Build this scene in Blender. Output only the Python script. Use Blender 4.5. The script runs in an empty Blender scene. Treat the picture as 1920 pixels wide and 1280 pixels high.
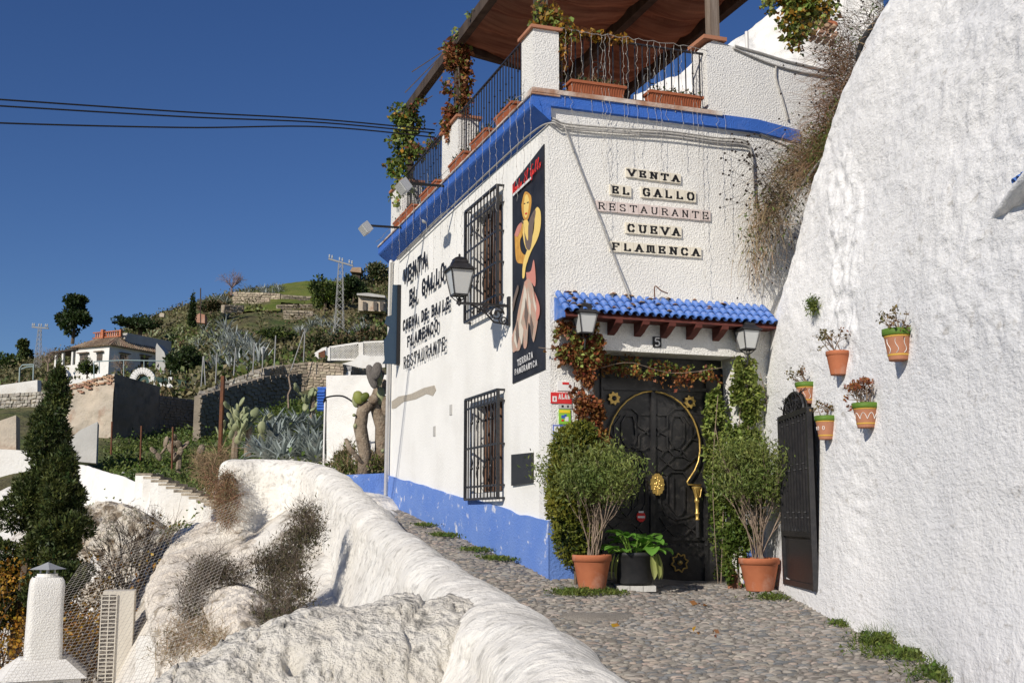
import bpy, math, random
import numpy as np
from mathutils import Vector, Matrix, Euler
random.seed(7); RNG = np.random.default_rng(11)
S = bpy.context.scene
# ---------------------------------------------------------------- camera, light, exposure
F = 2150.0; TH = math.atan(330/2150.0)
cam = bpy.data.cameras.new('camera'); camo = bpy.data.objects.new('camera', cam)
S.collection.objects.link(camo); S.camera = camo
cam.sensor_width = 36; cam.sensor_fit = 'HORIZONTAL'; cam.lens = F/1920*36
cam.clip_start = 0.1; cam.clip_end = 3000
camo.location = (0, 0, 0); camo.rotation_euler = (math.pi/2 + TH, 0, 0)
SUND = Vector((0.70, 1.02, -0.70)).normalized()      # direction the light travels
w = bpy.data.worlds.new('World'); S.world = w; w.use_nodes = True
nt = w.node_tree; nt.nodes.clear()
sky = nt.nodes.new('ShaderNodeTexSky'); sky.sky_type = 'NISHITA'; sky.sun_disc = False
sky.sun_elevation = math.asin(-SUND.z); sky.sun_rotation = math.atan2(-SUND.x, -SUND.y) % (2*math.pi)
sky.altitude = 900; sky.air_density = 1.0; sky.dust_density = 0.2; sky.ozone_density = 5.0
bg = nt.nodes.new('ShaderNodeBackground'); bg.inputs['Strength'].default_value = 0.075
ow = nt.nodes.new('ShaderNodeOutputWorld')
hsv = nt.nodes.new('ShaderNodeHueSaturation'); hsv.inputs['Saturation'].default_value = 1.14; hsv.inputs['Hue'].default_value = .512
nt.links.new(sky.outputs[0], hsv.inputs['Color']); nt.links.new(hsv.outputs[0], bg.inputs[0]); nt.links.new(bg.outputs[0], ow.inputs[0])
sl = bpy.data.lights.new('sun', 'SUN'); sl.energy = 4.5; sl.angle = math.radians(0.5); sl.color = (1.0, 0.93, 0.83)
so = bpy.data.objects.new('sun', sl); S.collection.objects.link(so)
so.rotation_euler = SUND.to_track_quat('-Z', 'Y').to_euler(); so.location = (-20, -20, 30)
S.view_settings.view_transform = 'Standard'; S.view_settings.look = 'None'
S.view_settings.exposure = 0.0; S.view_settings.gamma = 1.0; S.view_settings.use_curve_mapping = False

# ---------------------------------------------------------------- calibration: pixels of the survey photo -> metres
cT, sT = math.cos(TH), math.sin(TH)
def ray(px, py):
    x = (px-960)/F; y = (640-py)/F
    return Vector((x, cT - sT*y, sT + cT*y))
def P(px, py, Y):
    d = ray(px, py); return d*(Y/d.y)
ANG = math.radians(19.2)
U = Vector((math.cos(ANG), math.sin(ANG), 0)); V = Vector((-math.sin(ANG), math.cos(ANG), 0))
C0 = Vector((0.405, 12.0, 0))                        # street corner of the restaurant
def loc(p):  q = p - C0; return Vector((q.dot(U), q.dot(V), q.z))
def BW(x, y, z): return C0 + U*x + V*y + Vector((0, 0, z))
def LF(px, py, out=0.0):                             # on the front facade: (x, z)
    d = ray(px, py); pl = C0 - V*out; t = pl.dot(V)/d.dot(V); q = loc(d*t); return q.x, q.z
def LL(px, py, out=0.0):                             # on the side wall: (y, z)
    d = ray(px, py); pl = C0 - U*out; t = pl.dot(U)/d.dot(U); q = loc(d*t); return q.y, q.z
def sstep(a, b, x):
    t = np.clip((np.asarray(x, float)-a)/(b-a), 0, 1); return t*t*(3-2*t)
def gz(X, Y):                                        # height of the cobbled lane
    X = np.asarray(X, float); Y = np.asarray(Y, float)
    wgt = 1 - sstep(0.6, 2.0, X)
    return -1.40 + 0.055*Y + 0.066*np.maximum(0, Y-10)*wgt
# ---------------------------------------------------------------- noise
_T = RNG.random(4096)
def _h(i, j, k): return _T[(i*73856093 ^ j*19349663 ^ k*83492791) & 4095]
def vnoise(x, y, z):
    xi, yi, zi = np.floor(x).astype(np.int64), np.floor(y).astype(np.int64), np.floor(z).astype(np.int64)
    fx, fy, fz = x-xi, y-yi, z-zi
    fx, fy, fz = fx*fx*(3-2*fx), fy*fy*(3-2*fy), fz*fz*(3-2*fz)
    r = 0
    for a in (0, 1):
        for b in (0, 1):
            for c in (0, 1):
                r = r + _h(xi+a, yi+b, zi+c)*(fx if a else 1-fx)*(fy if b else 1-fy)*(fz if c else 1-fz)
    return r*2-1
def fbm(x, y, z, o=4, s=1.0):
    x, y, z = np.asarray(x, float)*s, np.asarray(y, float)*s, np.asarray(z, float)*s
    r = 0; a = 1.0
    for i in range(o):
        r = r + a*vnoise(x+17.3*i, y+5.1*i, z+9.7*i); x, y, z = x*2.03, y*2.03, z*2.03; a *= .5
    return r
# ---------------------------------------------------------------- mesh builder
class MB:
    def __init__(s): s.v = []; s.f = []; s.m = []; s.cur = 0
    def add(s, vs, fs):
        o = len(s.v); s.v.extend([tuple(p) for p in vs]); s.f.extend([tuple(i+o for i in f) for f in fs]); s.m.extend([s.cur]*len(fs))
    def box(s, c, d, rot=None, taper=1.0):
        hx, hy, hz = d[0]/2, d[1]/2, d[2]/2
        vs = [Vector((x*hx*(taper if z > 0 else 1), y*hy*(taper if z > 0 else 1), z*hz)) for x in (-1, 1) for y in (-1, 1) for z in (-1, 1)]
        if rot is not None: vs = [rot @ q for q in vs]
        s.add([Vector(c)+q for q in vs], [(0,1,3,2),(4,6,7,5),(0,4,5,1),(2,3,7,6),(0,2,6,4),(1,5,7,3)])
    def seg(s, a, b, wx, wz, up=(0, 0, 1)):          # rectangular bar
        a, b = Vector(a), Vector(b); d = (b-a); L = d.length
        if L < 1e-6: return
        d /= L; up = Vector(up)
        if abs(d.dot(up)) > .98: up = Vector((0, 1, 0))
        x = d.cross(up).normalized(); z = x.cross(d)
        vs = [q + x*i*wx/2 + z*j*wz/2 for q in (a, b) for i, j in ((-1,-1),(1,-1),(1,1),(-1,1))]
        s.add(vs, [(0,3,2,1),(4,5,6,7),(0,1,5,4),(1,2,6,5),(2,3,7,6),(3,0,4,7)])
    def tube(s, pts, r, n=6, cap=True):
        pts = [Vector(p) for p in pts]; k = len(pts)
        rs = r if isinstance(r, (list, tuple)) else [r]*k
        vs = []; prev = None
        for i in range(k):
            d = (pts[min(i+1, k-1)]-pts[max(i-1, 0)])
            d = d.normalized() if d.length > 1e-9 else Vector((0, 0, 1))
            if prev is None:
                a = Vector((0, 0, 1)) if abs(d.z) < .9 else Vector((1, 0, 0)); x = d.cross(a).normalized()
            else:
                x = (prev - d*prev.dot(d)); x = x.normalized() if x.length > 1e-6 else d.orthogonal().normalized()
            prev = x; y = d.cross(x)
            vs += [pts[i] + (x*math.cos(2*math.pi*j/n) + y*math.sin(2*math.pi*j/n))*rs[i] for j in range(n)]
        fs = [(i*n+j, i*n+(j+1) % n, (i+1)*n+(j+1) % n, (i+1)*n+j) for i in range(k-1) for j in range(n)]
        if cap: fs += [tuple(range(n-1, -1, -1)), tuple((k-1)*n+j for j in range(n))]
        s.add(vs, fs)
    def lathe(s, prof, n=20, c=(0, 0, 0), rot=None, cap=False):
        c = Vector(c); vs = []
        for r, z in prof:
            for j in range(n):
                q = Vector((r*math.cos(2*math.pi*j/n), r*math.sin(2*math.pi*j/n), z))
                if rot is not None: q = rot @ q
                vs.append(c+q)
        k = len(prof)
        fs = [(i*n+j, i*n+(j+1) % n, (i+1)*n+(j+1) % n, (i+1)*n+j) for i in range(k-1) for j in range(n)]
        if cap: fs += [tuple(range(n-1, -1, -1)), tuple((k-1)*n+j for j in range(n))]
        s.add(vs, fs)
    def prism(s, poly, ax, ay, az, o, h):            # flat polygon (2d) in frame ax, ay, extruded along az by h
        n = len(poly); ax, ay, az, o = Vector(ax), Vector(ay), Vector(az), Vector(o)
        vs = [o+ax*p[0]+ay*p[1] for p in poly] + [o+ax*p[0]+ay*p[1]+az*h for p in poly]
        s.add(vs, [tuple(range(n-1, -1, -1)), tuple(range(n, 2*n))] + [(i, (i+1) % n, n+(i+1) % n, n+i) for i in range(n)])
    def grid(s, A):                                   # A: (n,m,3) array
        n, m = A.shape[:2]; vs = A.reshape(-1, 3).tolist()
        fs = [(i*m+j, (i+1)*m+j, (i+1)*m+j+1, i*m+j+1) for i in range(n-1) for j in range(m-1)]
        s.add(vs, fs)
    def mesh(s, name, mats, smooth=False):
        me = bpy.data.meshes.new(name); me.from_pydata(s.v, [], s.f)
        for m in (mats if isinstance(mats, (list, tuple)) else [mats]): me.materials.append(m)
        if any(s.m): me.polygons.foreach_set('material_index', s.m)
        if smooth: me.polygons.foreach_set('use_smooth', [True]*len(s.f))
        me.validate(); me.update(); return me
    def build(s, name, mats, parent=None, smooth=False, **kw):
        return link(name, s.mesh(name, mats, smooth), parent, **kw)
def link(name, me, parent=None, label=None, cat=None, group=None, kind=None, at=None, rz=0):
    o = bpy.data.objects.new(name, me); S.collection.objects.link(o)
    if parent is not None: o.parent = parent
    if at is not None: o.location = at
    if rz: o.rotation_euler = (0, 0, rz)
    if label: o['label'] = label
    if cat: o['category'] = cat
    if group: o['group'] = group
    if kind: o['kind'] = kind
    return o
def thing(name, label, cat, at=(0, 0, 0), rz=0, group=None):
    return link(name, None, None, label, cat, group, None, Vector(at), rz)
KIDS = {}
def copy_tree(o, at=None, rz=None, label=None, scale=None, group=None):
    def cp(a, par):
        c = a.copy(); S.collection.objects.link(c)
        if par is not None: c.parent = par
        for ch in a.children: cp(ch, c)
        return c
    c = cp(o, None)
    if at is not None: c.location = at
    if rz is not None: c.rotation_euler = (0, 0, rz)
    if scale is not None: c.scale = (scale,)*3 if not isinstance(scale, tuple) else scale
    if label: c['label'] = label
    if group: c['group'] = group
    return c
def nmesh(name, vs, fs, mats, smooth=False, mi=None):   # fast numpy mesh, fs (n,4) or (n,3)
    me = bpy.data.meshes.new(name); vs = np.asarray(vs, np.float32); fs = np.asarray(fs, np.int32)
    k = fs.shape[1]; n = len(fs)
    me.vertices.add(len(vs)); me.vertices.foreach_set('co', vs.ravel())
    me.loops.add(n*k); me.loops.foreach_set('vertex_index', fs.ravel())
    me.polygons.add(n); me.polygons.foreach_set('loop_start', np.arange(0, n*k, k, dtype=np.int32))
    me.polygons.foreach_set('loop_total', np.full(n, k, np.int32))
    for m in (mats if isinstance(mats, (list, tuple)) else [mats]): me.materials.append(m)
    if mi is not None: me.polygons.foreach_set('material_index', np.asarray(mi, np.int32))
    if smooth: me.polygons.foreach_set('use_smooth', np.ones(n, bool))
    me.update(calc_edges=True); return me
def gridfaces(n, m):
    i = np.arange(n-1)[:, None]*m + np.arange(m-1)[None]; i = i.ravel()
    return np.stack([i, i+m, i+m+1, i+1], 1)
def catmull(pts, n):
    pts = np.asarray(pts, float); k = len(pts); t = np.linspace(0, k-1, n); out = []
    for a in t:
        i = min(int(a), k-2); f = a-i
        p0, p1, p2, p3 = pts[max(i-1, 0)], pts[i], pts[i+1], pts[min(i+2, k-1)]
        out.append(.5*((2*p1)+(-p0+p2)*f+(2*p0-5*p1+4*p2-p3)*f*f+(-p0+3*p1-3*p2+p3)*f**3))
    return np.array(out)
# ---------------------------------------------------------------- materials
def mat(name, col, rough=.85, col2=None, nscale=6, bump=0, bscale=40, bdist=.01, metal=0, spec=.3, detail=4, dark=None, dscale=3, damt=.5,
        island=0, trans=0, stretch=None, vor=0, vscale=20, pos=.5, wid=.15, dlo=.52, dhi=.66):
    m = bpy.data.materials.new(name); m.use_nodes = True; t = m.node_tree; N = t.nodes; L = t.links
    b = N['Principled BSDF']; b.inputs['Roughness'].default_value = rough; b.inputs['Metallic'].default_value = metal
    b.inputs['Specular IOR Level'].default_value = spec
    geo = N.new('ShaderNodeTexCoord'); src = geo.outputs['Object']
    if stretch:
        mp = N.new('ShaderNodeMapping'); mp.inputs['Scale'].default_value = stretch; L.new(src, mp.inputs[0]); src = mp.outputs[0]
    def noise(sc, det=4, rg=.55):
        n = N.new('ShaderNodeTexNoise'); n.inputs['Scale'].default_value = sc; n.inputs['Detail'].default_value = det
        n.inputs['Roughness'].default_value = rg; L.new(src, n.inputs['Vector']); return n.outputs['Fac']
    def mixc(f, a, c2):
        x = N.new('ShaderNodeMix'); x.data_type = 'RGBA'
        if isinstance(f, float): x.inputs[0].default_value = f
        else: L.new(f, x.inputs[0])
        for q, s_ in ((a, 6), (c2, 7)):
            if hasattr(q, 'default_value') or hasattr(q, 'links'): L.new(q, x.inputs[s_])
            else: x.inputs[s_].default_value = (*q, 1)
        return x.outputs[2]
    def ramp(f, lo, hi):
        r = N.new('ShaderNodeMapRange'); r.inputs[1].default_value = lo; r.inputs[2].default_value = hi
        L.new(f, r.inputs[0]); return r.outputs[0]
    c = None
    if col2 is not None: c = mixc(ramp(noise(nscale, detail), pos-wid, pos+wid), col, col2)
    if dark is not None:
        r = ramp(noise(dscale, 6, .65), dlo, dhi); mm = N.new('ShaderNodeMath'); mm.operation = 'MULTIPLY'; L.new(r, mm.inputs[0]); mm.inputs[1].default_value = damt
        c = mixc(mm.outputs[0], c if c is not None else col, dark)
    if island:
        g = N.new('ShaderNodeNewGeometry'); hs = N.new('ShaderNodeHueSaturation')
        r = N.new('ShaderNodeMapRange'); L.new(g.outputs['Random Per Island'], r.inputs[0]); r.inputs[3].default_value = 1-island; r.inputs[4].default_value = 1+island
        L.new(r.outputs[0], hs.inputs['Value'])
        r2 = N.new('ShaderNodeMapRange'); mu = N.new('ShaderNodeMath'); mu.operation = 'FRACT'; m3 = N.new('ShaderNodeMath'); m3.operation = 'MULTIPLY'; m3.inputs[1].default_value = 7.13
        L.new(g.outputs['Random Per Island'], m3.inputs[0]); L.new(m3.outputs[0], mu.inputs[0]); L.new(mu.outputs[0], r2.inputs[0])
        r2.inputs[3].default_value = .5-.05*island; r2.inputs[4].default_value = .5+.05*island; L.new(r2.outputs[0], hs.inputs['Hue'])
        if c is not None: L.new(c, hs.inputs['Color'])
        else: hs.inputs['Color'].default_value = (*col, 1)
        c = hs.outputs[0]
    if c is not None: L.new(c, b.inputs['Base Color'])
    else: b.inputs['Base Color'].default_value = (*col, 1)
    if bump:
        bp = N.new('ShaderNodeBump'); bp.inputs['Strength'].default_value = bump; bp.inputs['Distance'].default_value = bdist
        h = noise(bscale, 5, .6)
        if vor:
            vo = N.new('ShaderNodeTexVoronoi'); vo.inputs['Scale'].default_value = vscale; L.new(src, vo.inputs['Vector'])
            ad = N.new('ShaderNodeMath'); ad.operation = 'MULTIPLY_ADD'; L.new(vo.outputs['Distance'], ad.inputs[0]); ad.inputs[1].default_value = vor; L.new(h, ad.inputs[2]); h = ad.outputs[0]
        L.new(h, bp.inputs['Height']); L.new(bp.outputs[0], b.inputs['Normal'])
    if trans:
        tr = N.new('ShaderNodeBsdfTranslucent'); mx = N.new('ShaderNodeMixShader'); mx.inputs[0].default_value = trans
        if c is not None: L.new(c, tr.inputs[0])
        else: tr.inputs[0].default_value = (*col, 1)
        L.new(b.outputs[0], mx.inputs[1]); L.new(tr.outputs[0], mx.inputs[2]); L.new(mx.outputs[0], N['Material Output'].inputs[0])
    return m
M = {}
M['stucco'] = mat('stucco', (.80,.785,.74), .9, (.74,.725,.69), 2.0, bump=1, bscale=62, bdist=.013, dark=(.55,.53,.48), dscale=1.3, damt=.25, vor=.5, vscale=52)
M['smooth_plaster'] = mat('smooth_plaster', (.82,.81,.77), .9, (.77,.76,.72), 1.5, bump=.7, bscale=30, bdist=.008, dark=(.6,.58,.53), dscale=1.1, damt=.25)
M['rock_white'] = mat('rock_white', (.86,.85,.83), .92, (.80,.80,.80), .8, bump=.9, bscale=44, bdist=.016, dark=(.40,.37,.32), dscale=11, damt=.55, dlo=.60, dhi=.70, detail=8, stretch=(1,.45,1), vor=.35, vscale=17)
M['old_white'] = mat('old_white', (.77,.735,.66), .95, (.64,.60,.525), 3.5, bump=1, bscale=30, bdist=.05, dark=(.13,.125,.115), dscale=9, damt=.8, detail=8, vor=.6, vscale=16, dlo=.55, dhi=.66)
M['far_white'] = mat('far_white', (.80,.79,.76), .9, (.70,.68,.63), .6, bump=.8, bscale=9, bdist=.03, dark=(.5,.45,.38), dscale=.8, damt=.35)
M['blue'] = mat('blue', (.038,.130,.48), .85, (.048,.145,.50), 3, bump=1, bscale=60, bdist=.012, dark=(.3,.34,.5), dscale=9, damt=.10)
M['blue_plinth'] = mat('blue_plinth', (.12,.230,.585), .9, (.155,.265,.60), 3, bump=1, bscale=36, bdist=.014, dark=(.66,.68,.74), dscale=5.5, damt=.85, dlo=.6, dhi=.67)
M['blue_tile'] = mat('blue_tile', (.045,.14,.45), .55, (.09,.20,.54), 9, bump=.3, bscale=60, bdist=.004, spec=.5, dark=(.35,.38,.5), dscale=12, damt=.35)
M['iron'] = mat('iron', (.016,.016,.018), .42, (.03,.028,.028), 25, bump=.3, bscale=90, bdist=.003, spec=.5)
M['iron_door'] = mat('iron_door', (.014,.014,.015), .38, (.024,.023,.023), 8, bump=.3, bscale=60, bdist=.003, spec=.5, dark=(.10,.09,.08), dscale=11, damt=.35)
M['gold'] = mat('gold', (.62,.43,.13), .35, (.5,.33,.09), 40, bump=.6, bscale=120, bdist=.003, metal=.55, spec=.5)
M['terracotta'] = mat('terracotta', (.44,.15,.07), .8, (.37,.12,.055), 7, bump=.3, bscale=70, bdist=.003, dark=(.58,.42,.34), dscale=4, damt=.3)
M['terra_dry'] = mat('terra_dry', (.42,.19,.11), .85, (.37,.16,.09), 7, bump=.3, bscale=70, bdist=.003)
M['planter'] = mat('planter', (.36,.115,.05), .7, (.30,.09,.04), 7, bump=.2, bscale=70, bdist=.003)
M['soil'] = mat('soil', (.05,.035,.025), .95, (.08,.06,.04), 30, bump=1, bscale=60, bdist=.02)
M['black_plastic'] = mat('black_plastic', (.02,.021,.023), .5, (.028,.028,.03), 12, spec=.4)
M['green_paint'] = mat('green_paint', (.10,.19,.02), .6, (.08,.15,.02), 9)
M['white_paint'] = mat('white_paint', (.75,.73,.70), .7)
M['yellow_paint'] = mat('yellow_paint', (.55,.33,.06), .7)
M['wood'] = mat('wood', (.045,.032,.026), .85, (.085,.062,.048), 6, bump=.8, bscale=20, bdist=.006, stretch=(1,1,.15))
M['wood_grey'] = mat('wood_grey', (.25,.20,.16), .85, (.16,.12,.09), 8, bump=.8, bscale=30, bdist=.006, stretch=(4,4,.3))
M['red_wood'] = mat('red_wood', (.13,.035,.025), .7, (.09,.025,.02), 8, bump=.4, bscale=30, bdist=.004)
M['fabric'] = mat('fabric', (.44,.25,.17), .95, (.26,.13,.09), 2.2, bump=.5, bscale=12, bdist=.02, trans=.45, stretch=(.5,5,1))  # light and dark stripes imitate streaks of light through the cloth
M['glass_milk'] = mat('glass_milk', (.5,.51,.50), .25, spec=.6)
M['dark_glass'] = mat('dark_glass', (.02,.022,.025), .15, spec=.7)
M['metal_grey'] = mat('metal_grey', (.42,.43,.44), .5, metal=.3, spec=.5)
M['cable_grey'] = mat('cable_grey', (.30,.29,.27), .8, (.42,.40,.37), 20)
M['cable_black'] = mat('cable_black', (.012,.012,.013), .7)
M['bulb_string'] = mat('bulb_string', (.36,.34,.31), .6)
M['letter_black'] = mat('letter_black', (.012,.012,.014), .5)
M['tile_cream'] = mat('tile_cream', (.68,.63,.52), .35, (.74,.68,.56), 9, spec=.5)
M['tile_pink'] = mat('tile_pink', (.60,.50,.46), .35, (.66,.57,.53), 9, spec=.5)
M['mortar'] = mat('mortar', (.38,.34,.28), .95, (.46,.41,.33), 18, bump=1, bscale=60, bdist=.01)
M['poster_black'] = mat('poster_black', (.014,.014,.017), .5, (.03,.03,.035), 3)
M['skin_print'] = mat('skin_print', (.66,.36,.07), .6, (.50,.24,.05), 10)
M['skin_print_light'] = mat('skin_print_light', (.80,.58,.18), .6)
M['dress_print'] = mat('dress_print', (.42,.34,.27), .6, (.55,.30,.22), 9)
M['dress_light'] = mat('dress_light', (.62,.57,.48), .6)
M['pink_print'] = mat('pink_print', (.58,.24,.19), .6)
M['dress_dark'] = mat('dress_dark', (.16,.12,.10), .6)
M['red_print'] = mat('red_print', (.60,.03,.03), .5)
M['sign_white'] = mat('sign_white', (.75,.74,.72), .4)
M['sign_green'] = mat('sign_green', (.25,.52,.05), .4)
M['sign_yellow'] = mat('sign_yellow', (.80,.60,.03), .4)
M['sign_blue'] = mat('sign_blue', (.04,.10,.45), .4)
M['mortar_ground'] = mat('mortar_ground', (.21,.19,.165), .95, (.28,.255,.225), 5, bump=1, bscale=70, bdist=.014, dark=(.10,.09,.075), dscale=2.2, damt=.5)
M['stone_a'] = mat('stone_a', (.19,.172,.15), .75, (.26,.24,.215), 3, bump=.5, bscale=60, bdist=.004, island=.35)
M['stone_b'] = mat('stone_b', (.12,.125,.13), .7, (.17,.17,.168), 3, bump=.5, bscale=60, bdist=.004, island=.25)
M['stone_c'] = mat('stone_c', (.29,.235,.20), .75, (.30,.27,.235), 3, bump=.5, bscale=60, bdist=.004, island=.25)
M['bark'] = mat('bark', (.15,.11,.08), .95, (.09,.07,.05), 20, bump=1, bscale=30, bdist=.01)
M['twig'] = mat('twig', (.33,.25,.19), .9, (.20,.15,.11), 12)
M['twig_dark'] = mat('twig_dark', (.10,.08,.065), .9, (.16,.12,.09), 12)
M['straw'] = mat('straw', (.36,.26,.15), .9, (.24,.17,.10), 3, island=.4)
M['straw_red'] = mat('straw_red', (.19,.105,.06), .9, (.26,.16,.09), 3, island=.4)
M['seed'] = mat('seed', (.035,.025,.02), .9)
def leafm(n, c, c2, isl=.45, tr=.3, sp=.35, nsc=2.5): M[n] = mat(n, c, .55, c2, nsc, island=isl, trans=tr, spec=sp, detail=2)
leafm('leaf_green', (.075,.12,.02), (.13,.17,.03))
leafm('leaf_ivy', (.20,.26,.055), (.28,.32,.085))
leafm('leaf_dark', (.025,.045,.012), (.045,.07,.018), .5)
leafm('leaf_cypress', (.04,.06,.016), (.10,.115,.028), .5, .2, nsc=3)
leafm('leaf_thuja', (.14,.165,.022), (.24,.23,.035), .4)
leafm('leaf_shrub', (.12,.17,.04), (.20,.23,.06), .4)
leafm('leaf_pot', (.13,.27,.035), (.20,.36,.06), .35)
leafm('leaf_pale', (.35,.42,.12), (.42,.45,.18), .2)
leafm('leaf_red', (.24,.075,.03), (.30,.14,.04), .5, nsc=4)
leafm('leaf_rust', (.27,.13,.05), (.20,.07,.03), .5, nsc=4)
leafm('leaf_yellow', (.42,.26,.03), (.30,.14,.02), .4, nsc=3)
leafm('leaf_orange', (.36,.16,.02), (.45,.25,.03), .4, nsc=3)
leafm('grass', (.075,.13,.02), (.14,.17,.035), .45)
leafm('succulent', (.20,.10,.05), (.11,.13,.04), .5)
leafm('agave', (.22,.26,.245), (.33,.37,.34), .3, .05)
leafm('agave_far', (.26,.29,.27), (.40,.43,.40), .4, .05, nsc=.8)
leafm('cactus', (.20,.24,.12), (.30,.32,.18), .4, .03)
M['cactus_brown'] = mat('cactus_brown', (.23,.17,.12), .95, (.33,.27,.20), 9, bump=1, bscale=28, bdist=.04, dark=(.10,.08,.05), dscale=8, damt=.7)
M['black_back'] = mat('black_back', (.004,.004,.004), .9)
leafm('scrub', (.11,.115,.045), (.19,.16,.08), .5, .15, nsc=.25)
leafm('scrub_brown', (.17,.105,.06), (.12,.10,.045), .5, .15, nsc=.3)
leafm('scrub_green', (.075,.12,.025), (.13,.16,.04), .5, .2, nsc=.3)
M['hill'] = mat('hill', (.055,.085,.018), .95, (.16,.13,.07), .12, bump=1, bscale=1.2, bdist=.5, detail=8, dark=(.07,.055,.03), dscale=.35, damt=.7)
M['lawn'] = mat('lawn', (.085,.12,.015), .95, (.15,.16,.035), .5, bump=1, bscale=6, bdist=.1)
M['bank'] = mat('bank', (.64,.59,.51), .95, (.74,.72,.67), .9, bump=1, bscale=7, bdist=.06, detail=8, dark=(.16,.13,.09), dscale=1.4, damt=.8)
M['fieldstone'] = mat('fieldstone', (.30,.25,.18), .95, (.38,.32,.24), 1.2, bump=1, bscale=5, bdist=.05, island=.3)
M['fieldstone_grey'] = mat('fieldstone_grey', (.30,.28,.24), .95, (.38,.35,.30), 1.2, bump=1, bscale=5, bdist=.05, island=.3)
M['stone_mortar'] = mat('stone_mortar', (.30,.25,.185), .95, (.38,.33,.25), 2.2, bump=1, bscale=6, bdist=.08, dark=(.14,.12,.09), dscale=2, damt=.6)
M['rubble'] = mat('rubble', (.34,.29,.22), .95, (.46,.40,.31), 1.5, bump=1, bscale=5, bdist=.08, dark=(.12,.10,.08), dscale=2.4, damt=.7, vor=.8, vscale=5)
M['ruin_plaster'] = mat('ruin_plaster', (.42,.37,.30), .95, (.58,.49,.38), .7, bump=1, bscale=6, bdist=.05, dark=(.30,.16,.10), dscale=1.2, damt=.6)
M['ruin_shaded'] = mat('ruin_shaded', (.20,.17,.13), .95, (.28,.235,.18), .9, bump=1, bscale=6, bdist=.05, dark=(.08,.07,.06), dscale=1.2, damt=.7)  # masonry colour darkened to paint in shade on faces turned from the sun
M['brick'] = mat('brick', (.34,.18,.11), .9, (.42,.28,.19), 2, bump=.5, bscale=20, bdist=.01, island=.3)
M['roof_far'] = mat('roof_far', (.30,.20,.13), .9, (.38,.30,.21), 1.5, bump=1, bscale=4, bdist=.1, island=.2)
M['rust'] = mat('rust', (.17,.07,.035), .9, (.11,.05,.03), 8, bump=.4, bscale=30, bdist=.004)
M['galv'] = mat('galv', (.30,.30,.29), .6)
M['door_green'] = mat('door_green', (.03,.08,.07), .6)
M['shade_window'] = mat('shade_window', (.06,.055,.05), .5, (.12,.10,.08), 6)
M['pale_grey'] = mat('pale_grey', (.42,.41,.38), .9, (.5,.49,.46), 1.2, bump=.7, bscale=12, bdist=.02)
M['unit_white'] = mat('unit_white', (.62,.58,.50), .6, (.55,.51,.44), 3)
M['hose'] = mat('hose', (.014,.014,.015), .6, (.05,.05,.05), 6)
# ---------------------------------------------------------------- plants
def blob_points(blobs, n, shell=.55, gate=None, gs=2.0, rng=RNG):
    B = np.array(blobs, float); wts = (B[:, 3]*B[:, 4]*B[:, 5])**.67; wts /= wts.sum()
    k = rng.choice(len(B), n, p=wts); d = rng.normal(size=(n, 3)); d /= np.linalg.norm(d, axis=1)[:, None]
    r = shell + (1-shell)*rng.random(n); r = np.where(rng.random(n) < .25, rng.random(n)**.5, r)
    p = B[k, :3] + d*r[:, None]*B[k, 3:6]
    if gate is not None:
        g = fbm(p[:, 0], p[:, 1], p[:, 2], 3, gs); keep = g > gate; p = p[keep]; d = d[keep]
    return p, d
def leaves(p, size, asp=.5, up=0.0, outd=None, rng=RNG, var=.4, fold=.18):
    n = len(p); a = rng.normal(size=(n, 3))
    if outd is not None: a = a*.7 + outd*.8
    a[:, 2] += up; a /= np.linalg.norm(a, axis=1)[:, None]
    b = rng.normal(size=(n, 3)); b -= a*(b*a).sum(1)[:, None]; b /= np.linalg.norm(b, axis=1)[:, None]
    c = np.cross(a, b)
    L = (size*(1-var+2*var*rng.random(n)))[:, None]; W = L*asp
    v = np.stack([p, p+a*L*.5+b*W*.5+c*L*fold, p+a*L, p+a*L*.5-b*W*.5+c*L*fold], 1).reshape(-1, 3)
    f = np.arange(n*4).reshape(n, 4)
    return v, f
def leafmesh(name, sets, mats):                       # sets: list of (v, f, material index)
    V_ = []; F_ = []; mi = []; o = 0
    for v, f, i in sets:
        V_.append(v); F_.append(f+o); mi += [i]*len(f); o += len(v)
    return nmesh(name, np.concatenate(V_), np.concatenate(F_), mats, mi=mi)
def ribbons(starts, dirs, length, width, seg=3, droop=.3, wob=.25, rng=RNG):
    n = len(starts); p = np.array(starts, float); d = np.array(dirs, float); d /= np.linalg.norm(d, axis=1)[:, None]
    L = (np.asarray(length)*np.ones(n))[:, None]/seg; side = np.cross(d, rng.normal(size=(n, 3))); side /= np.linalg.norm(side, axis=1)[:, None]
    vs = []
    for i in range(seg+1):
        wd = width*(1-i/seg*.85)
        vs += [p-side*wd/2, p+side*wd/2]
        d = d + rng.normal(size=(n, 3))*wob*.5; d[:, 2] -= droop/seg; d /= np.linalg.norm(d, axis=1)[:, None]; p = p + d*L
    v = np.stack(vs, 1); m = 2*(seg+1); base = np.arange(n)[:, None]*m
    f = np.concatenate([base + np.array([[2*i, 2*i+1, 2*i+3, 2*i+2]]) for i in range(seg)])
    return v.reshape(-1, 3), f
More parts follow.
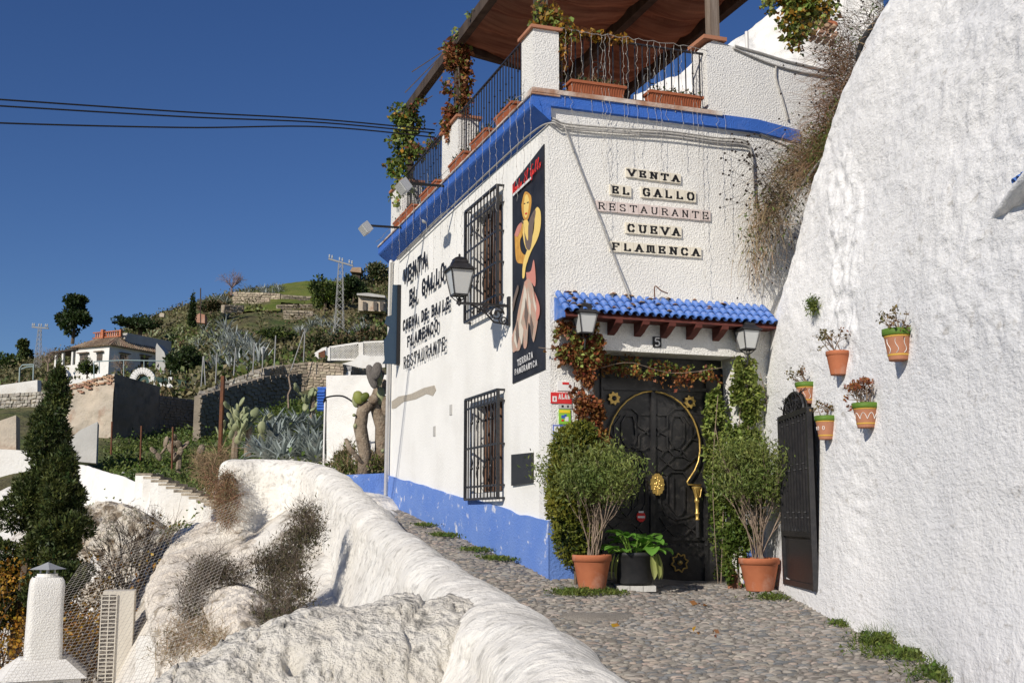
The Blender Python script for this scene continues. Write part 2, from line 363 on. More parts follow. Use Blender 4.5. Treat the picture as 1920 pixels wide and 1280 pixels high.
def branchy(mb, base, d, L, r, depth, spread=.5, n=3, rng=random, seg=3, tips=None, sides=4, grav=0):
    p = Vector(base); d = Vector(d).normalized(); pts = [p.copy()]
    for i in range(seg):
        d = (d + Vector([rng.gauss(0, .12) for _ in range(3)]) + Vector((0, 0, grav))).normalized(); p = p + d*L/seg; pts.append(p.copy())
    mb.tube(pts, [r*(1-.35*i/seg) for i in range(seg+1)], sides, cap=False)
    if depth == 0:
        if tips is not None: tips.append((tuple(p), tuple(d)))
        return
    for i in range(n):
        q = pts[rng.randint(max(1, seg-1), seg)]
        dd = (d + Vector([rng.gauss(0, spread) for _ in range(3)])).normalized()
        branchy(mb, q, dd, L*rng.uniform(.6, .85), r*.6, depth-1, spread, n, rng, seg, tips, sides, grav)

M['curtain'] = mat('curtain', (.17,.09,.055), .8, (.10,.055,.035), 9)
M['rock_cream'] = mat('rock_cream', (.76,.71,.63), .95, (.66,.59,.50), 1.4, bump=1, bscale=16, bdist=.045, detail=8, dark=(.22,.18,.13), dscale=5, damt=.8, vor=.4, vscale=9, dlo=.54, dhi=.63)
M['crumbly'] = mat('crumbly', (.72,.68,.60), .95, (.56,.49,.39), 2.4, bump=1, bscale=10, bdist=.09, detail=8, dark=(.16,.12,.08), dscale=3.4, damt=.9, vor=.6, vscale=8, dlo=.48, dhi=.58)
def loftsheet(rows, n=170, m=150):
    a = np.array([[tuple(P(*c)) for c in r] for r in rows]); a = np.array([catmull(r, m) for r in a]); return np.stack([catmull(a[:, j], n) for j in range(m)], 1)
# ================================================================ the restaurant
Z0 = -0.75
house = thing('restaurant_building', 'whitewashed two storey corner restaurant with cobalt blue plinth and cornice beside the cobbled lane', 'building', BW(0, 0, Z0), ANG)
HO = (0, 0, -Z0)
def hp(mb, name, m, smooth=False, label=None, parent=None, kind=None):
    return mb.build(name, m, parent or house, smooth, at=HO if parent is None else None, label=label, kind=kind)
def bthing(name, label, cat, x, y, z, group=None): return thing(name, label, cat, BW(x, y, z), ANG, group)
ZT = LF(1150, 187, .06)[1]                            # top of the cornice
WL = 7.45                                             # length of the side wall
def rectwall(mb, a0, a1, z0, z1, holes, t, side):     # wall with openings; side 'L' (x=0 plane, along y) or 'F'
    ys = sorted({a0, a1, *[h[0] for h in holes], *[h[1] for h in holes]}); zs = sorted({z0, z1, *[h[2] for h in holes], *[h[3] for h in holes]})
    for i in range(len(ys)-1):
        for j in range(len(zs)-1):
            a, b, c, d = ys[i], ys[i+1], zs[j], zs[j+1]; m, n = (a+b)/2, (c+d)/2
            if any(h[0] < m < h[1] and h[2] < n < h[3] for h in holes): continue
            if side == 'L': mb.box((t/2, m, n), (t, b-a, d-c))
            else: mb.box((m, t/2, n), (b-a, t, d-c))
# openings of the side wall
def wspan(px0, px1, pt, pb, out):
    ya, za = LL(px0, pt, out); yb, zb = LL(px1, pb, out); return yb, ya, LL((px0+px1)/2, (pb), out)[1], za
uy0, uz0 = LL(930, 568, .1); uy1, uz1 = LL(871, 392, .1); UWN = (uy0, uy1, LL(930, 572, .1)[1], LL(930, 347, .1)[1])
ly0, lz0 = LL(931, 932, .1); ly1, lz1 = LL(871, 749, .1); LWN = (ly0, ly1, LL(931, 933, .1)[1], LL(931, 730, .1)[1])
g1 = LL(962, 850); g2 = LL(998, 908)
mb = MB(); h_ = [(a+.08, b-.08, c+.08, d-.08) for a, b, c, d in (UWN, LWN)]
rectwall(mb, 0.35, WL, -1.2, ZT, h_, .35, 'L')
mb.box((3.0, WL-.17, (ZT-1.2)/2), (5.3, .34, ZT+1.2))
hp(mb, 'side_wall', M['smooth_plaster'])
dz = LF(1250, 662)[1]; DX0 = LF(1113, 800)[0]; DX1 = LF(1386, 800)[0]; DR = .36
mb = MB(); rectwall(mb, 0.0, 3.3, -1.2, ZT, [(DX0, DX1, -2, dz)], .35, 'F')
hp(mb, 'front_wall', M['stucco'])
# upper bit: proud lintel over the door
# plinth
pts = [(731, 890), (800, 911), (869, 932), (902, 939), (950, 955), (986, 966), (1037, 976)]
tp = [LL(*q) for q in pts]; tp[-1] = (-.03, tp[-1][1]); tp[0] = (WL, tp[0][1])
mb = MB(); fine = catmull(tp, 60); fine[:, 1] += fbm(fine[:, 0], 0, 3, 3, 3)*.012
for i in range(59):
    (a, za), (b, zb) = fine[i], fine[i+1]
    mb.prism([(a, -1.3), (a, za), (b, zb), (b, -1.3)], (0, 1, 0), (0, 0, 1), (-1, 0, 0), (0.01, 0, 0), .04)
zp = fine[-1][1]
mb.prism([(-.03, -1.3), (-.03, zp), (DX0, zp-.02), (DX0, -1.3)], (1, 0, 0), (0, 0, 1), (0, -1, 0), (0, .01, 0), .041)
hp(mb, 'plinth', M['blue_plinth']); mb = MB()
mb.prism([(DX1, -1.3), (DX1, -.33), (3.3, -.33), (3.3, -1.3)], (1, 0, 0), (0, 0, 1), (0, -1, 0), (0, .01, 0), .041)
# soft mound where the plinth meets the paving
hp(mb, 'plinth', M['blue_plinth'])
# cornice
mb = MB(); ZL = ZT-.045; prof = [(0, ZL-.29), (-.03, ZL-.27), (-.20, ZL-.14), (-.215, ZL-.12), (-.215, ZL-.012), (0, ZL-.012)]
mb.prism(prof, (1, 0, 0), (0, 0, 1), (0, 1, 0), (0, -.06, 0), WL+.14)
cf = [LF(1049, 187, .06), LF(1200, 190, .06), LF(1330, 201, .06), LF(1420, 218, .06), LF(1500, 243, .06)]
cx = [(-.06, ZT-.012)] + [(a, min(b, ZT)-.012) for a, b in cf[1:]]
for i in range(len(cx)-1):
    (a, za), (b, zb) = cx[i], cx[i+1]
    mb.prism([(a, za-.15), (b, zb-.15), (b, zb), (a, za)], (1, 0, 0), (0, 0, 1), (0, -1, 0), (0, 0.0, 0), .062)
hp(mb, 'cornice', M['blue'])
mb = MB()
mb.prism([(-.235, 0), (-.235, WL+.14), (.1, WL+.14), (.1, 0)], (1, 0, 0), (0, 1, 0), (0, 0, 1), (0, -.08, ZL-.01), .022); mb.prism([(-.06, .1), (-.06, WL+.1), (.12, WL+.1), (.12, .1)], (1, 0, 0), (0, 1, 0), (0, 0, 1), (0, 0, ZL+.013), .045)
mb.prism([(-.225, -.085), (2.1, -.085), (2.1, .2), (-.225, .2)], (1, 0, 0), (0, 1, 0), (0, 0, 1), (0, 0, ZT-.031), .05)
hp(mb, 'ledge', mat('ledge_mix', (.66, .62, .56), .9, (.36, .20, .13), 3.5, bump=1, bscale=40, bdist=.01))
mb = MB(); mb.box((3.0, 3.9, ZT-.10), (5.9, 7.0, .12)); hp(mb, 'terrace_floor', M['terra_dry'])
# terrace pillars with brick caps
def pillar(x0, x1, y0, y1, zt, nm='pillar'):
    mb = MB(); mb.box(((x0+x1)/2, (y0+y1)/2, (ZT+zt)/2), (x1-x0, y1-y0, zt-ZT)); o = hp(mb, nm, M['stucco'])
    mb = MB(); mb.box(((x0+x1)/2, (y0+y1)/2, zt+.018), (x1-x0+.07, y1-y0+.07, .035)); mb.build('cap', M['terra_dry'], o); return o
pa = LF(1000, 120, .02)[0]; pb = LF(1048, 120, .02)[0]; PZ = LF(1012, 55, .02)[1]
pillar(pa, pb, -.02, .36, PZ)
q0 = LL(865, 300, .05); q1 = LL(835, 300, .05); MZ = LL(852, 236, .05)[1]; pillar(-.1, .2, q0[0], q1[0], MZ)
r0 = LL(758, 380, .1); FZ = LL(748, 352, .1)[1]; pillar(-.14, .2, r0[0], r0[0]+.75, FZ)
mb = MB()                                             # solid parapet right of the railing
top = [LF(1322, 85), LF(1335, 78), LF(1375, 90), LF(1425, 104), LF(1470, 118), LF(1565, 140)]
mb.prism([(top[0][0], ZT-.02)] + top + [(top[-1][0], ZT-.5), (2.6, ZT-.16)], (1, 0, 0), (0, 0, 1), (0, 1, 0), (0, -.03, 0), .34)
hp(mb, 'terrace_parapet', M['stucco'])
mb = MB(); mb.box((top[0][0]+.1, .13, top[1][1]+.02), (.3, .4, .045)); hp(mb, 'cap', M['terra_dry'])
mb = MB(); mb.tube([(a+.0, -.04, b+.005) for a, b in top[2:]], .016, 6); hp(mb, 'coping', M['cable_grey'])
# downpipe, mortar patch, small vents
a = LL(735, 492, .05); b = LL(725, 928, .05)
mb = MB(); mb.tube([(-.05, WL-.22, ZT-.34), (-.05, WL-.18, a[1]), (-.06, WL-.12, b[1])], .035, 10); hp(mb, 'downpipe', M['white_paint'], True)
mp = [(735, 752), (748, 743), (772, 738), (795, 727), (815, 722), (818, 731), (812, 742), (800, 738), (780, 748), (757, 753), (742, 765), (735, 766)]
mb = MB(); mb.prism([(-LL(*q)[0], LL(*q)[1]) for q in mp], (0, -1, 0), (0, 0, 1), (-1, 0, 0), (0, 0, 0), .006); hp(mb, 'mortar_patch', M['mortar'])
for (x, y) in ((815, 808), (846, 768)):
    c_ = LL(x, y); mb = MB(); mb.box((-.004, c_[0], c_[1]), (.012, .11, .14)); hp(mb, 'vent', M['pale_grey'])
c_ = [LL(960, 852, .02), LL(998, 848, .02), LL(998, 904, .02), LL(960, 910, .02)]
mb = MB(); mb.prism([(-q[0], q[1]) for q in c_][::-1], (0, -1, 0), (0, 0, 1), (-1, 0, 0), (-.001, 0, 0), .03)
hp(mb, 'meter_door', M['black_plastic'], label='square black metal meter door low on the side wall')
# windows with projecting grilles
def gwindow(W, nv, hs, label):
    y0, y1, z0, z1 = W
    mb = MB(); mb.box((.22, (y0+y1)/2, (z0+z1)/2), (.02, y1-y0-.1, z1-z0-.1)); wdw = hp(mb, 'window', M['shade_window'], label=label)
    mb = MB()
    for a in (y0+.08, (y0+y1)/2, y1-.08): mb.box((.17, a, (z0+z1)/2), (.06, .06, z1-z0-.16))
    for c in (z0+.1, z0+(z1-z0)*.62, z1-.1): mb.box((.172, (y0+y1)/2, c), (.05, y1-y0-.16, .05))
    mb.build('frame', M['wood'], wdw)
    mb = MB()
    for a in np.linspace(y0+.2, y1-.2, 7): mb.tube([(.12, a, z0+.1), (.125, a+.01, z1-.1)], .022, 6)
    mb.build('curtain', M['curtain'], wdw)
    mb = MB(); X = -.085
    for a in (y0, y1): mb.box((X, a, (z0+z1)/2), (.035, .035, z1-z0))
    for c in (z0, z1): mb.box((X, (y0+y1)/2, c), (.034, y1-y0, .03)); mb.box((X/2, y0, c), (-X, .025, .025)); mb.box((X/2, y1, c), (-X, .025, .025))
    for f in hs: mb.box((X, (y0+y1)/2, z0+(z1-z0)*f), (.012, y1-y0, .026)); mb.box((X/2, y0, z0+(z1-z0)*f), (-X, .02, .02))
    mb.build('grille_frame', M['iron'], wdw)
    for i in range(nv):
        a = y0+(y1-y0)*(i+1)/(nv+1); mb = MB(); mb.tube([(X, a, z0), (X, a, z1)], .0095, 6)
        if i % 2:
            for c in (.3, .75):
                zc = z0+(z1-z0)*c; mb.tube([(X, a+.05*math.sin(t), zc+.14*(t/math.pi-1)) for t in np.linspace(0, 2*math.pi, 13)], .007, 4)
                mb.lathe([(0, -.03), (.02, -.012), (.02, .012), (0, .03)], 8, (X, a, zc))
        mb.build('grille_bar', M['iron'], wdw, True)
gwindow(UWN, 9, (.09, .36, .62, .86), 'tall upper window behind a scrolled black grille')
gwindow(LWN, 9, (.12, .5, .9), 'low window behind a black grille next to the blue plinth')
# ---------------------------------------------------------------- door
DZ0 = LF(1240, 1106, -DR)[1]
def LD(px, py, out=0.0): return LF(px, py, -DR+out)
dx0 = DX0-.02; dx1 = LD(1359, 800)[0]; dzt = dz+.04
mb = MB(); mb.box(((dx0+DX1)/2, DR+.04, (DZ0+dzt)/2-.1), (DX1-dx0, .08, dzt-DZ0+.2)); door = hp(mb, 'door', M['iron_door'], label='black studded double door with gilded horseshoe arch')
def dline(mb, pts, wdt, th, out=0.0):
    q = [LD(*p) for p in pts]
    for a, b in zip(q[:-1], q[1:]): mb.seg((a[0], DR-th/2-out, a[1]), (b[0], DR-th/2-out, b[1]), wdt, th, up=(0, 1, 0))
seam = 1223
mb = MB(); dline(mb, [(seam, 735), (seam-2, 1104)], .055, .035); mb.build('door_stile', M['iron_door'], door)
mb = MB()
for pts_ in ([(1128, 690), (1353, 700)], [(1128, 728), (1353, 732)], [(1135, 1008), (1353, 1010)], [(1128, 1096), (1353, 1098)], [(1128, 690), (1130, 1100)], [(1324, 700), (1322, 1100)], [(1355, 690), (1352, 1100)]):
    dline(mb, pts_, .035, .03)
mb.build('door_frame', M['iron_door'], door)
mb = MB()
for k in range(12):                                   # studs along the rails
    for yy in (708, 1018, 1090):
        a = LD(1140+k*16.5, yy+k*.3); mb.lathe([(0, .012), (.01, .006), (.012, 0)], 6, (a[0], DR-.03, a[1]), Euler((math.pi/2, 0, 0)).to_matrix())
mb.build('stud', M['iron_door'], door, kind='stuff')
# raised strapwork, mirrored on the two leaves
def z5(x, y): return (1020+x/3.048, 760+y/3.048)
R_ = [[(722, 100), (735, 62), (775, 62), (797, 100), (797, 195), (768, 238), (735, 238), (716, 200), (722, 100)],
      [(645, 55), (700, 55), (700, 125), (655, 150), (700, 175), (700, 240), (740, 290)], [(645, 130), (655, 150), (645, 172)],
      [(797, 60), (840, 120), (840, 190), (870, 200)], [(870, 150), (840, 190), (797, 240), (760, 290)], [(820, 60), (797, 20), (740, 20), (700, 55)],
      [(645, 240), (680, 262), (660, 295), (700, 330), (740, 362), (790, 362), (838, 320), (790, 290), (740, 290), (700, 330)],
      [(680, 262), (740, 240), (790, 262), (838, 320)], [(650, 380), (700, 330)], [(838, 320), (870, 290)], [(660, 380), (700, 400), (720, 380), (790, 380), (820, 420)],
      [(700, 400), (700, 560), (730, 600)], [(735, 410), (735, 600), (765, 640), (800, 600), (800, 460)], [(660, 420), (660, 560), (700, 640)],
      [(690, 620), (740, 650), (800, 640), (860, 620)], [(700, 700), (740, 672), (800, 672), (838, 705), (800, 742), (740, 742), (700, 700)], [(660, 640), (700, 700), (660, 745)], [(838, 705), (870, 680)], [(838, 705), (870, 740)]]
for sgn in (1, -1):
    mb = MB()
    for pl in R_:
        pp = [z5(619+(x-619)*sgn, y+ (0 if sgn > 0 else -3)) for x, y in pl]
        if sgn < 0: pp = [(max(p[0], 1131), p[1]) for p in pp]
        dline(mb, pp, .016, .022)
    mb.build('strapwork', M['iron_door'], door)
rg = [(1226, 735), (1242, 738), (1257, 745), (1272, 755), (1285, 769), (1296, 786), (1303, 803), (1308, 823), (1309, 845), (1306, 865), (1299, 882), (1291, 894), (1285, 903), (1286, 908), (1311, 909)]
lg = [(1219, 734), (1203, 736), (1187, 742), (1172, 752), (1159, 766), (1148, 783), (1141, 800), (1137, 820), (1136, 842), (1139, 862), (1145, 879), (1153, 892), (1160, 902)]
for g in (rg, lg):
    mb = MB(); mb.tube([(LD(*p)[0], DR-.045, LD(*p)[1]) for p in g], .011, 6); mb.build('arch_moulding', M['gold'], door, True)
def star(cx, cy, ro, ri, n, wdt=None):
    a = LD(cx, cy); mb = MB()
    pp = [((ro if k % 2 == 0 else ri)*math.cos(math.pi*k/n+.2), (ro if k % 2 == 0 else ri)*math.sin(math.pi*k/n+.2)) for k in range(2*n)]
    if wdt: 
        for k in range(2*n): p, q = pp[k], pp[(k+1) % (2*n)]; mb.seg((a[0]+p[0], DR-.03, a[1]+p[1]), (a[0]+q[0], DR-.03, a[1]+q[1]), wdt, .02, up=(0, 1, 0))
    else: mb.prism(pp, (1, 0, 0), (0, 0, 1), (0, -1, 0), (a[0], DR-.02, a[1]), .02)
    o = mb.build('star_boss', M['gold'], door); mb = MB()
    mb.lathe([(.03, 0), (.027, .014), (.015, .026), (0, .03)], 12, (a[0], DR-.035, a[1]), Euler((math.pi/2, 0, 0)).to_matrix()); mb.build('knob', M['gold' if wdt else 'iron'], o, True)
star(1149, 747, .078, .056, 8); star(1291, 754, .078, .056, 8); star(1272, 1054, .105, .075, 8, .012)
a = LD(1229, 908); mb = MB(); n = 40
mb.prism([((.078+.006*math.cos(14*t))*math.cos(t), (.118+.008*math.cos(14*t))*math.sin(t)) for t in np.linspace(0, 2*math.pi, n, endpoint=False)], (1, 0, 0), (0, 0, 1), (0, -1, 0), (a[0], DR-.03, a[1]), .03)
mb.tube([(a[0]-.003, DR-.062, a[1]-.1), (a[0]+.006, DR-.064, a[1]), (a[0]-.003, DR-.062, a[1]+.1)], .004, 4)
for k in range(14): t = k*.45; mb.lathe([(0, .008), (.012, 0)], 6, (a[0]+.05*math.cos(t*1.7)*(k % 3+1)/3, DR-.06, a[1]+.08*math.sin(t*1.7)*(k % 3+1)/3), Euler((math.pi/2, 0, 0)).to_matrix())
mb.build('door_medallion', M['gold'], door)
a = LD(1302, 912); mb = MB()
mb.lathe([(.055, 0), (.055, -.012), (.045, -.03), (.028, -.09), (.02, -.13), (.028, -.15), (.028, -.17), (.018, -.18), (.018, -.28), (.026, -.29), (.026, -.30), (.018, -.31), (.018, -.35), (.026, -.36), (.02, -.37)], 12, (a[0], DR-.05, a[1]))
for s_ in (-1, 1): mb.tube([(a[0]+s_*(.045-.03*t), DR-.09, a[1]-.02-.1*t+.012*math.sin(t*6)) for t in np.linspace(0, 1, 8)], .008, 5)
mb.build('capital', M['gold'], door, True)
mb = MB(); mb.tube([(a[0], DR-.05, a[1]-.37), (a[0], DR-.05, a[1]-.56)], .02, 10); mb.build('colonnette', M['iron_door'], door)
a = LD(1200, 968); mb = MB(); mb.prism([(.055*math.cos(t), .06*math.sin(t)) for t in np.linspace(0, 2*math.pi, 10, endpoint=False)], (1, 0, 0), (0, 0, 1), (0, -1, 0), (a[0], DR-.022, a[1]), .006)
st = mb.build('sticker', M['red_print'], door, label='red and white round sticker on the door'); mb = MB()
mb.box((a[0], DR-.031, a[1]-.004), (.085, .004, .022)); mb.box((a[0], DR-.031, a[1]+.05), (.06, .004, .02)); mb.build('sticker_band', M['sign_white'], st)
mb = MB(); mb.box((1.1, .1, DZ0-.06), (1.6, .7, .1)); hp(mb, 'door_step', M['mortar_ground'])
# small barred window right of the door, half behind the shrub
a0 = LF(1438, 835, .06); a1 = LF(1457, 1000, .06); mb = MB()
for x in np.linspace(a0[0], a1[0], 4): mb.tube([(x, -.06, a1[1]), (x, -.06, a0[1])], .009, 5); mb.lathe([(0, .07), (.014, .03), (0, 0)], 6, (x, -.06, a0[1]))
for z in (a0[1]-.05, a1[1]): mb.box(((a0[0]+a1[0])/2, -.06, z), (a1[0]-a0[0]+.03, .02, .03))
mb.box(((a0[0]+a1[0])/2, -.012, (a0[1]+a1[1])/2), (a1[0]-a0[0], .02, a0[1]-a1[1]))
hp(mb, 'side_grille', M['iron'])
# ---------------------------------------------------------------- tiled hood over the door
hA = LF(1039, 549); hB = LF(1436, 577); eA = LF(1056, 580, .26); eB = LF(1438, 600, .26)
mb = MB(); x0, x1 = hA[0], hB[0]; zt_, ze = hA[1], eA[1]; 
slope = math.atan2(zt_-ze, .26)
mb.prism([(0.0, zt_-.05), (-.24, ze-.03), (-.24, ze-.075), (0.0, ze-.075)], (0, 1, 0), (0, 0, 1), (1, 0, 0), (x0, 0, 0), .03)
hood = hp(mb, 'hood', M['blue_tile'], label='small cobalt blue tiled roof over the door on wooden corbels')
mb = MB(); mb.prism([(0.0, zt_-.055), (-.235, ze-.035), (-.235, ze-.06), (0.0, ze-.06)], (0, 1, 0), (0, 0, 1), (1, 0, 0), (x0+.03, 0, 0), x1-x0-.03); mb.build('soffit', M['red_wood'], hood)
ncol = 27; cw = (x1-x0)/ncol; L_ = math.hypot(zt_-ze, .26)
def tile_mesh(rad, ln, flip):
    mb = MB(); n = 8; vs = []
    for r in (rad, rad-.007):
        for e in (0, 1):
            rr = r*(1.0 if e == 0 else .84)
            for j in range(n+1):
                t = math.pi*j/n; vs.append((rr*math.cos(t), -e*ln if False else ln*e, (rr*math.sin(t))*(-1 if flip else 1)))
    k = n+1; fs = []
    for j in range(n):
        fs += [(j, j+1, k+j+1, k+j), (2*k+j, 3*k+j, 3*k+j+1, 2*k+j+1), (j, 2*k+j, 2*k+j+1, j+1)]
    mb.add(vs, fs); return mb.mesh('roof_tile', M['blue_tile'], True)
tm = tile_mesh(cw*.44, L_/3+.03, False); tu = tile_mesh(cw*.30, L_/3+.03, True)
for c in range(ncol):
    for r in range(3):
        s_ = r*L_/3; x = x0+cw*(c+.5); jx = random.uniform(-.003, .003)
        o = link('roof_tile', tm, hood, at=(x+jx, -.27+s_*math.cos(slope), ze-.01+s_*math.sin(slope)+.01*(0 if r else 0)+random.uniform(-.002, .003)))
        o.rotation_euler = (slope-.06, 0, random.uniform(-.03, .03))
    if c: o = link('gutter_tile', tu, hood, at=(x-cw/2, -.265, ze+.005)); o.rotation_euler = (slope-.03, 0, 0); o.scale = (1, 2.8, 1)
for px in (1104, 1152, 1202, 1251, 1300, 1349, 1393):
    xx = LF(px, 610, .1)[0]; mb = MB()
    mb.prism([(0, ze-.20), (0, ze-.062), (-.235, ze-.062), (-.225, ze-.10), (-.16, ze-.13), (-.10, ze-.165)], (0, 1, 0), (0, 0, 1), (1, 0, 0), (xx-.04, 0, 0), .08); mb.build('corbel', M['red_wood'], hood)
mb = MB()
for k in range(30):                                    # dead moss and leaves caught on the tiles
    a = random.random()**1.6; x = x0+.06+a*(x1-x0-.1)*.8; s_ = random.uniform(.1, 1)*L_
    mb.lathe([(0, .02), (random.uniform(.02, .05), 0)], 6, (x, -.26+s_*math.cos(slope), ze+.035+s_*math.sin(slope)))
mb.build('dead_leaves', M['straw_red'], hood, kind='stuff')
# ---------------------------------------------------------------- railings
def railing(p0, p1, zb, zt, n, label=None, deco=True):
    p0, p1 = Vector((*p0, 0)), Vector((*p1, 0)); mb = MB(); d = (p1-p0)
    for z in (zb+.05, zt): mb.seg(p0+Vector((0, 0, z)), p1+Vector((0, 0, z)), .03, .018)
    r = hp(mb, 'railing', M['iron'], label=label)
    for i in range(n):
        q = p0+d*(i+.5)/n; mb = MB(); mb.tube([(q.x, q.y, zb), (q.x, q.y, zt)], .008, 5); mb.lathe([(0, -.02), (.016, 0), (0, .02)], 6, (q.x, q.y, zb+(zt-zb)*(.35 if i % 2 else .65)))
        mb.build('baluster', M['iron'], r)
    if deco:
        for f in (.28, .62):
            q = p0+d*f; zc = (zb+zt)/2; mb = MB()
            for k in range(4): t0 = k*math.pi/2; mb.tube([q+d.normalized()*(.09*t*math.cos(t0+t*2.4))+Vector((0, 0, zc+.11*t*math.sin(t0+t*2.4))) for t in np.linspace(.1, 1, 9)], .007, 4)
            mb.build('scroll', M['iron'], r)
zr = LL(920, 158, .0)[1]; 
railing((pb, .06), (top[0][0], .06), ZT+.02, LF(1200, 80)[1], 20, 'front railing of black balusters between the corner pillar and the parapet')
railing((-.06, .36), (-.06, q0[0]), ZT+.02, zr, 26, 'side railing nearest the corner pillar', False)
railing((-.06, q1[0]), (-.06, r0[0]), ZT+.02, zr, 24, 'side railing farthest from the street corner', False)
# ---------------------------------------------------------------- pergola on the terrace
PZ_ = LL(855, 84, .02)[1]
perg = bthing('pergola', 'dark timber pergola with brown cloth canopy over the roof terrace', 'pergola', 1.5, 2.0, ZT)
PO = (-1.5, -2.0, -ZT)
def pp_(mb, name, m, **k): return mb.build(name, m, perg, at=PO, **k)
ye = LL(752, 218, .02)[0]
for a, b in (((-.02, -.2), (-.02, ye)), ((1.91, -.1), (1.91, 4.2)), ((3.0, -.1), (3.0, 4.4)), ((-.1, .02), (3.1, .02)), ((-.02, 3.62), (3.1, 4.55))):
    mb = MB(); mb.seg((*a, PZ_), (*b, PZ_), .11, .14 if a[0] != b[0] else .16); pp_(mb, 'beam', M['wood'])
pc = ((pa+pb)/2, .17)
for x, y, zb, m in ((pc[0], pc[1], PZ, 'wood'), (.03, (q0[0]+q1[0])/2, MZ, 'wood'), (.0, r0[0]+.1, FZ, 'wood'), (LF(1343, 70)[0]+.01, .1, top[1][1]+.04, 'wood_grey')):
    mb = MB(); mb.box((x, y, (zb+PZ_)/2), (.12, .12, PZ_-zb)); pp_(mb, 'post', M[m])
def canopy(xa, xb, ya, yb0, yb1):
    n, m = 50, 24; A = np.zeros((n, m, 3))
    u_ = np.linspace(0, 1, m)[None]; v_ = np.linspace(0, 1, n)[:, None]
    yb = yb0+(yb1-yb0)*u_
    A[..., 0] = xa+(xb-xa)*u_ + 0*v_; A[..., 1] = ya+(yb-ya)*v_
    ph = A[..., 1]/.62; sag = np.abs(np.sin(ph*math.pi))**.8
    A[..., 2] = PZ_+.10-.16*np.sin(math.pi*u_)*(.5+.5*sag)-.05*sag + .02*fbm(A[..., 0], A[..., 1], 0, 3, 2.5)
    mb = MB(); mb.grid(A); mb.grid(A[::-1]+np.array([0, 0, .004])); pp_(mb, 'canopy_cloth', M['fabric'])
canopy(.06, 1.88, .45, 3.6, 4.15); canopy(1.94, 2.98, .45, 4.15, 4.45)
# ---------------------------------------------------------------- lettering on the walls
SF = {'V': [[(0,1),(.35,0)],[(.35,0),(.7,1)]], 'E': [[(.12,0),(.12,1)],[(0,1),(.6,1)],[(.12,.5),(.48,.5)],[(0,0),(.62,0)],[(.6,1),(.6,.82)],[(.62,0),(.62,.2)],[(.48,.4),(.48,.6)]],
 'N': [[(.1,0),(.1,1)],[(.1,1),(.6,0)],[(.6,0),(.6,1)]], 'T': [[(.35,0),(.35,1)],[(0,1),(.7,1)],[(0,1),(0,.8)],[(.7,1),(.7,.8)]], 'A': [[(.05,0),(.35,1)],[(.35,1),(.65,0)],[(.15,.35),(.55,.35)]],
 'L': [[(.12,0),(.12,1)],[(0,0),(.6,0)],[(.6,0),(.6,.2)]], 'G': [[(.62,.78),(.5,1),(.2,1),(.05,.75),(.05,.25),(.2,0),(.5,0),(.62,.2),(.62,.45)],[(.38,.45),(.68,.45)]],
 'O': [[(.2,0),(.05,.25),(.05,.75),(.2,1),(.5,1),(.65,.75),(.65,.25),(.5,0),(.2,0)]], 'R': [[(.12,0),(.12,1)],[(.0,1),(.45,1),(.62,.85),(.62,.65),(.45,.5),(.12,.5)],[(.38,.5),(.68,0)]],
 'S': [[(.6,.8),(.5,1),(.2,1),(.06,.85),(.08,.65),(.55,.38),(.62,.2),(.5,0),(.18,0),(.06,.2)]], 'U': [[(.1,1),(.1,.25),(.22,0),(.5,0),(.62,.25),(.62,1)]], 'C': [[(.62,.75),(.5,1),(.2,1),(.06,.75),(.06,.25),(.2,0),(.5,0),(.62,.22)]],
 'F': [[(.12,0),(.12,1)],[(0,1),(.62,1)],[(.12,.52),(.48,.52)],[(.62,1),(.62,.8)]], 'M': [[(.06,0),(.06,1)],[(.06,.97),(.64,.97)],[(.35,1),(.35,.15)],[(.64,1),(.64,0)]], 'D': [[(.1,0),(.1,1)],[(.0,1),(.4,1),(.64,.75),(.64,.25),(.4,0),(0,0)]],
 'B': [[(.1,0),(.1,1)],[(0,1),(.45,1),(.6,.85),(.6,.65),(.45,.52),(.1,.52)],[(.45,.52),(.64,.38),(.64,.15),(.45,0),(0,0)]], 'I': [[(.35,0),(.35,1)]], 'Z': [[(.08,1),(.62,1),(.08,0),(.62,0)]], 'P': [[(.12,0),(.12,1)],[(0,1),(.45,1),(.62,.85),(.62,.62),(.45,.48),(.12,.48)]],
 'd': [[(.58,1),(.58,0)],[(.58,.1),(.4,0),(.15,.05),(.08,.3),(.15,.58),(.4,.62),(.58,.5)]]}
SER = {'V': [(0,1),(.7,1)], 'N': [(.1,0),(.1,1),(.6,1)], 'T': [(.35,0)], 'A': [(.05,0),(.65,0)], 'R': [(.12,0),(.68,0)], 'U': [(.1,1),(.62,1)], 'F': [(.12,0)], 'M': [(.06,0),(.64,0)], 'I': [(.35,0),(.35,1)], 'P': [(.12,0)]}
def glyph(mb, ch, o, ax, ay, az, w, h, th, dep, serif=True, vthin=1.0):
    ax, ay, az, o = map(Vector, (ax, ay, az, o))
    for pl in SF.get(ch, []):
        for a, b in zip(pl[:-1], pl[1:]):
            A = o+ax*(a[0]/.7*w)+ay*(a[1]*h); B = o+ax*(b[0]/.7*w)+ay*(b[1]*h); d = B-A
            t_ = th*(vthin if abs(d.dot(ay)) < abs(d.dot(ax)) else 1)
            if d.length < 1e-5: continue
            dn = d.normalized()*t_*.3
            mb.seg(A-dn, B+dn, t_, dep, up=az)
    if serif:
        for s_ in SER.get(ch, []):
            A = o+ax*(s_[0]/.7*w)+ay*(s_[1]*h); mb.seg(A-ax*th*.95, A+ax*th*.95, th*.5, dep*1.02, up=az)
FX, FY, FN = (1, 0, 0), (0, 0, 1), (0, -1, 0); LX = (0, -1, 0); LN = (-1, 0, 0)
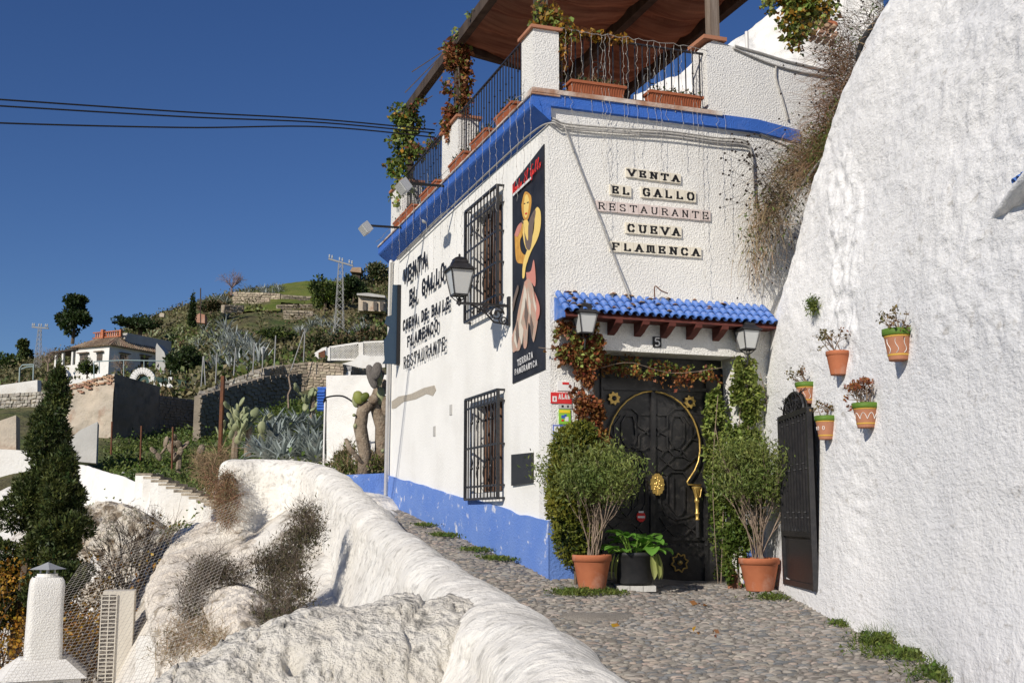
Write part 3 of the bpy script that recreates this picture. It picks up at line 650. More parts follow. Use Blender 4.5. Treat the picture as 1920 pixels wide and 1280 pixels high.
tilerows = [('VENTA', (1172, 315), (1275, 330), (1173, 333), 'tile_cream', .030, 'cream tile sign reading VENTA, topmost of the lettered rows on the front wall'),
 ('EL', (1142, 346), (1182, 351), (1143, 366), 'tile_cream', .030, 'short cream two-tile sign reading EL on the front wall'),
 ('GALLO', (1200, 350), (1303, 359), (1201, 371), 'tile_cream', .030, 'cream tile sign reading GALLO on the front wall'),
 ('RESTAURANTE', (1116, 376), (1330, 396), (1117, 396), 'tile_pink', .016, 'long pinkish tile sign reading RESTAURANTE on the front wall'),
 ('CUEVA', (1171, 417), (1276, 426), (1172, 438), 'tile_cream', .030, 'cream tile sign reading CUEVA below the long pinkish row'),
 ('FLAMENCA', (1142, 452), (1313, 464), (1143, 472), 'tile_cream', .030, 'cream tile sign reading FLAMENCA just above the door hood')]
for txt, a, b, c, m, th, lab in tilerows:
    A = LF(*a); B = LF(*b); Cc = LF(*c); W = B[0]-A[0]; H = A[1]-Cc[1]; n = len(txt); sl_ = (B[1]-A[1])/W*.6
    H = max(H, .105); t = bthing('tile_sign', lab, 'sign', A[0], -.002, A[1]-H, 'lettered tile signs')
    for i, ch in enumerate(txt):
        mb = MB(); cw_ = W/n; zz = sl_*cw_*i; mb.box((cw_*(i+.5), -.011, H/2+zz+random.uniform(-.002, .002)), (cw_*.975, .024, H*.98)); o = mb.build('letter_tile', M[m], t)
        mb = MB(); glyph(mb, ch, (cw_*i+cw_*.2, -.024, H*.19+zz), FX, FY, FN, cw_*.58, H*.60, th*.85 if th > .02 else .014, .003, True, .55); mb.build('letter', M['letter_black'], o)
def textrow(parent, txt, A, B, h, th, dep, m, out, serif=False, ax=LX, ay=FY, az=LN, frac=.72, nm='letter'):
    n = len(txt); A = Vector(A); B = Vector(B); d = (B-A)/n
    for i, ch in enumerate(txt):
        if ch == ' ': continue
        mb = MB(); glyph(mb, ch, A+d*i+Vector(az)*out, ax, ay, az, d.length*frac, h, th, dep, serif); mb.build(nm, m, parent)
ms = bthing('metal_letter_sign', 'black raised metal lettering for the flamenco cave on the side wall', 'sign', 0, 4.2, LL(800, 600)[1])
O_ = Vector((0, 4.2, LL(800, 600)[1]))
for txt, a, b, hpx, th in (('VENTA', (762, 533), (808, 496), 25, .046), ('EL GALLO', (773, 572), (842, 519), 25, .046), ('CUEVA DE BAILE', (761, 620), (850, 578), 17, .03), ('FLAMENCO', (769, 651), (829, 618), 18, .03), ('RESTAURANTE', (762, 692), (843, 655), 21, .018)):
    A = LL(*a); B = LL(*b); h = LL(a[0], a[1]-hpx)[1]-A[1]
    textrow(ms, txt, Vector((0, A[0], A[1]))-O_, Vector((0, B[0], A[1]+(B[1]-A[1])*.9))-O_, h, th, .01, M['letter_black'], .045, frac=.62)
# ---------------------------------------------------------------- poster
def lp(px, py, o): q = LL(px, py, .01); return (-(q[0]-o[0]), q[1]-o[1])
po = LL(990, 500, .01)
poster = bthing('poster', 'tall black banner with a flamenco dancer in a ruffled dress on the side wall', 'poster', 0, po[0], po[1])
lay = [0]
def pshape(pts, m, nm='printed_shape', z3=True):
    lay[0] += 1
    if z3: pts = [(700+x/3.368, 380+y/3.368) for x, y in pts]
    if z3 and len(pts) > 4: pts = catmull(pts+[pts[0]], len(pts)*4)[:-1].tolist()
    mb = MB(); mb.prism([lp(x, y, po) for x, y in pts], LX, FY, LN, (-.012-.0006*lay[0], 0, 0), .0005); mb.build(nm, M[m], poster)
mb = MB(); mb.prism([lp(*q, po) for q in ((961, 346), (1020, 270), (1022, 692), (961, 719))][::-1], LX, FY, LN, (0, 0, 0), .012); mb.build('banner', M['poster_black'], poster)
pshape([(937, 10), (945, -60), (965, -90), (990, -75), (1000, -20), (995, 40), (982, 95), (965, 118), (950, 100), (940, 60)], 'skin_print')
pshape([(952, 20), (960, -40), (975, -50), (985, -10), (980, 50), (968, 95), (955, 80)], 'skin_print_light')
pshape([(936, 20), (940, -75), (965, -110), (995, -95), (1003, -40), (985, -60), (962, -70), (948, -40)], 'poster_black')
pshape([(952, 5), (962, 2), (962, 8), (952, 11)], 'poster_black'); pshape([(972, -2), (984, -6), (984, 1), (972, 4)], 'poster_black'); pshape([(960, 66), (975, 62), (972, 74), (962, 76)], 'red_print')
pshape([(950, 115), (975, 110), (985, 150), (980, 290), (960, 270), (945, 180)], 'skin_print_light')
pshape([(896, 200), (915, 150), (945, 130), (945, 200), (930, 240), (935, 300), (960, 330), (985, 310), (975, 380), (940, 385), (905, 360)], 'skin_print')
pshape([(1020, 55), (1040, 28), (1060, 60), (1060, 150), (1040, 230), (1000, 310), (968, 400), (958, 470), (945, 470), (950, 380), (975, 300), (1010, 210), (1022, 130)], 'skin_print_light')
pshape([(940, 120), (955, 150), (965, 270), (990, 300), (1005, 250), (1015, 150), (1030, 60), (1018, 50), (985, 130), (980, 240), (958, 180), (950, 110)], 'dress_dark')
pshape([(896, 205), (915, 150), (940, 125), (938, 160), (915, 215)], 'pink_print')
pshape([(970, 440), (1000, 430), (1018, 360), (1030, 470), (1025, 530), (1000, 500), (985, 530), (975, 500)], 'pink_print')
pshape([(960, 500), (985, 480), (1010, 520), (1030, 620), (1052, 690), (1045, 740), (1030, 830), (1015, 880), (1000, 800), (985, 760), (975, 900), (955, 915), (950, 830), (930, 925), (905, 935), (885, 940), (880, 850), (905, 770), (920, 680), (940, 590)], 'dress_print')
for pl in ([(962, 520), (975, 600), (950, 700), (925, 800), (935, 700), (950, 600)], [(980, 540), (1000, 640), (1000, 740), (985, 650)], [(1010, 560), (1035, 660), (1040, 720), (1020, 650)], [(930, 740), (955, 800), (945, 900), (925, 830)], [(900, 800), (920, 860), (915, 925), (895, 870)]): pshape(pl, 'dress_light')
for pl in ([(968, 600), (985, 700), (975, 800), (960, 720)], [(915, 740), (928, 830), (915, 900), (905, 830)], [(1000, 700), (1018, 780), (1008, 860), (998, 780)]): pshape(pl, 'dress_dark')
pshape([(1025, 560), (1055, 640), (1058, 700), (1042, 745), (1035, 690), (1040, 650)], 'pink_print')
pshape([(885, 640), (900, 580), (920, 520), (925, 550), (905, 620), (890, 690)], 'dress_dark')
q1_, q2_ = lp(974, 686, po), lp(1004, 669, po); textrow(poster, 'TERRAZA', (0, -q1_[0], q1_[1]), (0, -q2_[0], q2_[1]), .066, .011, .002, M['sign_white'], .035, nm='printed_letter')
q1_, q2_ = lp(969, 703, po), lp(1012, 684, po); textrow(poster, 'PANORAMICA', (0, -q1_[0], q1_[1]), (0, -q2_[0], q2_[1]), .060, .010, .002, M['sign_white'], .035, nm='printed_letter')
mb = MB(); a = lp(999, 681.5, po); mb.box((-.036, -a[0], a[1]), (.002, .03, .014)); mb.build('printed_accent', M['sign_white'], poster)
def script(txt, A, B, h, r, m):                         # handwritten lettering as strokes
    cv = {'V': [(0,1),(.25,0),(.6,1.1)], 'e': [(.05,.25),(.4,.3),(.25,.5),(.05,.25),(.25,0),(.5,.15)], 'n': [(.0,.45),(.05,0),(.25,.45),(.35,.4),(.38,0),(.5,.1)], 't': [(.25,.95),(.2,.1),(.35,0),(.5,.1)], 'a': [(.4,.4),(.15,.42),(.05,.15),(.2,0),(.4,.35),(.42,0),(.55,.1)],
          'E': [(.55,1),(.2,1),(.1,.75),(.35,.55),(.05,.3),(.15,0),(.6,.1)], 'l': [(.1,.2),(.35,1),(.2,1),(.2,.1),(.45,.05)], 'G': [(.6,.95),(.3,1.05),(.05,.5),(.25,0),(.5,.15),(.55,.5),(.55,-.35),(.2,-.25)], 'o': [(.25,.45),(.05,.2),(.25,0),(.45,.2),(.25,.45),(.5,.42)]}
    n = len(txt); mb = MB(); A, B = Vector((*A, 0)), Vector((*B, 0)); d = (B-A)/n
    for i, ch in enumerate(txt):
        if ch in cv:
            q = [A+d*(i+p[0]*1.6)+Vector((p[1]*h*.25, p[1]*h, 0)) for p in cv[ch]]
            mb.tube([(-.034, -p.x, p.y) for p in catmull_v(q)], r, 4)
    mb.build('printed_script', m, poster)
def catmull_v(q): return [Vector(p) for p in catmull([tuple(a) for a in q], len(q)*3)]
script('Venta El Gallo', lp(964, 366, po), lp(1018, 313, po), .12, .0055, M['red_print'])
a = lp(966, 369, po); b = lp(1000, 337, po); mb = MB()
for k in range(26):
    if k % 7 != 3: f = k/26; mb.box((-.035, -(a[0]+(b[0]-a[0])*f), a[1]+(b[1]-a[1])*f+.02), (.002, .028, .03))
mb.build('printed_small_text', M['sign_white'], poster)
# ---------------------------------------------------------------- lanterns
def lantern_parts(t, w, h, gl='glass_milk'):            # origin at the bottom of the lantern body
    a, b = w*.30, w*.5; hb = h*.58
    mb = MB()
    for i, j in ((-1,-1),(1,-1),(1,1),(-1,1)):
        mb.tube([(i*a, j*a, 0), (i*b, j*b, hb)], .007, 4)
        mb.tube([(i*a, j*a, 0), (i*a*.5, j*a*.5, -h*.10), (0, 0, -h*.16)], .006, 4)
    for k, z in ((a, 0), (b, hb)):
        for p, q in (((-k,-k),(k,-k)), ((k,-k),(k,k)), ((k,k),(-k,k)), ((-k,k),(-k,-k))): mb.seg((*p, z), (*q, z), .016, .016)
    mb.build('frame', M['iron'], t)
    a2, b2 = a*.94, b*.94; gv = [(-a2,-a2,0),(a2,-a2,0),(a2,a2,0),(-a2,a2,0),(-b2,-b2,hb),(b2,-b2,hb),(b2,b2,hb),(-b2,b2,hb)]
    for k in range(4):
        mb = MB(); n_ = Vector(((0,-1),(1,0),(0,1),(-1,0))[k] + (0,)); f = (k, (k+1) % 4, 4+(k+1) % 4, 4+k)
        q = [Vector(gv[i]) for i in f]; mb.add(q+[p-n_*.004 for p in q], [(0,1,2,3),(7,6,5,4),(0,4,5,1),(1,5,6,2),(2,6,7,3),(3,7,4,0)]); mb.build('pane', M[gl], t)
    mb = MB(); c = b*1.18
    def frus(r0, z0, r1, z1):
        v = [(-r0,-r0,z0),(r0,-r0,z0),(r0,r0,z0),(-r0,r0,z0),(-r1,-r1,z1),(r1,-r1,z1),(r1,r1,z1),(-r1,r1,z1)]
        mb.add(v, [(3,2,1,0),(4,5,6,7),(0,1,5,4),(1,2,6,5),(2,3,7,6),(3,0,4,7)])
    frus(c, hb, c, hb+.012); frus(c*.92, hb+.012, b*.62, hb+h*.17); frus(b*.66, hb+h*.17, b*.5, hb+h*.27); frus(b*.56, hb+h*.27, b*.15, hb+h*.33)
    mb.lathe([(0, 0), (.012, .005), (.016, .02), (.006, .035), (0, .04)], 8, (0, 0, hb+h*.33)); mb.build('roof', M['iron'], t)
def spiral(mb, c, ax, ay, r0, turns, rad, start=0, n=22):
    c, ax, ay = Vector(c), Vector(ax), Vector(ay)
    mb.tube([c+(ax*math.cos(start+t*turns*6.283)+ay*math.sin(start+t*turns*6.283))*r0*(1-t*.85) for t in np.linspace(0, 1, n)], rad, 5)
ry, rz_ = LL(953, 580, .02); arm = .62
t = bthing('wall_lantern', 'large black street lantern on a long scrolled bracket on the side wall', 'lantern', -arm, ry, rz_+.04)
lantern_parts(t, .27, .50)
for ch in list(t.children): ch.location.z += .09
mb = MB(); mb.box((arm-.015, 0, -.06), (.03, .06, .34)); mb.seg((-.03, 0, 0), (arm, 0, 0), .03, .03); mb.tube([(.12, 0, 0), (.3, 0, -.08), (.42, 0, -.2), (arm-.02, 0, -.22)], .012, 5)
for c, r, s0 in (((arm-.16, 0, -.10), .09, 0), ((arm-.3, 0, -.06), .055, 1), ((arm-.08, 0, -.17), .06, 2)): spiral(mb, c, (1, 0, 0), (0, 0, 1), r, 1.8, .010, s0)
for k in range(6): mb.lathe([(0, -.03), (.022, 0), (0, .03)], 6, (arm-.1-k*.07, 0, -.07-.015*(k % 3)))
mb.lathe([(0, -.04), (.02, -.02), (.02, .02), (.03, .05), (.0, .07)], 8, (0, 0, 0)); mb.build('bracket', M['iron'], t)
for px, py, lab in ((1097, 625, 'lantern left of the door, half buried in the red vine'), (1402, 655, 'lantern right of the door, under the end of the blue tiled hood')):
    x, z = LF(px, py, .2); t = bthing('door_lantern', lab, 'lantern', x, -.2, z, 'pair of door lanterns'); lantern_parts(t, .21, .36, 'glass_milk')
    mb = MB(); mb.tube([(0, 0, -.05), (0, .02, -.16), (0, .12, -.22), (0, .2, -.14)], .011, 5); spiral(mb, (0, .1, -.12), (0, 1, 0), (0, 0, 1), .06, 1.5, .008); mb.box((0, .19, -.15), (.06, .02, .2)); mb.build('bracket', M['iron'], t)
# floodlights on long arms
for root, head, lab in (((822, 328), (757, 347), 'grey floodlight on an arm beside the second terrace pillar'), ((752, 412), (686, 426), 'grey floodlight on an arm at the far end of the terrace')):
    L_a = .78; y_, z_ = LL(*head, L_a); t = bthing('floodlight', lab, 'floodlight', -L_a, y_, z_, 'floodlights reaching out from the terrace')
    mb = MB(); mb.box((0, 0, -.02), (.16, .30, .10), Euler((0, .9, 0)).to_matrix()); mb.build('housing', M['metal_grey'], t)
    mb = MB(); mb.box((-.045, 0, -.055), (.15, .27, .012), Euler((0, .9, 0)).to_matrix()); mb.build('lens', M['glass_milk'], t)
    mb = MB(); mb.seg((.03, 0, .03), (L_a-.2, 0, .04), .03, .03); mb.build('arm', M['cable_black'], t)
y_, z_ = LL(795, 412, .12); t = bthing('bulb', 'single round grey spotlight under the blue cornice of the side wall', 'spotlight', -.1, y_, z_)
mb = MB(); mb.lathe([(0, -.06), (.05, -.04), (.055, 0), (.03, .05), (0, .06)], 10); mb.build('bulb_glass', M['metal_grey'], t, True); mb = MB(); mb.tube([(0, 0, .05), (.06, 0, .1), (.1, 0, .02)], .012, 5); mb.build('holder', M['cable_black'], t)
# house number
x, z = LF(1232, 641, .01); t = bthing('house_number', 'small black tile with a white number 5 above the door', 'number plate', x, 0, z)
mb = MB(); mb.box((0, -.008, 0), (.10, .016, .115)); mb.build('plate', M['letter_black'], t)
mb = MB(); q5 = [(.026, .042), (-.02, .042), (-.024, .006), (.008, .010), (.026, -.006), (.022, -.034), (0, -.043), (-.026, -.036)]
for a, b in zip(q5[:-1], q5[1:]): mb.seg((a[0], -.018, a[1]), (b[0], -.018, b[1]), .014, .004, up=(0, 1, 0))
mb.build('digit', M['sign_white'], t)
# small plaques left of the door
def plaque(px0, py0, px1, py1, m, lab, strokes=()):
    a = LF(px0, py0, .01); b = LF(px1, py1, .01); t = bthing('plaque', lab, 'plaque', (a[0]+b[0])/2, 0, (a[1]+b[1])/2); w_, h_ = b[0]-a[0], a[1]-b[1]
    mb = MB(); mb.box((0, -.006, 0), (w_, .012, h_)); mb.build('plate', M[m], t)
    for x, z, sw, sh, mm in strokes: mb = MB(); mb.box((x*w_, -.0135, z*h_), (sw*w_, .003, sh*h_)); mb.build('print', M[mm], t)
    return t, w_, h_
t, w_, h_ = plaque(1045, 714, 1076, 733, 'sign_white', 'white plaque with a red flag mark beside the red vine', ((.0, .28, .4, .24, 'red_print'),))
mb = MB()
for i, ch in enumerate('DIVERSO'[:0]): pass
t, w_, h_ = plaque(1033, 735, 1072, 757, 'red_print', 'red plaque with white lettering left of the vine', ((-.33, -.1, .2, .5, 'sign_white'), (-.33, -.1, .08, .3, 'red_print')))
mb = MB()
for i, ch in enumerate('Alan'.upper()): glyph(mb, ch, (-.03+i*.034, -.0135, -.008), FX, FY, FN, .022, .05, .009, .003, False)
mb.build('print', M['sign_white'], t)
plaque(1047, 757, 1072, 766, 'pale_grey', 'narrow grey plaque under the red plaque', ((-.2, 0, .15, .5, 'letter_black'), (.2, 0, .1, .5, 'letter_black')))
plaque(1048, 767, 1070, 795, 'sign_green', 'small green and yellow plaque above the thuja', ((0, .36, .9, .2, 'sign_yellow'), (-.1, .0, .4, .2, 'sign_blue'), (.15, -.15, .3, .3, 'sign_white'), (-.2, -.25, .2, .12, 'red_print'), (.05, .12, .2, .1, 'sign_blue')))
t, w_, h_ = plaque(1037, 796, 1063, 915, 'sign_blue', 'tall white tile plaque with a blue border and vertical lettering, mostly behind the thuja', ((0, 0, .9, .96, 'sign_white'),))
mb = MB()
for i, ch in enumerate('CUEVA'): glyph(mb, ch, (-.07, -.0155, .24-i*.075), (0, 0, -1), (1, 0, 0), FN, .045, .05, .008, .002, False)
mb.build('print', M['letter_black'], t)
a = LF(1425, 800, .01); plaque(1420, 775, 1431, 815, 'sign_white', 'framed notice board on the white jamb right of the door', ((0, 0, .8, .8, 'pale_grey'),))
# projecting sign at the far end of the side wall
y_, z_ = LL(745, 605, .05); t = bthing('projecting_sign', 'dark slate hanging sign board at the far end of the side wall', 'sign', 0, y_, z_)
zt1 = LL(750, 531, .05)[1]-z_; zb1 = LL(750, 679, .05)[1]-z_
mb = MB(); mb.prism([(-.06, zb1), (-.04, zt1), (-.13, zt1+.0), (-.14, .12), (-.22, .10), (-.25, -.02), (-.17, -.08), (-.2, -.2), (-.26, -.3), (-.24, zb1+.06), (-.28, zb1)], (1, 0, 0), (0, 0, 1), (0, 1, 0), (0, 0, 0), .05); mb.build('board', mat('slate', (.03, .055, .09), .5), t)
mb = MB(); mb.box((-.03, .05, (zt1+zb1)/2), (.06, .16, zt1-zb1)); mb.build('frame', M['letter_black'], t)
# ---------------------------------------------------------------- cables
def cable(name, pts, r, m, lab, cat='cable', n=6): 
    q = catmull([tuple(p) for p in pts], max(16, len(pts)*6)); c = q[0]; mb = MB(); mb.tube([Vector(p)-Vector(c) for p in q], r, 5); o = mb.build(name, M[m], None, True); o.location = c
    o['label'] = lab; o['category'] = cat; return o
for (y0, y1, nm) in ((187, 226, 'topmost'), (199, 232, 'middle'), (231, 240, 'lowest')):
    pts_ = [P(-200, y0-12, 12.0), P(0, y0, 12.6), P(350, (y0+y1)/2+4, 14), P(600, y1-3+1, 15.2), BW(-.12, LL(830, y1)[0], LL(830, y1, .12)[1])]
    cable('overhead_cable', pts_, .011, 'cable_black', f'{nm} of the three black cables crossing the sky to the terrace')
def lf(px, py, o=.02): x, z = LF(px, py, o); return BW(x, -o, z)
def ll(px, py, o=.03): y, z = LL(px, py, o); return BW(-o, y, z)
for k, (dy, sh) in enumerate(((0, 0), (5, 1), (9, -1))):
    o_ = .025+.012*k
    cable('wall_cable', [ll(745, 478+dy, o_), ll(830, 395+dy, o_), ll(930, 300+dy, o_), ll(1000, 238+dy, o_), lf(1034, 222+dy, o_), lf(1060, 232+dy, o_), lf(1150, 240+dy+sh, o_), lf(1250, 246+dy-sh, o_), lf(1340, 258+dy, o_), lf(1398, 264+dy, o_), lf(1410, 290, o_), lf(1412, 330, o_), lf(1415, 385, o_)], .011, 'cable_grey', ('upper', 'middle', 'lower')[k]+' strand of the grey cable bundle running below the cornice and round the street corner')
cable('diagonal_shadow_line', [lf(1058, 236, .05), lf(1085, 310, .05), lf(1120, 400, .06), lf(1150, 480, .06), lf(1182, 562, .08)], .009, 'cable_grey', 'thin grey tube imitating a cast shadow line running diagonally down the front wall to the hood')  # grey tube stands in for a shadow line cast on the facade
cable('bracket_wire', [lf(1228, 562, .03), lf(1228, 537, .1), lf(1240, 545, .12), lf(1252, 550, .12)], .007, 'rust', 'small bent rusty wire bracket above the blue hood')
for k, pts_ in enumerate(([(1375, 90), (1440, 118), (1500, 135), (1560, 145)], [(1455, 125), (1456, 150), (1467, 185), (1478, 226)])):
    cable('wall_cable', [lf(x, y, .05) for x, y in pts_], .012, 'cable_grey', ('grey cable draped along the top of the terrace parapet', 'short grey cable dropping down the face of the terrace parapet')[k])
# icicle light strings
t = bthing('string_lights', 'unlit white icicle light strings hanging from the terrace railings', 'string lights', 0, 0, ZT)
mb = MB()
mb.tube([(x, -.07, LF(1200, 80)[1]-ZT+random.uniform(-.02, .02)) for x in np.linspace(pb, top[0][0], 30)], .004, 4); mb.tube([(-.28, y, .0+random.uniform(-.02, .02)) for y in np.linspace(0, WL, 60)], .004, 4)
mb.build('main_wire', M['bulb_string'], t)
def strand(x0, y0, z0, L, dx, dy):
    mb = MB(); p = []; n = int(L/.05)+2
    for i in range(n): p.append((x0+random.gauss(0, .010)*dx, y0+random.gauss(0, .022)*dy, z0-L*i/(n-1)))
    mb.tube(p, .0019, 3)
    for q in p[1::3]: mb.box(q, (.007, .007, .014))
    mb.build('strand', M['bulb_string'], t)
RZ = LF(1200, 80)[1]-ZT
for px, yb in ((1060, 200), (1072, 290), (1090, 180), (1110, 215), (1130, 330), (1137, 450), (1145, 380), (1170, 250), (1178, 318), (1196, 345), (1215, 230), (1231, 318), (1240, 345), (1250, 225), (1265, 210), (1280, 310), (1300, 280), (1310, 400), (1320, 430), (1345, 300), (1362, 350)):
    x, z = LF(px, yb, .06); strand(x, -.08 if z < 4.2 else -.07, RZ if px < 1315 else .05, RZ+ZT-z, 1, 0)
for px in range(738, 1000, 13):
    y, z = LL(px, 400, .27); strand(-.285, y, random.uniform(-.02, .3) if px % 2 else .0, random.uniform(.5, 1.3), 0, 1)
# ---------------------------------------------------------------- planters on the ledge
def planter_parts(t, L):
    mb = MB(); h, wb, wt = .15, .14, .19
    v = [(-L/2+.02, -wb/2, 0), (L/2-.02, -wb/2, 0), (L/2-.02, wb/2, 0), (-L/2+.02, wb/2, 0), (-L/2, -wt/2, h), (L/2, -wt/2, h), (L/2, wt/2, h), (-L/2, wt/2, h)]
    mb.add(v, [(3,2,1,0),(0,1,5,4),(1,2,6,5),(2,3,7,6),(3,0,4,7),(4,5,6,7)])
    for i in range(int(L/.03)):
        x = -L/2+.03+i*.03
        if x > L/2-.02: break
        for s_ in (-1, 1): mb.seg((x, s_*wb/2*1.02, .01), (x, s_*wt/2*1.01, h-.03), .008, .008)
    mb.build('trough', M['planter'], t)
    mb = MB()
    for s_ in (-1, 1): mb.box((0, s_*wt/2, h-.008), (L+.03, .03, .035)); mb.box((s_*L/2, 0, h-.008), (.03, wt-.03, .034))
    mb.build('rim', M['planter'], t)
    n = 90; sp = np.c_[RNG.uniform(-L/2+.04, L/2-.04, n), RNG.uniform(-.06, .06, n), np.full(n, h-.01)]; dr = np.c_[RNG.normal(0, .5, n), RNG.normal(0, .5, n), np.ones(n)]
    a = ribbons(sp, dr, RNG.uniform(.06, .2, n), .008, 3); b = leaves(sp+dr*.07, .05)
    link('dry_plant', leafmesh('dry_plant', [(*a, 0), (*b, 1)], [M['straw'], M['leaf_dark']]), t)
GP = 'terracotta planters along the terrace edge'
for (a, b, yb), lab in zip(((1068, 1168, 180), (1215, 1312, 192)), ('orange planter trough on the front ledge next to the corner pillar', 'orange planter trough on the front ledge next to the solid parapet')):
    x0_, z_ = LF(a, yb, .02); x1_, _ = LF(b, yb, .02); t = bthing('planter', lab, 'planter', (x0_+x1_)/2, -.0, ZT+.022, GP); planter_parts(t, (x1_-x0_)); t.scale = (1, .9, .88)
for (a, b), wd in zip(((930, 973), (885, 923), (844, 881), (790, 829), (740, 786)), ('nearest the corner pillar', 'second from the corner pillar', 'just before the second pillar', 'just beyond the second pillar', 'at the far end')):
    y0_ = LL(b, 300, .17)[0]; y1_ = LL(a, 300, .17)[0]; px = (a+b)/2
    t = thing('planter', f'orange planter trough on the side ledge {wd}', 'planter', BW(-.15, (y0_+y1_)/2, ZL+.02), ANG+math.pi/2, GP); planter_parts(t, (y1_-y0_)*.86); t.scale = (.88, .75, .80)
# ================================================================ the lane
nx, ny = 120, 330
LE = [(-6, .3), (2, .3), (7, -.25), (9, -.7), (12, -1.35), (15, -2.1), (17, -2.7), (24, -2.9)]
gy = np.linspace(-6, 20, ny); GX = np.stack([np.linspace(np.interp(y, [a for a, b in LE], [b for a, b in LE]), 4.2, nx) for y in gy], 1); GY = np.repeat(gy[None], nx, 0)
GZ = gz(GX, GY) + .02*fbm(GX, GY, 0*GX, 3, 1.1) - .012
link('lane', nmesh('lane', np.stack([GX, GY, GZ], -1).reshape(-1, 3), gridfaces(nx, ny)[:, ::-1], M['mortar_ground'], True), kind='structure')
lane = bpy.data.objects['lane']
def par_x(Y): return np.interp(Y, PATH[:, 1], PATH[:, 0])
PATH = catmull([(.42, .6, -.80, .31), (.40, 2.0, -.74, .31), (.33, 3.4, -.64, .30), (.20, 4.7, -.54, .29), (.05, 5.8, -.48, .28), (-.14, 7, -.42, .27), (-.62, 9, -.30, .25), (-1.28, 12, -.03, .24), (-2.08, 15, .37, .24), (-2.62, 16.9, .66, .25), (-3.2, 17.9, .84, .26), (-3.9, 18.2, .90, .26), (-4.55, 17.9, .92, .25)], 760)
stones = []
for yy in np.arange(2.2, 19.3, .038):
    if yy > 11.6: xlim = lambda y: .405-.348*(y-12)-.03
    xl = par_x(yy)+.18 if yy < 17.0 else -2.6
    xr = 2.70 if yy < 11.9 else min(2.7, .405 - .3485*(yy-12) - .04) if yy > 12.05 else 2.7
    if yy > 12.05:
        xr = .40 - .3485*(yy-12)
        if yy < 12.9: pass
    x = xl+random.uniform(0, .1)
    while x < xr:
        L = random.uniform(.04, .105) if random.random() > .06 else random.uniform(.12, .17)
        stones.append((x+L/2, yy+random.uniform(-.015, .015), L)); x += L+random.uniform(.006, .026)
for yy in np.arange(12.0, 12.9, .038):                 # wedge in front of the door
    x = .55+(yy-12)*2.9
    while x < 2.75:
        L = random.uniform(.05, .12); stones.append((x+L/2, yy, L)); x += L+.012
def stone_mesh(seed, n=9):
    r = random.Random(seed); vs = [(0, 0, .5)]
    ang = [2*math.pi*i/n for i in range(n)]; j = [r.uniform(.78, 1.1) for _ in ang]
    for rr, z in ((.62, .42), (.92, .12), (1.0, -.5)):
        vs += [(.5*rr*j[i]*math.copysign(abs(math.cos(a))**.8, math.cos(a)), .5*rr*j[i]*math.sin(a), z+r.uniform(-.05, .05)) for i, a in enumerate(ang)]
    fs = [(0, 1+i, 1+(i+1) % n) for i in range(n)] + [(1+k*n+i, 1+(k+1)*n+i, 1+(k+1)*n+(i+1) % n, 1+k*n+(i+1) % n) for k in (0, 1) for i in range(n)]
    return vs, fs
SM = [stone_mesh(i) for i in range(8)]; SMM = []
for i, (v, f) in enumerate(SM):
    for m in ('stone_a', 'stone_b', 'stone_c'):
        mb = MB(); mb.add(v, f); SMM.append(mb.mesh('cobble', M[m], True))
stones = [(x, y, L, RNG.normal(.1, .3)) for x, y, L in stones if y > 3.4]
def zst(x, y): return float(gz(x, y)) + .02*float(fbm(np.array([x]), np.array([y]), np.array([0.]), 3, 1.1)[0]) - .012
vis = [s_ for s_ in stones if s_[0] > par_x(s_[1])+.24 and s_[1] > 4.6]
vis.sort(key=lambda s_: s_[1]); near = vis[:300]; ns = set(map(id, near)); far_ = [s_ for s_ in stones if id(s_) not in ns]
for x, y, L, a in near:
    o = link('cobble', random.choice(SMM[0::3]*1+SMM[0::3]+SMM[1::3]+SMM[2::3]), lane, at=(x, y, zst(x, y)+.004)); o.rotation_euler = (.06, random.gauss(0, .05), a); o.scale = (L, random.uniform(.022, .034), random.uniform(.014, .024))
for mi_, m in enumerate(('stone_a', 'stone_b', 'stone_c')):
    pass
V_, F_, MI, off = [], [], [], 0
Tq = []
for v, f in SM:
    f2 = [q if len(q) == 4 else (q[0], q[1], q[2], q[2]) for q in f]; Tq.append((np.array(v), f))
mb = MB(); fz = fbm(np.array([s_[0] for s_ in far_]), np.array([s_[1] for s_ in far_]), np.zeros(len(far_)), 3, 1.1)
for (x, y, L, a), nz in zip(far_, fz):
    v, f = random.choice(Tq); c_, s2 = math.cos(a), math.sin(a); sw = random.uniform(.022, .034); sh = random.uniform(.014, .022)
    q = v*np.array([L, sw, sh]); z0 = float(gz(x, y))+.02*nz-.008
    mb.cur = random.choice((0, 0, 0, 1, 2)); mb.add(np.c_[x+q[:, 0]*c_-q[:, 1]*s2, y+q[:, 0]*s2+q[:, 1]*c_, z0+q[:, 2]].tolist(), f)
mb.build('far_cobbles', [M['stone_a'], M['stone_b'], M['stone_c']], lane, True, kind='stuff')
# round manhole near the wall, drain
cx_, cy_ = P(1120, 1128, 10.2).x, 10.2
t = thing('manhole_cover', 'flat grey oval concrete cover set in the cobbles in front of the left pot', 'manhole cover', (cx_, cy_, zst(cx_, cy_)+.006))
mb = MB(); mb.lathe([(0, .008), (.30, .006), (.33, -.02)], 28); mb.build('lid', M['mortar_ground'], t, True); t.rotation_euler = (.055, 0, 0)
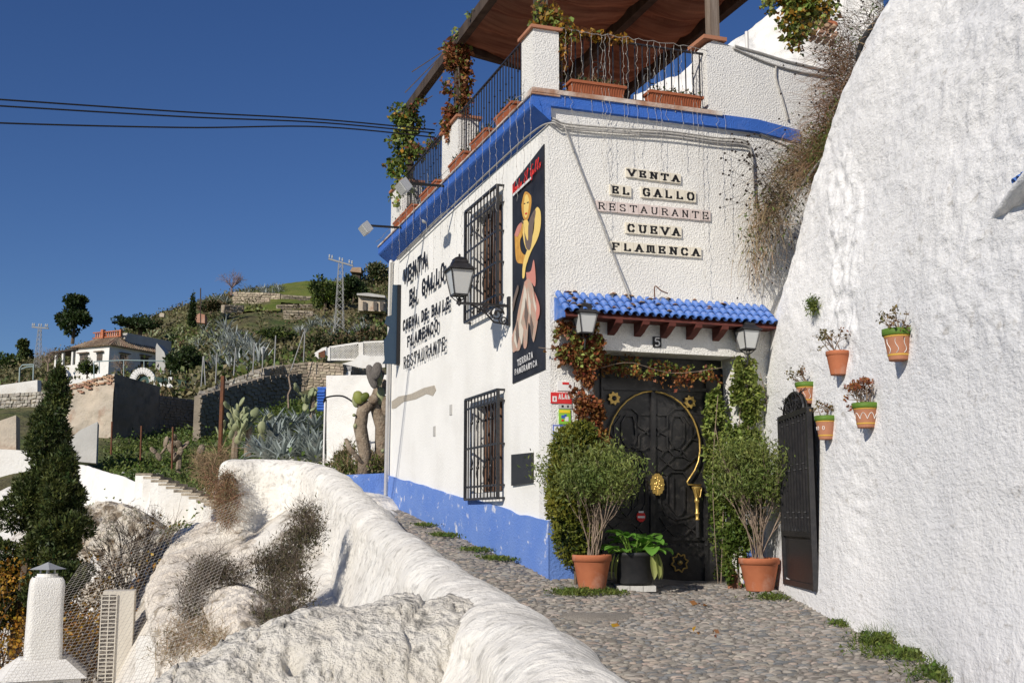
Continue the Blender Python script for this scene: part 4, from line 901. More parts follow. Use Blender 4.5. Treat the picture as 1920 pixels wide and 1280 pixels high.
# ================================================================ parapet along the lane
def parapet():
    prof = []                                          # (side, height) in units; s>0 towards the lane
    for t in np.linspace(0, 1, 10): prof.append((1.0, -1.3*(1-t)-.22))
    for a in np.linspace(0, math.pi, 40)[1:-1]: prof.append((math.cos(a), -.22+.22*math.sin(a)))
    for t in np.linspace(0, 1, 70)**1.3: prof.append((-1.0-1.55*t*1.2, -.22-3.0*t))
    prof = np.array(prof); n = len(PATH); m = len(prof); T = np.gradient(PATH[:, :2], axis=0); T /= np.linalg.norm(T, axis=1)[:, None]
    N = np.c_[T[:, 1], -T[:, 0]]                       # right-hand side
    s_ = prof[:, 0][None]*PATH[:, 3][:, None]
    batter = np.interp(PATH[:, 1], [5, 8, 12, 17], [1.9, 1.35, .9, .35])[:, None]
    idx = np.arange(n); batter = np.where(idx[:, None] > 605, np.interp(idx, [605, 690], [.5, .15])[:, None], batter)
    s_ = np.where(prof[:, 0][None] < -1, -PATH[:, 3][:, None] + (prof[:, 0][None]+1)*.6*batter, s_)
    # pinch the last stretch to a round end
    k = np.clip((np.arange(n)-(n-30))/29, 0, 1); pinch = np.sqrt(1-k*k)[:, None]; s_ = s_*np.maximum(pinch, .02)
    X = PATH[:, 0][:, None]+N[:, 0][:, None]*s_; Y = PATH[:, 1][:, None]+N[:, 1][:, None]*s_
    Z = PATH[:, 2][:, None]+prof[:, 1][None] - (1-pinch)*.25
    nz = fbm(X, Y, Z, 5, 1.6)*.04 + fbm(X, Y, Z, 3, 5)*.008
    sg = np.clip(prof[:, 0]/.6, -1, 1)[None]; X = X + nz*N[:, 0][:, None]*sg; Y = Y + nz*N[:, 1][:, None]*sg; Z = Z+fbm(X, Y, Z, 4, 1.3)*.035
    return nmesh('parapet_wall', np.stack([X, Y, Z], -1).reshape(-1, 3), gridfaces(n, m)[:, ::-1], M['old_white'], True)
M['para_white'] = mat('para_white', (.81,.785,.725), .95, (.70,.67,.61), 2.5, bump=.8, bscale=20, bdist=.03, dark=(.20,.19,.17), dscale=9, damt=.5, detail=8, vor=.4, vscale=14)
pw = link('parapet_wall', parapet(), None, 'long rounded white plastered parapet curving along the outer edge of the lane', 'wall')
pw.data.materials.clear(); pw.data.materials.append(M['para_white'])
# near buttress: broad weathered shoulder running left from the parapet
def shoulder():
    n, m = 420, 300; xs = np.linspace(-4.6, .62, n); ys = np.linspace(1.5, 8.6, m); X, Y = np.meshgrid(xs, ys, indexing='ij')
    yb = np.interp(X, [-4.6, -3, -1.9, -1.2, -.5, .1, .6], [3.6, 4.9, 6.0, 6.55, 6.85, 7.05, 7.1])
    zr = np.interp(X, [-4.6, -3, -1.9, -1.2, -.6, -.15, .3, .6], [-1.9, -1.28, -.88, -.57, -.50, -.47, -.50, -1.0])
    d = yb - Y
    front = zr - .25*np.maximum(d, 0) - .42*np.maximum(d-.25, 0)**1.1*1.0
    back = zr - 3.2*np.maximum(-d, 0)**1.1 - .1*np.abs(d)
    Z = np.where(d > 0, front, back)
    Z = Z - .05*np.exp(-(d/.18)**2)*0
    Z = Z + .07*fbm(X, Y, 0*X, 4, 1.1) + .04*fbm(X, Y, 0*X+3, 4, 3.4)*sstep(-.8, .2, d) + .018*fbm(X, Y, 0*X, 4, 11)
    r = fbm(X, Y, 0*X+7, 4, 2.2); Z = Z - .05*sstep(.0, .03, -np.abs(r)+.03)     # cracks
    for hx, hy, hr, hd in ((-1.13, 6.1, .055, .10), (-.75, 5.6, .05, .07), (-1.6, 5.7, .05, .06), (-.35, 6.2, .04, .05)): Z = Z - hd*np.exp(-(((X-hx)**2+(Y-hy)**2)/hr**2)**2)
    # flat step where the plaster has flaked off
    fl = sstep(.05, .08, fbm(X, Y, 0*X+11, 3, .9)); Z = Z + .035*fl
    xc = np.interp(Y, PATH[:, 1], PATH[:, 0]); Z = np.where(X > xc-.12, Z - 5*(X-xc+.12), Z)
    return nmesh('wall_buttress', np.stack([X, Y, Z], -1).reshape(-1, 3), gridfaces(n, m)[:, ::-1]*1, M['old_white'], True)
link('wall_buttress', shoulder(), None, 'broad weathered white plaster shoulder with cracks and holes in the foreground below the parapet', 'wall')
# ================================================================ the whitewashed cave wall on the right
def wall_top(Y): return np.interp(Y, [-6, 3, 6, 7.2, 8.3, 9.2, 9.8, 10.4, 11.0, 11.5, 12.1, 12.6, 13.2], [6.2, 6.2, 6.0, 5.75, 5.45, 5.2, 5.0, 4.82, 4.50, 4.05, 3.42, 2.75, 2.1])
def cwn(Y, Z):
    rough = sstep(1.0, 3.5, Z)*.6+.4; O = 0*Y
    nb = .055*fbm(O, Y*.7, Z, 3, .7) + .010*fbm(O+3, Y*.6, Z, 4, 2.2)*rough + .006*fbm(O, Y*.55, Z, 3, 13)*(.4+1.2*sstep(-.2, .5, fbm(O+5, Y, Z, 2, .6)))
    crumb = sstep(.35, 1.0, .6*fbm(O+9, Y, Z, 3, .7)+1.0*np.exp(-((Y-10.3-.25*(Z-2.2))/.50)**2-((Z-2.3)/1.2)**2))
    nb = nb + crumb*.022*fbm(O, Y, Z, 3, 8)
    flat = np.exp(-((Y-11.1)/1.0)**4-((Z-.1)/1.3)**4); return nb*(1-.85*flat)
def rock():
    n, m = 620, 430; ys = np.r_[np.linspace(-5, 4, 40), np.linspace(4, 13.3, n-40)]; v = np.linspace(0, 1, m)
    Y = np.repeat(ys[:, None], m, 1); zb = gz(2.75, ys)[:, None]-.3; zt = wall_top(ys)[:, None]
    vv = v[None]
    kf = .80                                           # share of the rows on the face, the rest on the top behind
    f = np.clip(vv/kf, 0, 1); b = np.clip((vv-kf)/(1-kf), 0, 1)
    zt2 = zt - .10*0
    Z = zb + (zt2-zb)*np.sin(f*math.pi/2*1.0)**1.0*1.0
    Z = zb + (zt2-zb)*f + b*.9
    lean = .085*(Z-zb) + .012*np.maximum(Z-zb-1.5, 0)**2
    rd = .16*np.maximum(f-.92, 0)**1.5/.02
    X = 2.70 + lean + rd + b*4.5 + .03*np.sin(Y*.9)
    X = X - .42*sstep(1.2, .0, Z-gz(2.75, Y))*sstep(9.5, 4.5, Y)*.4
    fade = sstep(0, .05, f)
    rough = sstep(1.0, 3.5, Z)*.6+.4
    nb = cwn(Y, Z)
    X = X + nb; Z = Z + .05*fbm(X, Y, Z, 3, 1.5)*b
    return nmesh('cave_wall', np.stack([X, Y, Z], -1).reshape(-1, 3), gridfaces(len(ys), m), M['rock_white'], True)
cw_ = link('cave_wall', rock(), None, 'lumpy whitewashed cave rock face filling the right side of the lane', 'rock wall')
def CWX(Y, Z):
    zb = float(gz(2.75, Y))-.3; h = Z-zb; return 2.70+.085*h+.012*max(h-1.5, 0)**2+.03*math.sin(Y*.9)-.168*float(sstep(1.2, 0, Z-float(gz(2.75, Y)))*sstep(9.5, 4.5, Y))+float(cwn(np.array([Y]), np.array([Z]))[0])
def onwall(px, py):                                    # intersect a line of sight with the rock face
    d = ray(px, py); lo, hi = 4.0, 13.0
    for _ in range(50):
        mid = (lo+hi)/2; q = d*(mid/d.y)
        if q.x < CWX(mid, q.z): lo = mid
        else: hi = mid
    return d*(lo/d.y)
# hose along the rim
hp_ = [(1700, -20), (1690, 28), (1660, 50), (1635, 75), (1618, 105), (1612, 145), (1604, 180), (1598, 235), (1560, 285), (1520, 335), (1490, 385), (1468, 430), (1445, 500), (1434, 560)]
def hoseY(px): return np.interp(px, [1430, 1470, 1520, 1600, 1615, 1660, 1700], [12.75, 12.5, 12.0, 11.4, 11.0, 10.6, 10.2])
pts_ = [P(a, b, float(hoseY(a))) for a, b in hp_]
cable('rim_cable', [p+Vector((-.05, -.06, .0)) for p in pts_], .015, 'cable_grey', 'pale grey cable following the rim of the cave wall')
cable('rim_hose', [p+Vector((-.06, -.12, .05)) for p in pts_[:8]], .03, 'hose', 'thick black hose along the upper rim of the cave wall')
# things at the frame edge: blue tiled niche corner and a plaster ledge
q = onwall(1936, 345); t = thing('blue_tile_canopy', 'end of a small blue tiled canopy at the right edge on the cave wall', 'tile canopy', q)
mb = MB(); tmq = tile_mesh(.05, .22, False)
mb.prism([(0, .12), (-.25, -.02), (-.25, -.07), (0, -.07)], (1, 0, 0), (0, 0, 1), (0, 1, 0), (.03, -.75, 0), .75); mb.build('board', M['blue_tile'], t)
for i in range(6): o = link('roof_tile', tmq, t, at=(-.24, -.06-i*.12, .0)); o.rotation_euler = (.5, 0, -math.pi/2)
t.scale = (.5, .5, .5)
q = onwall(1885, 395); t = thing('plaster_ledge', 'small white plaster ledge sticking out at the right edge of the cave wall', 'ledge', q)
mb = MB(); n_ = 14; A = np.zeros((n_, 9, 3))
for i in range(n_):
    f = i/(n_-1); w_ = .22*f**.7+.01
    for j in range(9):
        a = math.pi*(j/8-.5); A[i, j] = (.06-w_*math.cos(a), .35-1.2*f, .07*math.sin(a)*(.4+f)-.02*f+.10*f)
A += .012*fbm(A[..., 0:1], A[..., 1:2], A[..., 2:3], 3, 9); mb.grid(A); mb.build('ledge', M['rock_white'], t, True)
# ---------------------------------------------------------------- iron side gate in the cave wall
g0 = P(1466, 790, 11.75); XG = CWX(11, .1)-.07
def gp(px, py, X=None):
    d = ray(px, py); return d*((X if X is not None else XG)/d.x)
ga, gb = gp(1474, 1100), gp(1529, 1108); gat, gbt = gp(1472, 780), gp(1520, 760)
t = thing('side_gate', 'narrow black iron gate with vertical bars and an arched grille top in the cave wall', 'gate', (XG, (ga.y+gb.y)/2, gb.z))
yA, yB = ga.y, gb.y; yc = (yA+yB)/2; H = (gat.z+gbt.z)/2-gb.z; zb_ = .0
def g_(mb, name, m='iron', **k): return mb.build(name, M[m], t, **k)
mb = MB(); mb.box((.05, 0, H/2), (.01, yA-yB-.04, H)); g_(mb, 'gap_backing', 'black_back')  # black sheet stands in for the dark gaps between the bars
mb = MB()
for y in (yA-yc, yB-yc): mb.box((0, y, H/2), (.05, .05, H))
for z in (.03, .50, H-.02): mb.box((.0, 0, z), (.045, yA-yB, .05))
mb.box((.01, 0, .27), (.02, yA-yB-.03, .44)); g_(mb, 'gate_frame')
for i in range(9):
    y = yB-yc+(yA-yB)*(i+1)/10; mb = MB(); mb.tube([(-.01, y, .5), (-.01, y, H)], .014, 5)
    for k in range(3): mb.lathe([(0, -.03), (.02, 0), (0, .03)], 5, (-.01, y, .65+k*.45+(i % 2)*.05))
    g_(mb, 'gate_bar')
mb = MB()
for i in range(7):
    a = math.pi*(i+.5)/7; mb.tube([(-.0, .1*math.cos(a), H), (.02, .36*math.cos(a)*(yA-yB)+.08, H+.20*math.sin(a))], .009, 4)
mb.tube([(.02, (yA-yB)*.36*math.cos(a)+.08, H+.20*math.sin(a)) for a in np.linspace(0, math.pi, 14)], .014, 5)
for k in range(60): a = random.uniform(0, math.pi); r = random.uniform(.2, 1); c = Vector((random.uniform(-.02, .03), (yA-yB)*.36*r*math.cos(a)+.08, H+.2*r*math.sin(a))); mb.tube([c, c+Vector((random.gauss(0, .03), random.gauss(0, .06), random.gauss(.02, .05)))], .005, 3)
g_(mb, 'gate_crest')
mb = MB(); mb.prism([((yA-yB)*.38*math.cos(a)+.08, .21*math.sin(a)) for a in np.linspace(0, math.pi, 12)], (0, 1, 0), (0, 0, 1), (1, 0, 0), (.04, 0, H), .01); g_(mb, 'arch_backing')
# ---------------------------------------------------------------- pots
def pot_mesh(R, H, m='terracotta', rim=True):
    mb = MB(); r = R*.66
    pr = [(0, .0), (r, 0), (r*1.02, .01), (R*.93, H*.80), (R*.94, H*.81), (R, H*.82), (R*1.01, H*.97), (R*.99, H), (R*.9, H), (R*.87, H*.86), (R*.6, H*.85), (0, H*.86)]
    mb.lathe(pr, 28); return mb
def twigshrub(t, base_z, hgt, wid, nstem, leafm_, nleaf, seed, leafsize=.035, lean=(0, 0), twig='twig', sprd=.14):
    rr = random.Random(seed); rg = np.random.default_rng(seed); mb = MB(); tips = []
    for i in range(nstem):
        a = rr.uniform(0, 6.28); sp = rr.uniform(.02, .22); hg = hgt*rr.uniform(.72, 1.12)
        branchy(mb, (rr.uniform(-.05, .05), rr.uniform(-.05, .05), base_z), (math.cos(a)*sp+lean[0], math.sin(a)*sp+lean[1], 1), hg*.5, .0068, 2, sprd, 3, rr, 4, tips, 4, .05)
    mb.build('stems', M[twig], t)
    tp_ = np.array([q[0] for q in tips]); 
    p = tp_[rg.integers(0, len(tp_), nleaf)] + rg.normal(0, 1, (nleaf, 3))*np.array([wid*.15, wid*.15, hgt*.07])
    v, f = leaves(p, leafsize, .26, 1.1, rng=rg); link('foliage', leafmesh('foliage', [(v, f, 0)], [M[leafm_]]), t)
def atg(px, py, Yd):                                   # a spot on the lane seen at px, at depth Yd
    X = ray(px, py).x/ray(px, py).y*Yd; return Vector((X, Yd, zst(X, Yd)))
b = atg(1110, 1080, 11.55); t = thing('potted_shrub', 'bare-stemmed green shrub in the terracotta pot left of the door', 'potted plant', b)
hm = lambda mb, n, m, t, **k: mb.build(n, M[m], t, True, **k)
hm(pot_mesh(.195, .34), 'pot', 'terracotta', t); mb = MB(); mb.lathe([(0, .30), (.18, .295)], 14); hm(mb, 'soil', 'soil', t)
twigshrub(t, .28, 1.0, .50, 17, 'leaf_shrub', 12000, 3, .048, (.10, 0))
b = atg(1424, 1080, 11.9); t = thing('potted_shrub', 'bare-stemmed green shrub in the terracotta pot right of the door', 'potted plant', b)
hm(pot_mesh(.205, .33), 'pot', 'terracotta', t); mb = MB(); mb.lathe([(0, .29), (.18, .285)], 14); hm(mb, 'soil', 'soil', t)
twigshrub(t, .27, 1.05, .46, 17, 'leaf_shrub', 12000, 5, .048, (-.02, -.02))
b = atg(1190, 1085, 11.75); t = thing('potted_plant', 'black plastic tub with big glossy leaves in front of the door', 'potted plant', b)
mb = MB(); mb.lathe([(0, .06), (.165, .06), (.175, .08), (.19, .33), (.20, .335), (.205, .37), (.19, .375), (.18, .34), (0, .33)], 28); hm(mb, 'tub', 'black_plastic', t)
mb = MB()
for i in range(3): mb.box((-.13+i*.13, 0, .02), (.125, .34, .055))
mb.build('stone_base', M['pale_grey'], t)
def bigleaf(L, W, droop, az, el, o):
    n, m = 9, 5; A = np.zeros((n, m, 3)); p = np.array(o, float); e = el
    for i in range(n):
        f = i/(n-1); w_ = W*math.sin(math.pi*min(1, .06+f*.94))**.75*(1 if f < .98 else .1)
        s_ = np.array([-math.sin(az), math.cos(az), 0]); up = np.array([-math.cos(az)*math.sin(e), -math.sin(az)*math.sin(e), math.cos(e)])
        for j in range(m): a = (j/(m-1)-.5)*2; A[i, j] = p + s_*a*w_/2 + up*abs(a)**1.3*w_*.18
        p = p + np.array([math.cos(az)*math.cos(e), math.sin(az)*math.cos(e), math.sin(e)])*L/(n-1); e -= droop/(n-1)
    return A
rr = random.Random(4)
for i in range(48):
    az = rr.uniform(0, 6.28); el = rr.uniform(.25, 1.35); L = rr.uniform(.12, .19); st_ = rr.uniform(.05, .24)
    o = (math.cos(az)*.05+math.cos(az)*math.cos(el)*st_, math.sin(az)*.05+math.sin(az)*math.cos(el)*st_, .34+math.sin(el)*st_)
    mb = MB(); mb.tube([(math.cos(az)*.04, math.sin(az)*.04, .33), o], .006, 4, False); mb.grid(bigleaf(L, L*.85, rr.uniform(.4, 1.3), az+rr.gauss(0, .5), el*.5-.1, o)); mb.build('leaf', M['leaf_pot'], t, True)
for az, dx in ((3.4, -.16), (5.5, .2), (-.3, .22), (3.0, -.2), (5.2, .16)):
    mb = MB(); mb.grid(bigleaf(.26, .09, .3, az, -1.3, (dx, -.12, .36))); mb.build('leaf', M['leaf_pale'], t, True)
# pots hanging on the cave wall
def wallpot(px, pt, pb, wpx, lab, style, plant, nm='wall_pot'):
    c = onwall(px, (pt+pb)/2); sc = c.y/F; Hh = (pb-pt)*sc*1.0; R = wpx*sc/2
    c = Vector((c.x-R*.86, c.y-.0, c.z-Hh/2)); c = P(px, pb, c.y-R*.2)
    c.x = min(c.x, CWX(c.y, c.z)-R*.45)
    t = thing(nm, lab, 'wall pot', c, 0, 'flower pots hung on the cave wall')
    hm(pot_mesh(R, Hh, rim=True), 'pot', 'terra_dry' if style else 'terracotta', t)
    if style:
        mb = MB(); mb.lathe([(R*1.0, Hh*.80), (R*1.035, Hh*.815), (R*1.045, Hh*1.01), (R*.9, Hh*1.012), (R*.86, Hh*.9)], 28); hm(mb, 'painted_rim', 'green_paint', t)
        mb = MB()
        for z in (.14, .74): r_ = R*(.66+.27*z/.8)+.0015; mb.lathe([(r_, Hh*z), (r_+.002, Hh*(z+.02)), (r_+.002, Hh*(z+.045)), (r_+.002, Hh*(z+.06))], 24)
        hm(mb, 'painted_band', 'yellow_paint', t)
        mb = MB()
        for k in range(9 if style < 3 else 7):
            a0_ = k*2*math.pi/9; r_ = R*.82+.004
            def cyl(a, z): return (math.cos(a)*(R*(.66+.27*z/.8)+.003), math.sin(a)*(R*(.66+.27*z/.8)+.003), Hh*z)
            if style == 1: pp = [cyl(a0_+.28*(1-t_)*math.sin(t_*5), .22+.45*t_) for t_ in np.linspace(0, 1, 9)]
            elif style == 2: pp = [cyl(a0_+.35*(t_-.5)*2, .35+.25*math.sin(math.pi*t_)) for t_ in np.linspace(0, 1, 8)]
            else: pp = [cyl(a0_+.12*math.cos(t_*6.28), .48+.08*math.sin(t_*6.28)) for t_ in np.linspace(0, 1, 7)]
            mb.tube(pp, .0028, 3)
        mb.build('painted_scrolls', M['white_paint'], t)
    mb = MB(); mb.lathe([(0, Hh*.9), (R*.85, Hh*.88)], 14); hm(mb, 'soil', 'soil', t)
    rr = random.Random(int(px)); rg = np.random.default_rng(int(px)); mb = MB(); tips = []
    n, hgt, spd, ang = plant
    for i in range(n): branchy(mb, (rr.uniform(-.4, .4)*R, rr.uniform(-.4, .4)*R, Hh*.88), (rr.gauss(ang, spd), rr.gauss(-.1, .3), 1), hgt*.6, .005, 1, .5, 2, rr, 4, tips, 4)
    mb.build('stems', M['twig'], t)
    tp_ = np.array([q_[0] for q_ in tips]); k = len(tp_)*9; p = tp_[rg.integers(0, len(tp_), k)]+rg.normal(0, .012, (k, 3)); v, f = leaves(p, .026, .7, .3, rng=rg); link('leaves', leafmesh('leaves', [(v, f, 0)], [M['succulent' if n < 20 else 'leaf_red']]), t)
wallpot(1697, 617, 676, 56, 'largest green-rimmed pot, highest and farthest right on the cave wall', 1, (7, .20, .5, -.8))
wallpot(1584, 658, 703, 45, 'plain terracotta pot without paint on the cave wall', 0, (8, .24, .5, -.5))
wallpot(1519, 717, 757, 37, 'small green-rimmed pot next to the top of the iron gate', 1, (7, .17, .4, -.4))
wallpot(1636, 756, 802, 49, 'green-rimmed pot with the fullest dry plant, lower right of the group', 2, (22, .22, .4, 0))
wallpot(1558, 780, 824, 39, 'lowest small green-rimmed pot with painted dots', 3, (6, .15, .25, -.1))
# nails and small fern on the cave wall
q = onwall(1537, 575); t = thing('wall_fern', 'small green plant growing out of a crack in the cave wall', 'plant', q+Vector((-.03, 0, 0)))
n = 260; dr = np.c_[-np.abs(RNG.normal(.5, .3, n)), RNG.normal(0, .8, n), RNG.normal(.2, .6, n)]; L = ribbons(np.zeros((n, 3)), dr, RNG.uniform(.06, .17, n), .008, 3)
b_ = leaves(dr/np.linalg.norm(dr, axis=1)[:, None]*RNG.uniform(.03, .13, n)[:, None], .03, .4); link('fronds', leafmesh('fronds', [(*L, 0), (*b_, 0)], [M['grass']]), t)
# ---------------------------------------------------------------- vines on the house
def bpt(x, y, z): return np.array(BW(x, y, z))
def wallcloud(px_poly, n, out, thick, rng, gs=6, gate=-.25):     # points over a polygon on the front facade
    P_ = np.array([LF(a, b, out) for a, b in px_poly]); lo, hi = P_.min(0), P_.max(0); res = []
    while len(res) < n:
        q = lo+(hi-lo)*rng.random((n*3, 2)); ins = np.zeros(len(q), bool); j = len(P_)-1
        for i in range(len(P_)):
            a, b = P_[i], P_[j]; c = ((a[1] > q[:, 1]) != (b[1] > q[:, 1])) & (q[:, 0] < (b[0]-a[0])*(q[:, 1]-a[1])/(b[1]-a[1]+1e-9)+a[0]); ins ^= c; j = i
        g = fbm(q[:, 0], q[:, 1], q[:, 0]*0+out, 3, gs) > gate
        q = q[ins & g]; res.extend(q.tolist())
    q = np.array(res[:n]); d = -(out-thick/2+thick*rng.random(n)*(.55+.45*fbm(q[:, 0], q[:, 1], q[:, 0]*0, 2, 5)))
    return np.c_[q[:, 0], d, q[:, 1]]
def bvine(name, lab, polys, stems, ox, oz, cat='climbing plant'):
    t = bthing(name, lab, cat, ox, 0, oz); o = np.array([ox, 0, oz]); sets = []; mats = []
    for poly, n, out, th, m, sz in polys:
        p = wallcloud(poly, n, out, th, RNG)-o; v, f = leaves(p, sz, .75, -.35, np.tile([0, -1., 0], (len(p), 1))); sets.append((v, f, len(mats))); mats.append(M[m])
    link('foliage', leafmesh('foliage', sets, mats), t)
    for pts in stems:
        mb = MB(); q = [Vector((*LF(a, b, .05), 0)) for a, b in pts]; q = [Vector((p.x-ox, -.06-random.uniform(0, .05), p.y-oz)) for p in q]; mb.tube(catmull_v(q), random.uniform(.003, .006), 4); mb.build('stem', M['twig'], t)
    return t
bvine('red_creeper', 'dense red and rust creeper climbing the left side of the door up to the hood',
 [([(1052, 605), (1110, 590), (1130, 640), (1122, 700), (1128, 760), (1145, 835), (1118, 845), (1085, 800), (1072, 740), (1060, 690), (1035, 650)], 2300, .13, .16, 'leaf_rust', .050),
  ([(1052, 600), (1112, 580), (1132, 640), (1125, 700), (1128, 770), (1146, 830), (1115, 830), (1080, 740), (1050, 650)], 1300, .15, .18, 'leaf_red', .048),
  ([(1045, 610), (1125, 600), (1130, 680), (1080, 700), (1040, 650)], 500, .16, .2, 'leaf_ivy', .045),
  ([(1020, 655), (1050, 648), (1060, 700), (1045, 690)], 60, .05, .06, 'leaf_rust', .035)],
 [[(1100, 1000), (1095, 850), (1090, 760), (1080, 650)], [(1110, 1000), (1120, 800), (1105, 700), (1100, 600)], [(1085, 700), (1060, 660), (1025, 655), (1008, 652)]], LF(1090, 700)[0], -.6)
bvine('red_creeper', 'thin garland of red and green creeper hanging across the top of the door',
 [([(1125, 665), (1200, 668), (1290, 690), (1350, 690), (1350, 715), (1300, 712), (1262, 725), (1215, 710), (1160, 700), (1125, 705)], 650, -.12, .12, 'leaf_red', .042),
  ([(1125, 665), (1200, 672), (1290, 684), (1350, 684), (1350, 712), (1280, 705), (1160, 700)], 420, -.12, .12, 'leaf_ivy', .040), ([(1240, 700), (1300, 690), (1300, 730), (1280, 735)], 80, -.12, .06, 'leaf_rust', .045)],
 [[(1125, 690), (1180, 680), (1260, 700), (1350, 690)]], LF(1240, 690)[0], dz-.1)
bvine('green_creeper', 'green creeper with drooping leaves climbing the door frame on its right half',
 [([(1330, 740), (1352, 720), (1360, 760), (1362, 900), (1350, 1000), (1338, 1080), (1350, 1000), (1325, 880), (1318, 800)], 1400, -.10, .14, 'leaf_ivy', .056),
  ([(1325, 760), (1355, 760), (1362, 1060), (1345, 1090), (1330, 950)], 900, -.10, .16, 'leaf_green', .045)],
 [[(1345, 1095), (1335, 900), (1345, 740)], [(1350, 1095), (1352, 900), (1340, 800)]], LF(1345, 900)[0], -.7)
bvine('green_creeper', 'pale green creeper on the white jamb below the right door lantern',
 [([(1378, 668), (1412, 672), (1430, 760), (1425, 900), (1412, 960), (1375, 900), (1362, 860), (1372, 760)], 1900, .10, .16, 'leaf_ivy', .056),
  ([(1378, 690), (1408, 700), (1420, 800), (1415, 900), (1380, 900), (1368, 800)], 900, .12, .16, 'leaf_green', .045), ([(1400, 720), (1440, 720), (1448, 830), (1415, 850)], 200, .04, .06, 'leaf_pale', .028)],
 [[(1400, 1050), (1395, 900), (1400, 800), (1395, 670)], [(1375, 1050), (1380, 850), (1390, 720)], [(1415, 900), (1440, 800), (1420, 700)]], LF(1400, 900)[0], -.7)
# thuja beside the pot
b = atg(1080, 1060, 11.75); t = thing('thuja_bush', 'dense olive green thuja bush against the front wall left of the door', 'bush', b)
bl = [(0, 0, .55, .24, .2, .4), (-.03, 0, 1.0, .27, .2, .36), (-.02, .02, 1.35, .24, .17, .25), (.1, -.02, 1.15, .22, .18, .3), (-.08, 0, .8, .22, .2, .3), (.06, 0, 1.5, .16, .14, .14)]
p, d_ = blob_points(bl, 21000, .75, -.5, 9); v, f = leaves(p, .045, .35, .5, d_); link('foliage', leafmesh('foliage', [(v, f, 0)], [M['leaf_thuja']]), t)
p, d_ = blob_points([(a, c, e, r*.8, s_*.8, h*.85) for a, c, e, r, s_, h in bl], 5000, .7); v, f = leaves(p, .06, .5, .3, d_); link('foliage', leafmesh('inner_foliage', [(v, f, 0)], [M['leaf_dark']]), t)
mb = MB(); branchy(mb, (0, 0, 0), (0, 0, 1), .8, .02, 1, .2, 4); mb.build('trunk', M['bark'], t)
b = atg(1385, 1075, 12.1); t = thing('thuja_bush', 'narrow green climbing bush between the door and the right pot', 'bush', b)
p, d_ = blob_points([(-.02, 0, .35, .14, .12, .4), (-.06, 0, .8, .13, .12, .4), (.08, 0, .9, .2, .12, .5)], 7000, .6, -.3, 7); v, f = leaves(p, .045, .5, .1, d_); link('foliage', leafmesh('foliage', [(v, f, 0)], [M['leaf_green']]), t)
mb = MB(); mb.tube([(0, 0, 0), (0, .02, .6), (.03, .05, 1.2)], .012, 5); mb.build('trunk', M['bark'], t)
b = atg(1376, 1075, 12.2); t = thing('clay_slab', 'broken orange clay slab leaning behind the right pot', 'slab', b)
mb = MB(); mb.prism([(-.07, 0), (.09, 0), (.05, .12), (-.02, .26), (-.06, .22)], (1, .1, 0), (0, .2, 1), (0, -1, .1), (0, 0, .0), .03); mb.build('slab', M['terra_dry'], t)
# terrace greenery
def freevine(name, lab, blobs, sets_, base, stems=(), tw='twig_dark', gate=-.2, gs=5):
    t = thing(name, lab, 'climbing plant', base); S_ = []; mm = []
    for n, m, sz in sets_:
        p, d_ = blob_points(blobs, n, .35, gate, gs); p = p-np.array(base); v, f = leaves(p, sz, .8, -.3, d_*.3); S_.append((v, f, len(mm))); mm.append(M[m])
    link('foliage', leafmesh('foliage', S_, mm), t)
    for s_ in stems: mb = MB(); mb.tube([Vector(q)-Vector(base) for q in s_], .009, 4); mb.build('stem', M[tw], t)
c1 = BW(.0, (q0[0]+q1[0])/2, 0)
freevine('red_creeper', 'thick rust-red creeper wrapped round the second terrace post', [(c1.x, c1.y, MZ+z, .24-.03*abs(z-.7), .2, .26) for z in (.0, .2, .45, .7, .95, 1.1)], [(1800, 'leaf_red', .06), (1500, 'leaf_rust', .06), (700, 'leaf_green', .055)], (c1.x, c1.y, MZ), [[(c1.x, c1.y-.1, MZ-.4), (c1.x+.05, c1.y-.12, MZ+.4), (c1.x, c1.y-.1, MZ+1.2)]])
c2 = BW(-.05, r0[0]+.1, 0)
freevine('green_creeper', 'green and yellow creeper on the farthest terrace post', [(c2.x+random.uniform(-.15, .15), c2.y, FZ+z, .26, .2, .2) for z in (-.2, 0, .25, .5, .75, 1.0, 1.2)], [(1300, 'leaf_green', .07), (900, 'leaf_ivy', .07), (200, 'leaf_yellow', .07)], (c2.x, c2.y, FZ), [[(c2.x, c2.y, FZ-.3), (c2.x+.05, c2.y, FZ+.6), (c2.x, c2.y, FZ+1.2)]])
dn = [(c2.x+(c1.x-c2.x)*f, c2.y+(c1.y-c2.y)*f, FZ+.75-1.1*f*(1-f)*1.6-.2*f) for f in np.linspace(0, .9, 9)]
up_ = [(c2.x+(c1.x-c2.x)*f*.6, c2.y+(c1.y-c2.y)*f*.6, FZ+1.05+.10*math.sin(f*5)) for f in np.linspace(0, .9, 7)]
freevine('green_creeper', 'loose creeper garland hanging between the two far terrace posts', [(a, b, c, .13, .13, .07) for a, b, c in dn]+[(a, b, c, .1, .1, .05) for a, b, c in up_[:5]], [(420, 'leaf_green', .055), (300, 'leaf_rust', .055)], dn[0], [dn, up_])
c3 = BW(pb+.06, .05, 0)
freevine('yellow_creeper', 'orange and yellow creeper beside the corner pillar, trailing along the front rail', [(c3.x, c3.y, ZT+z, .10, .1, .12) for z in (.1, .25, .4, .55)]+[(*BW(pb+f, .03, 0)[:2], LF(1200, 80)[1]+.02, .08, .08, .05) for f in np.linspace(0, .8, 12)], [(350, 'leaf_orange', .055), (350, 'leaf_rust', .05), (160, 'leaf_yellow', .05), (80, 'leaf_green', .05)], (c3.x, c3.y, ZT), [[(c3.x, c3.y, ZT+.05), (c3.x, c3.y-.03, ZT+.5)]])
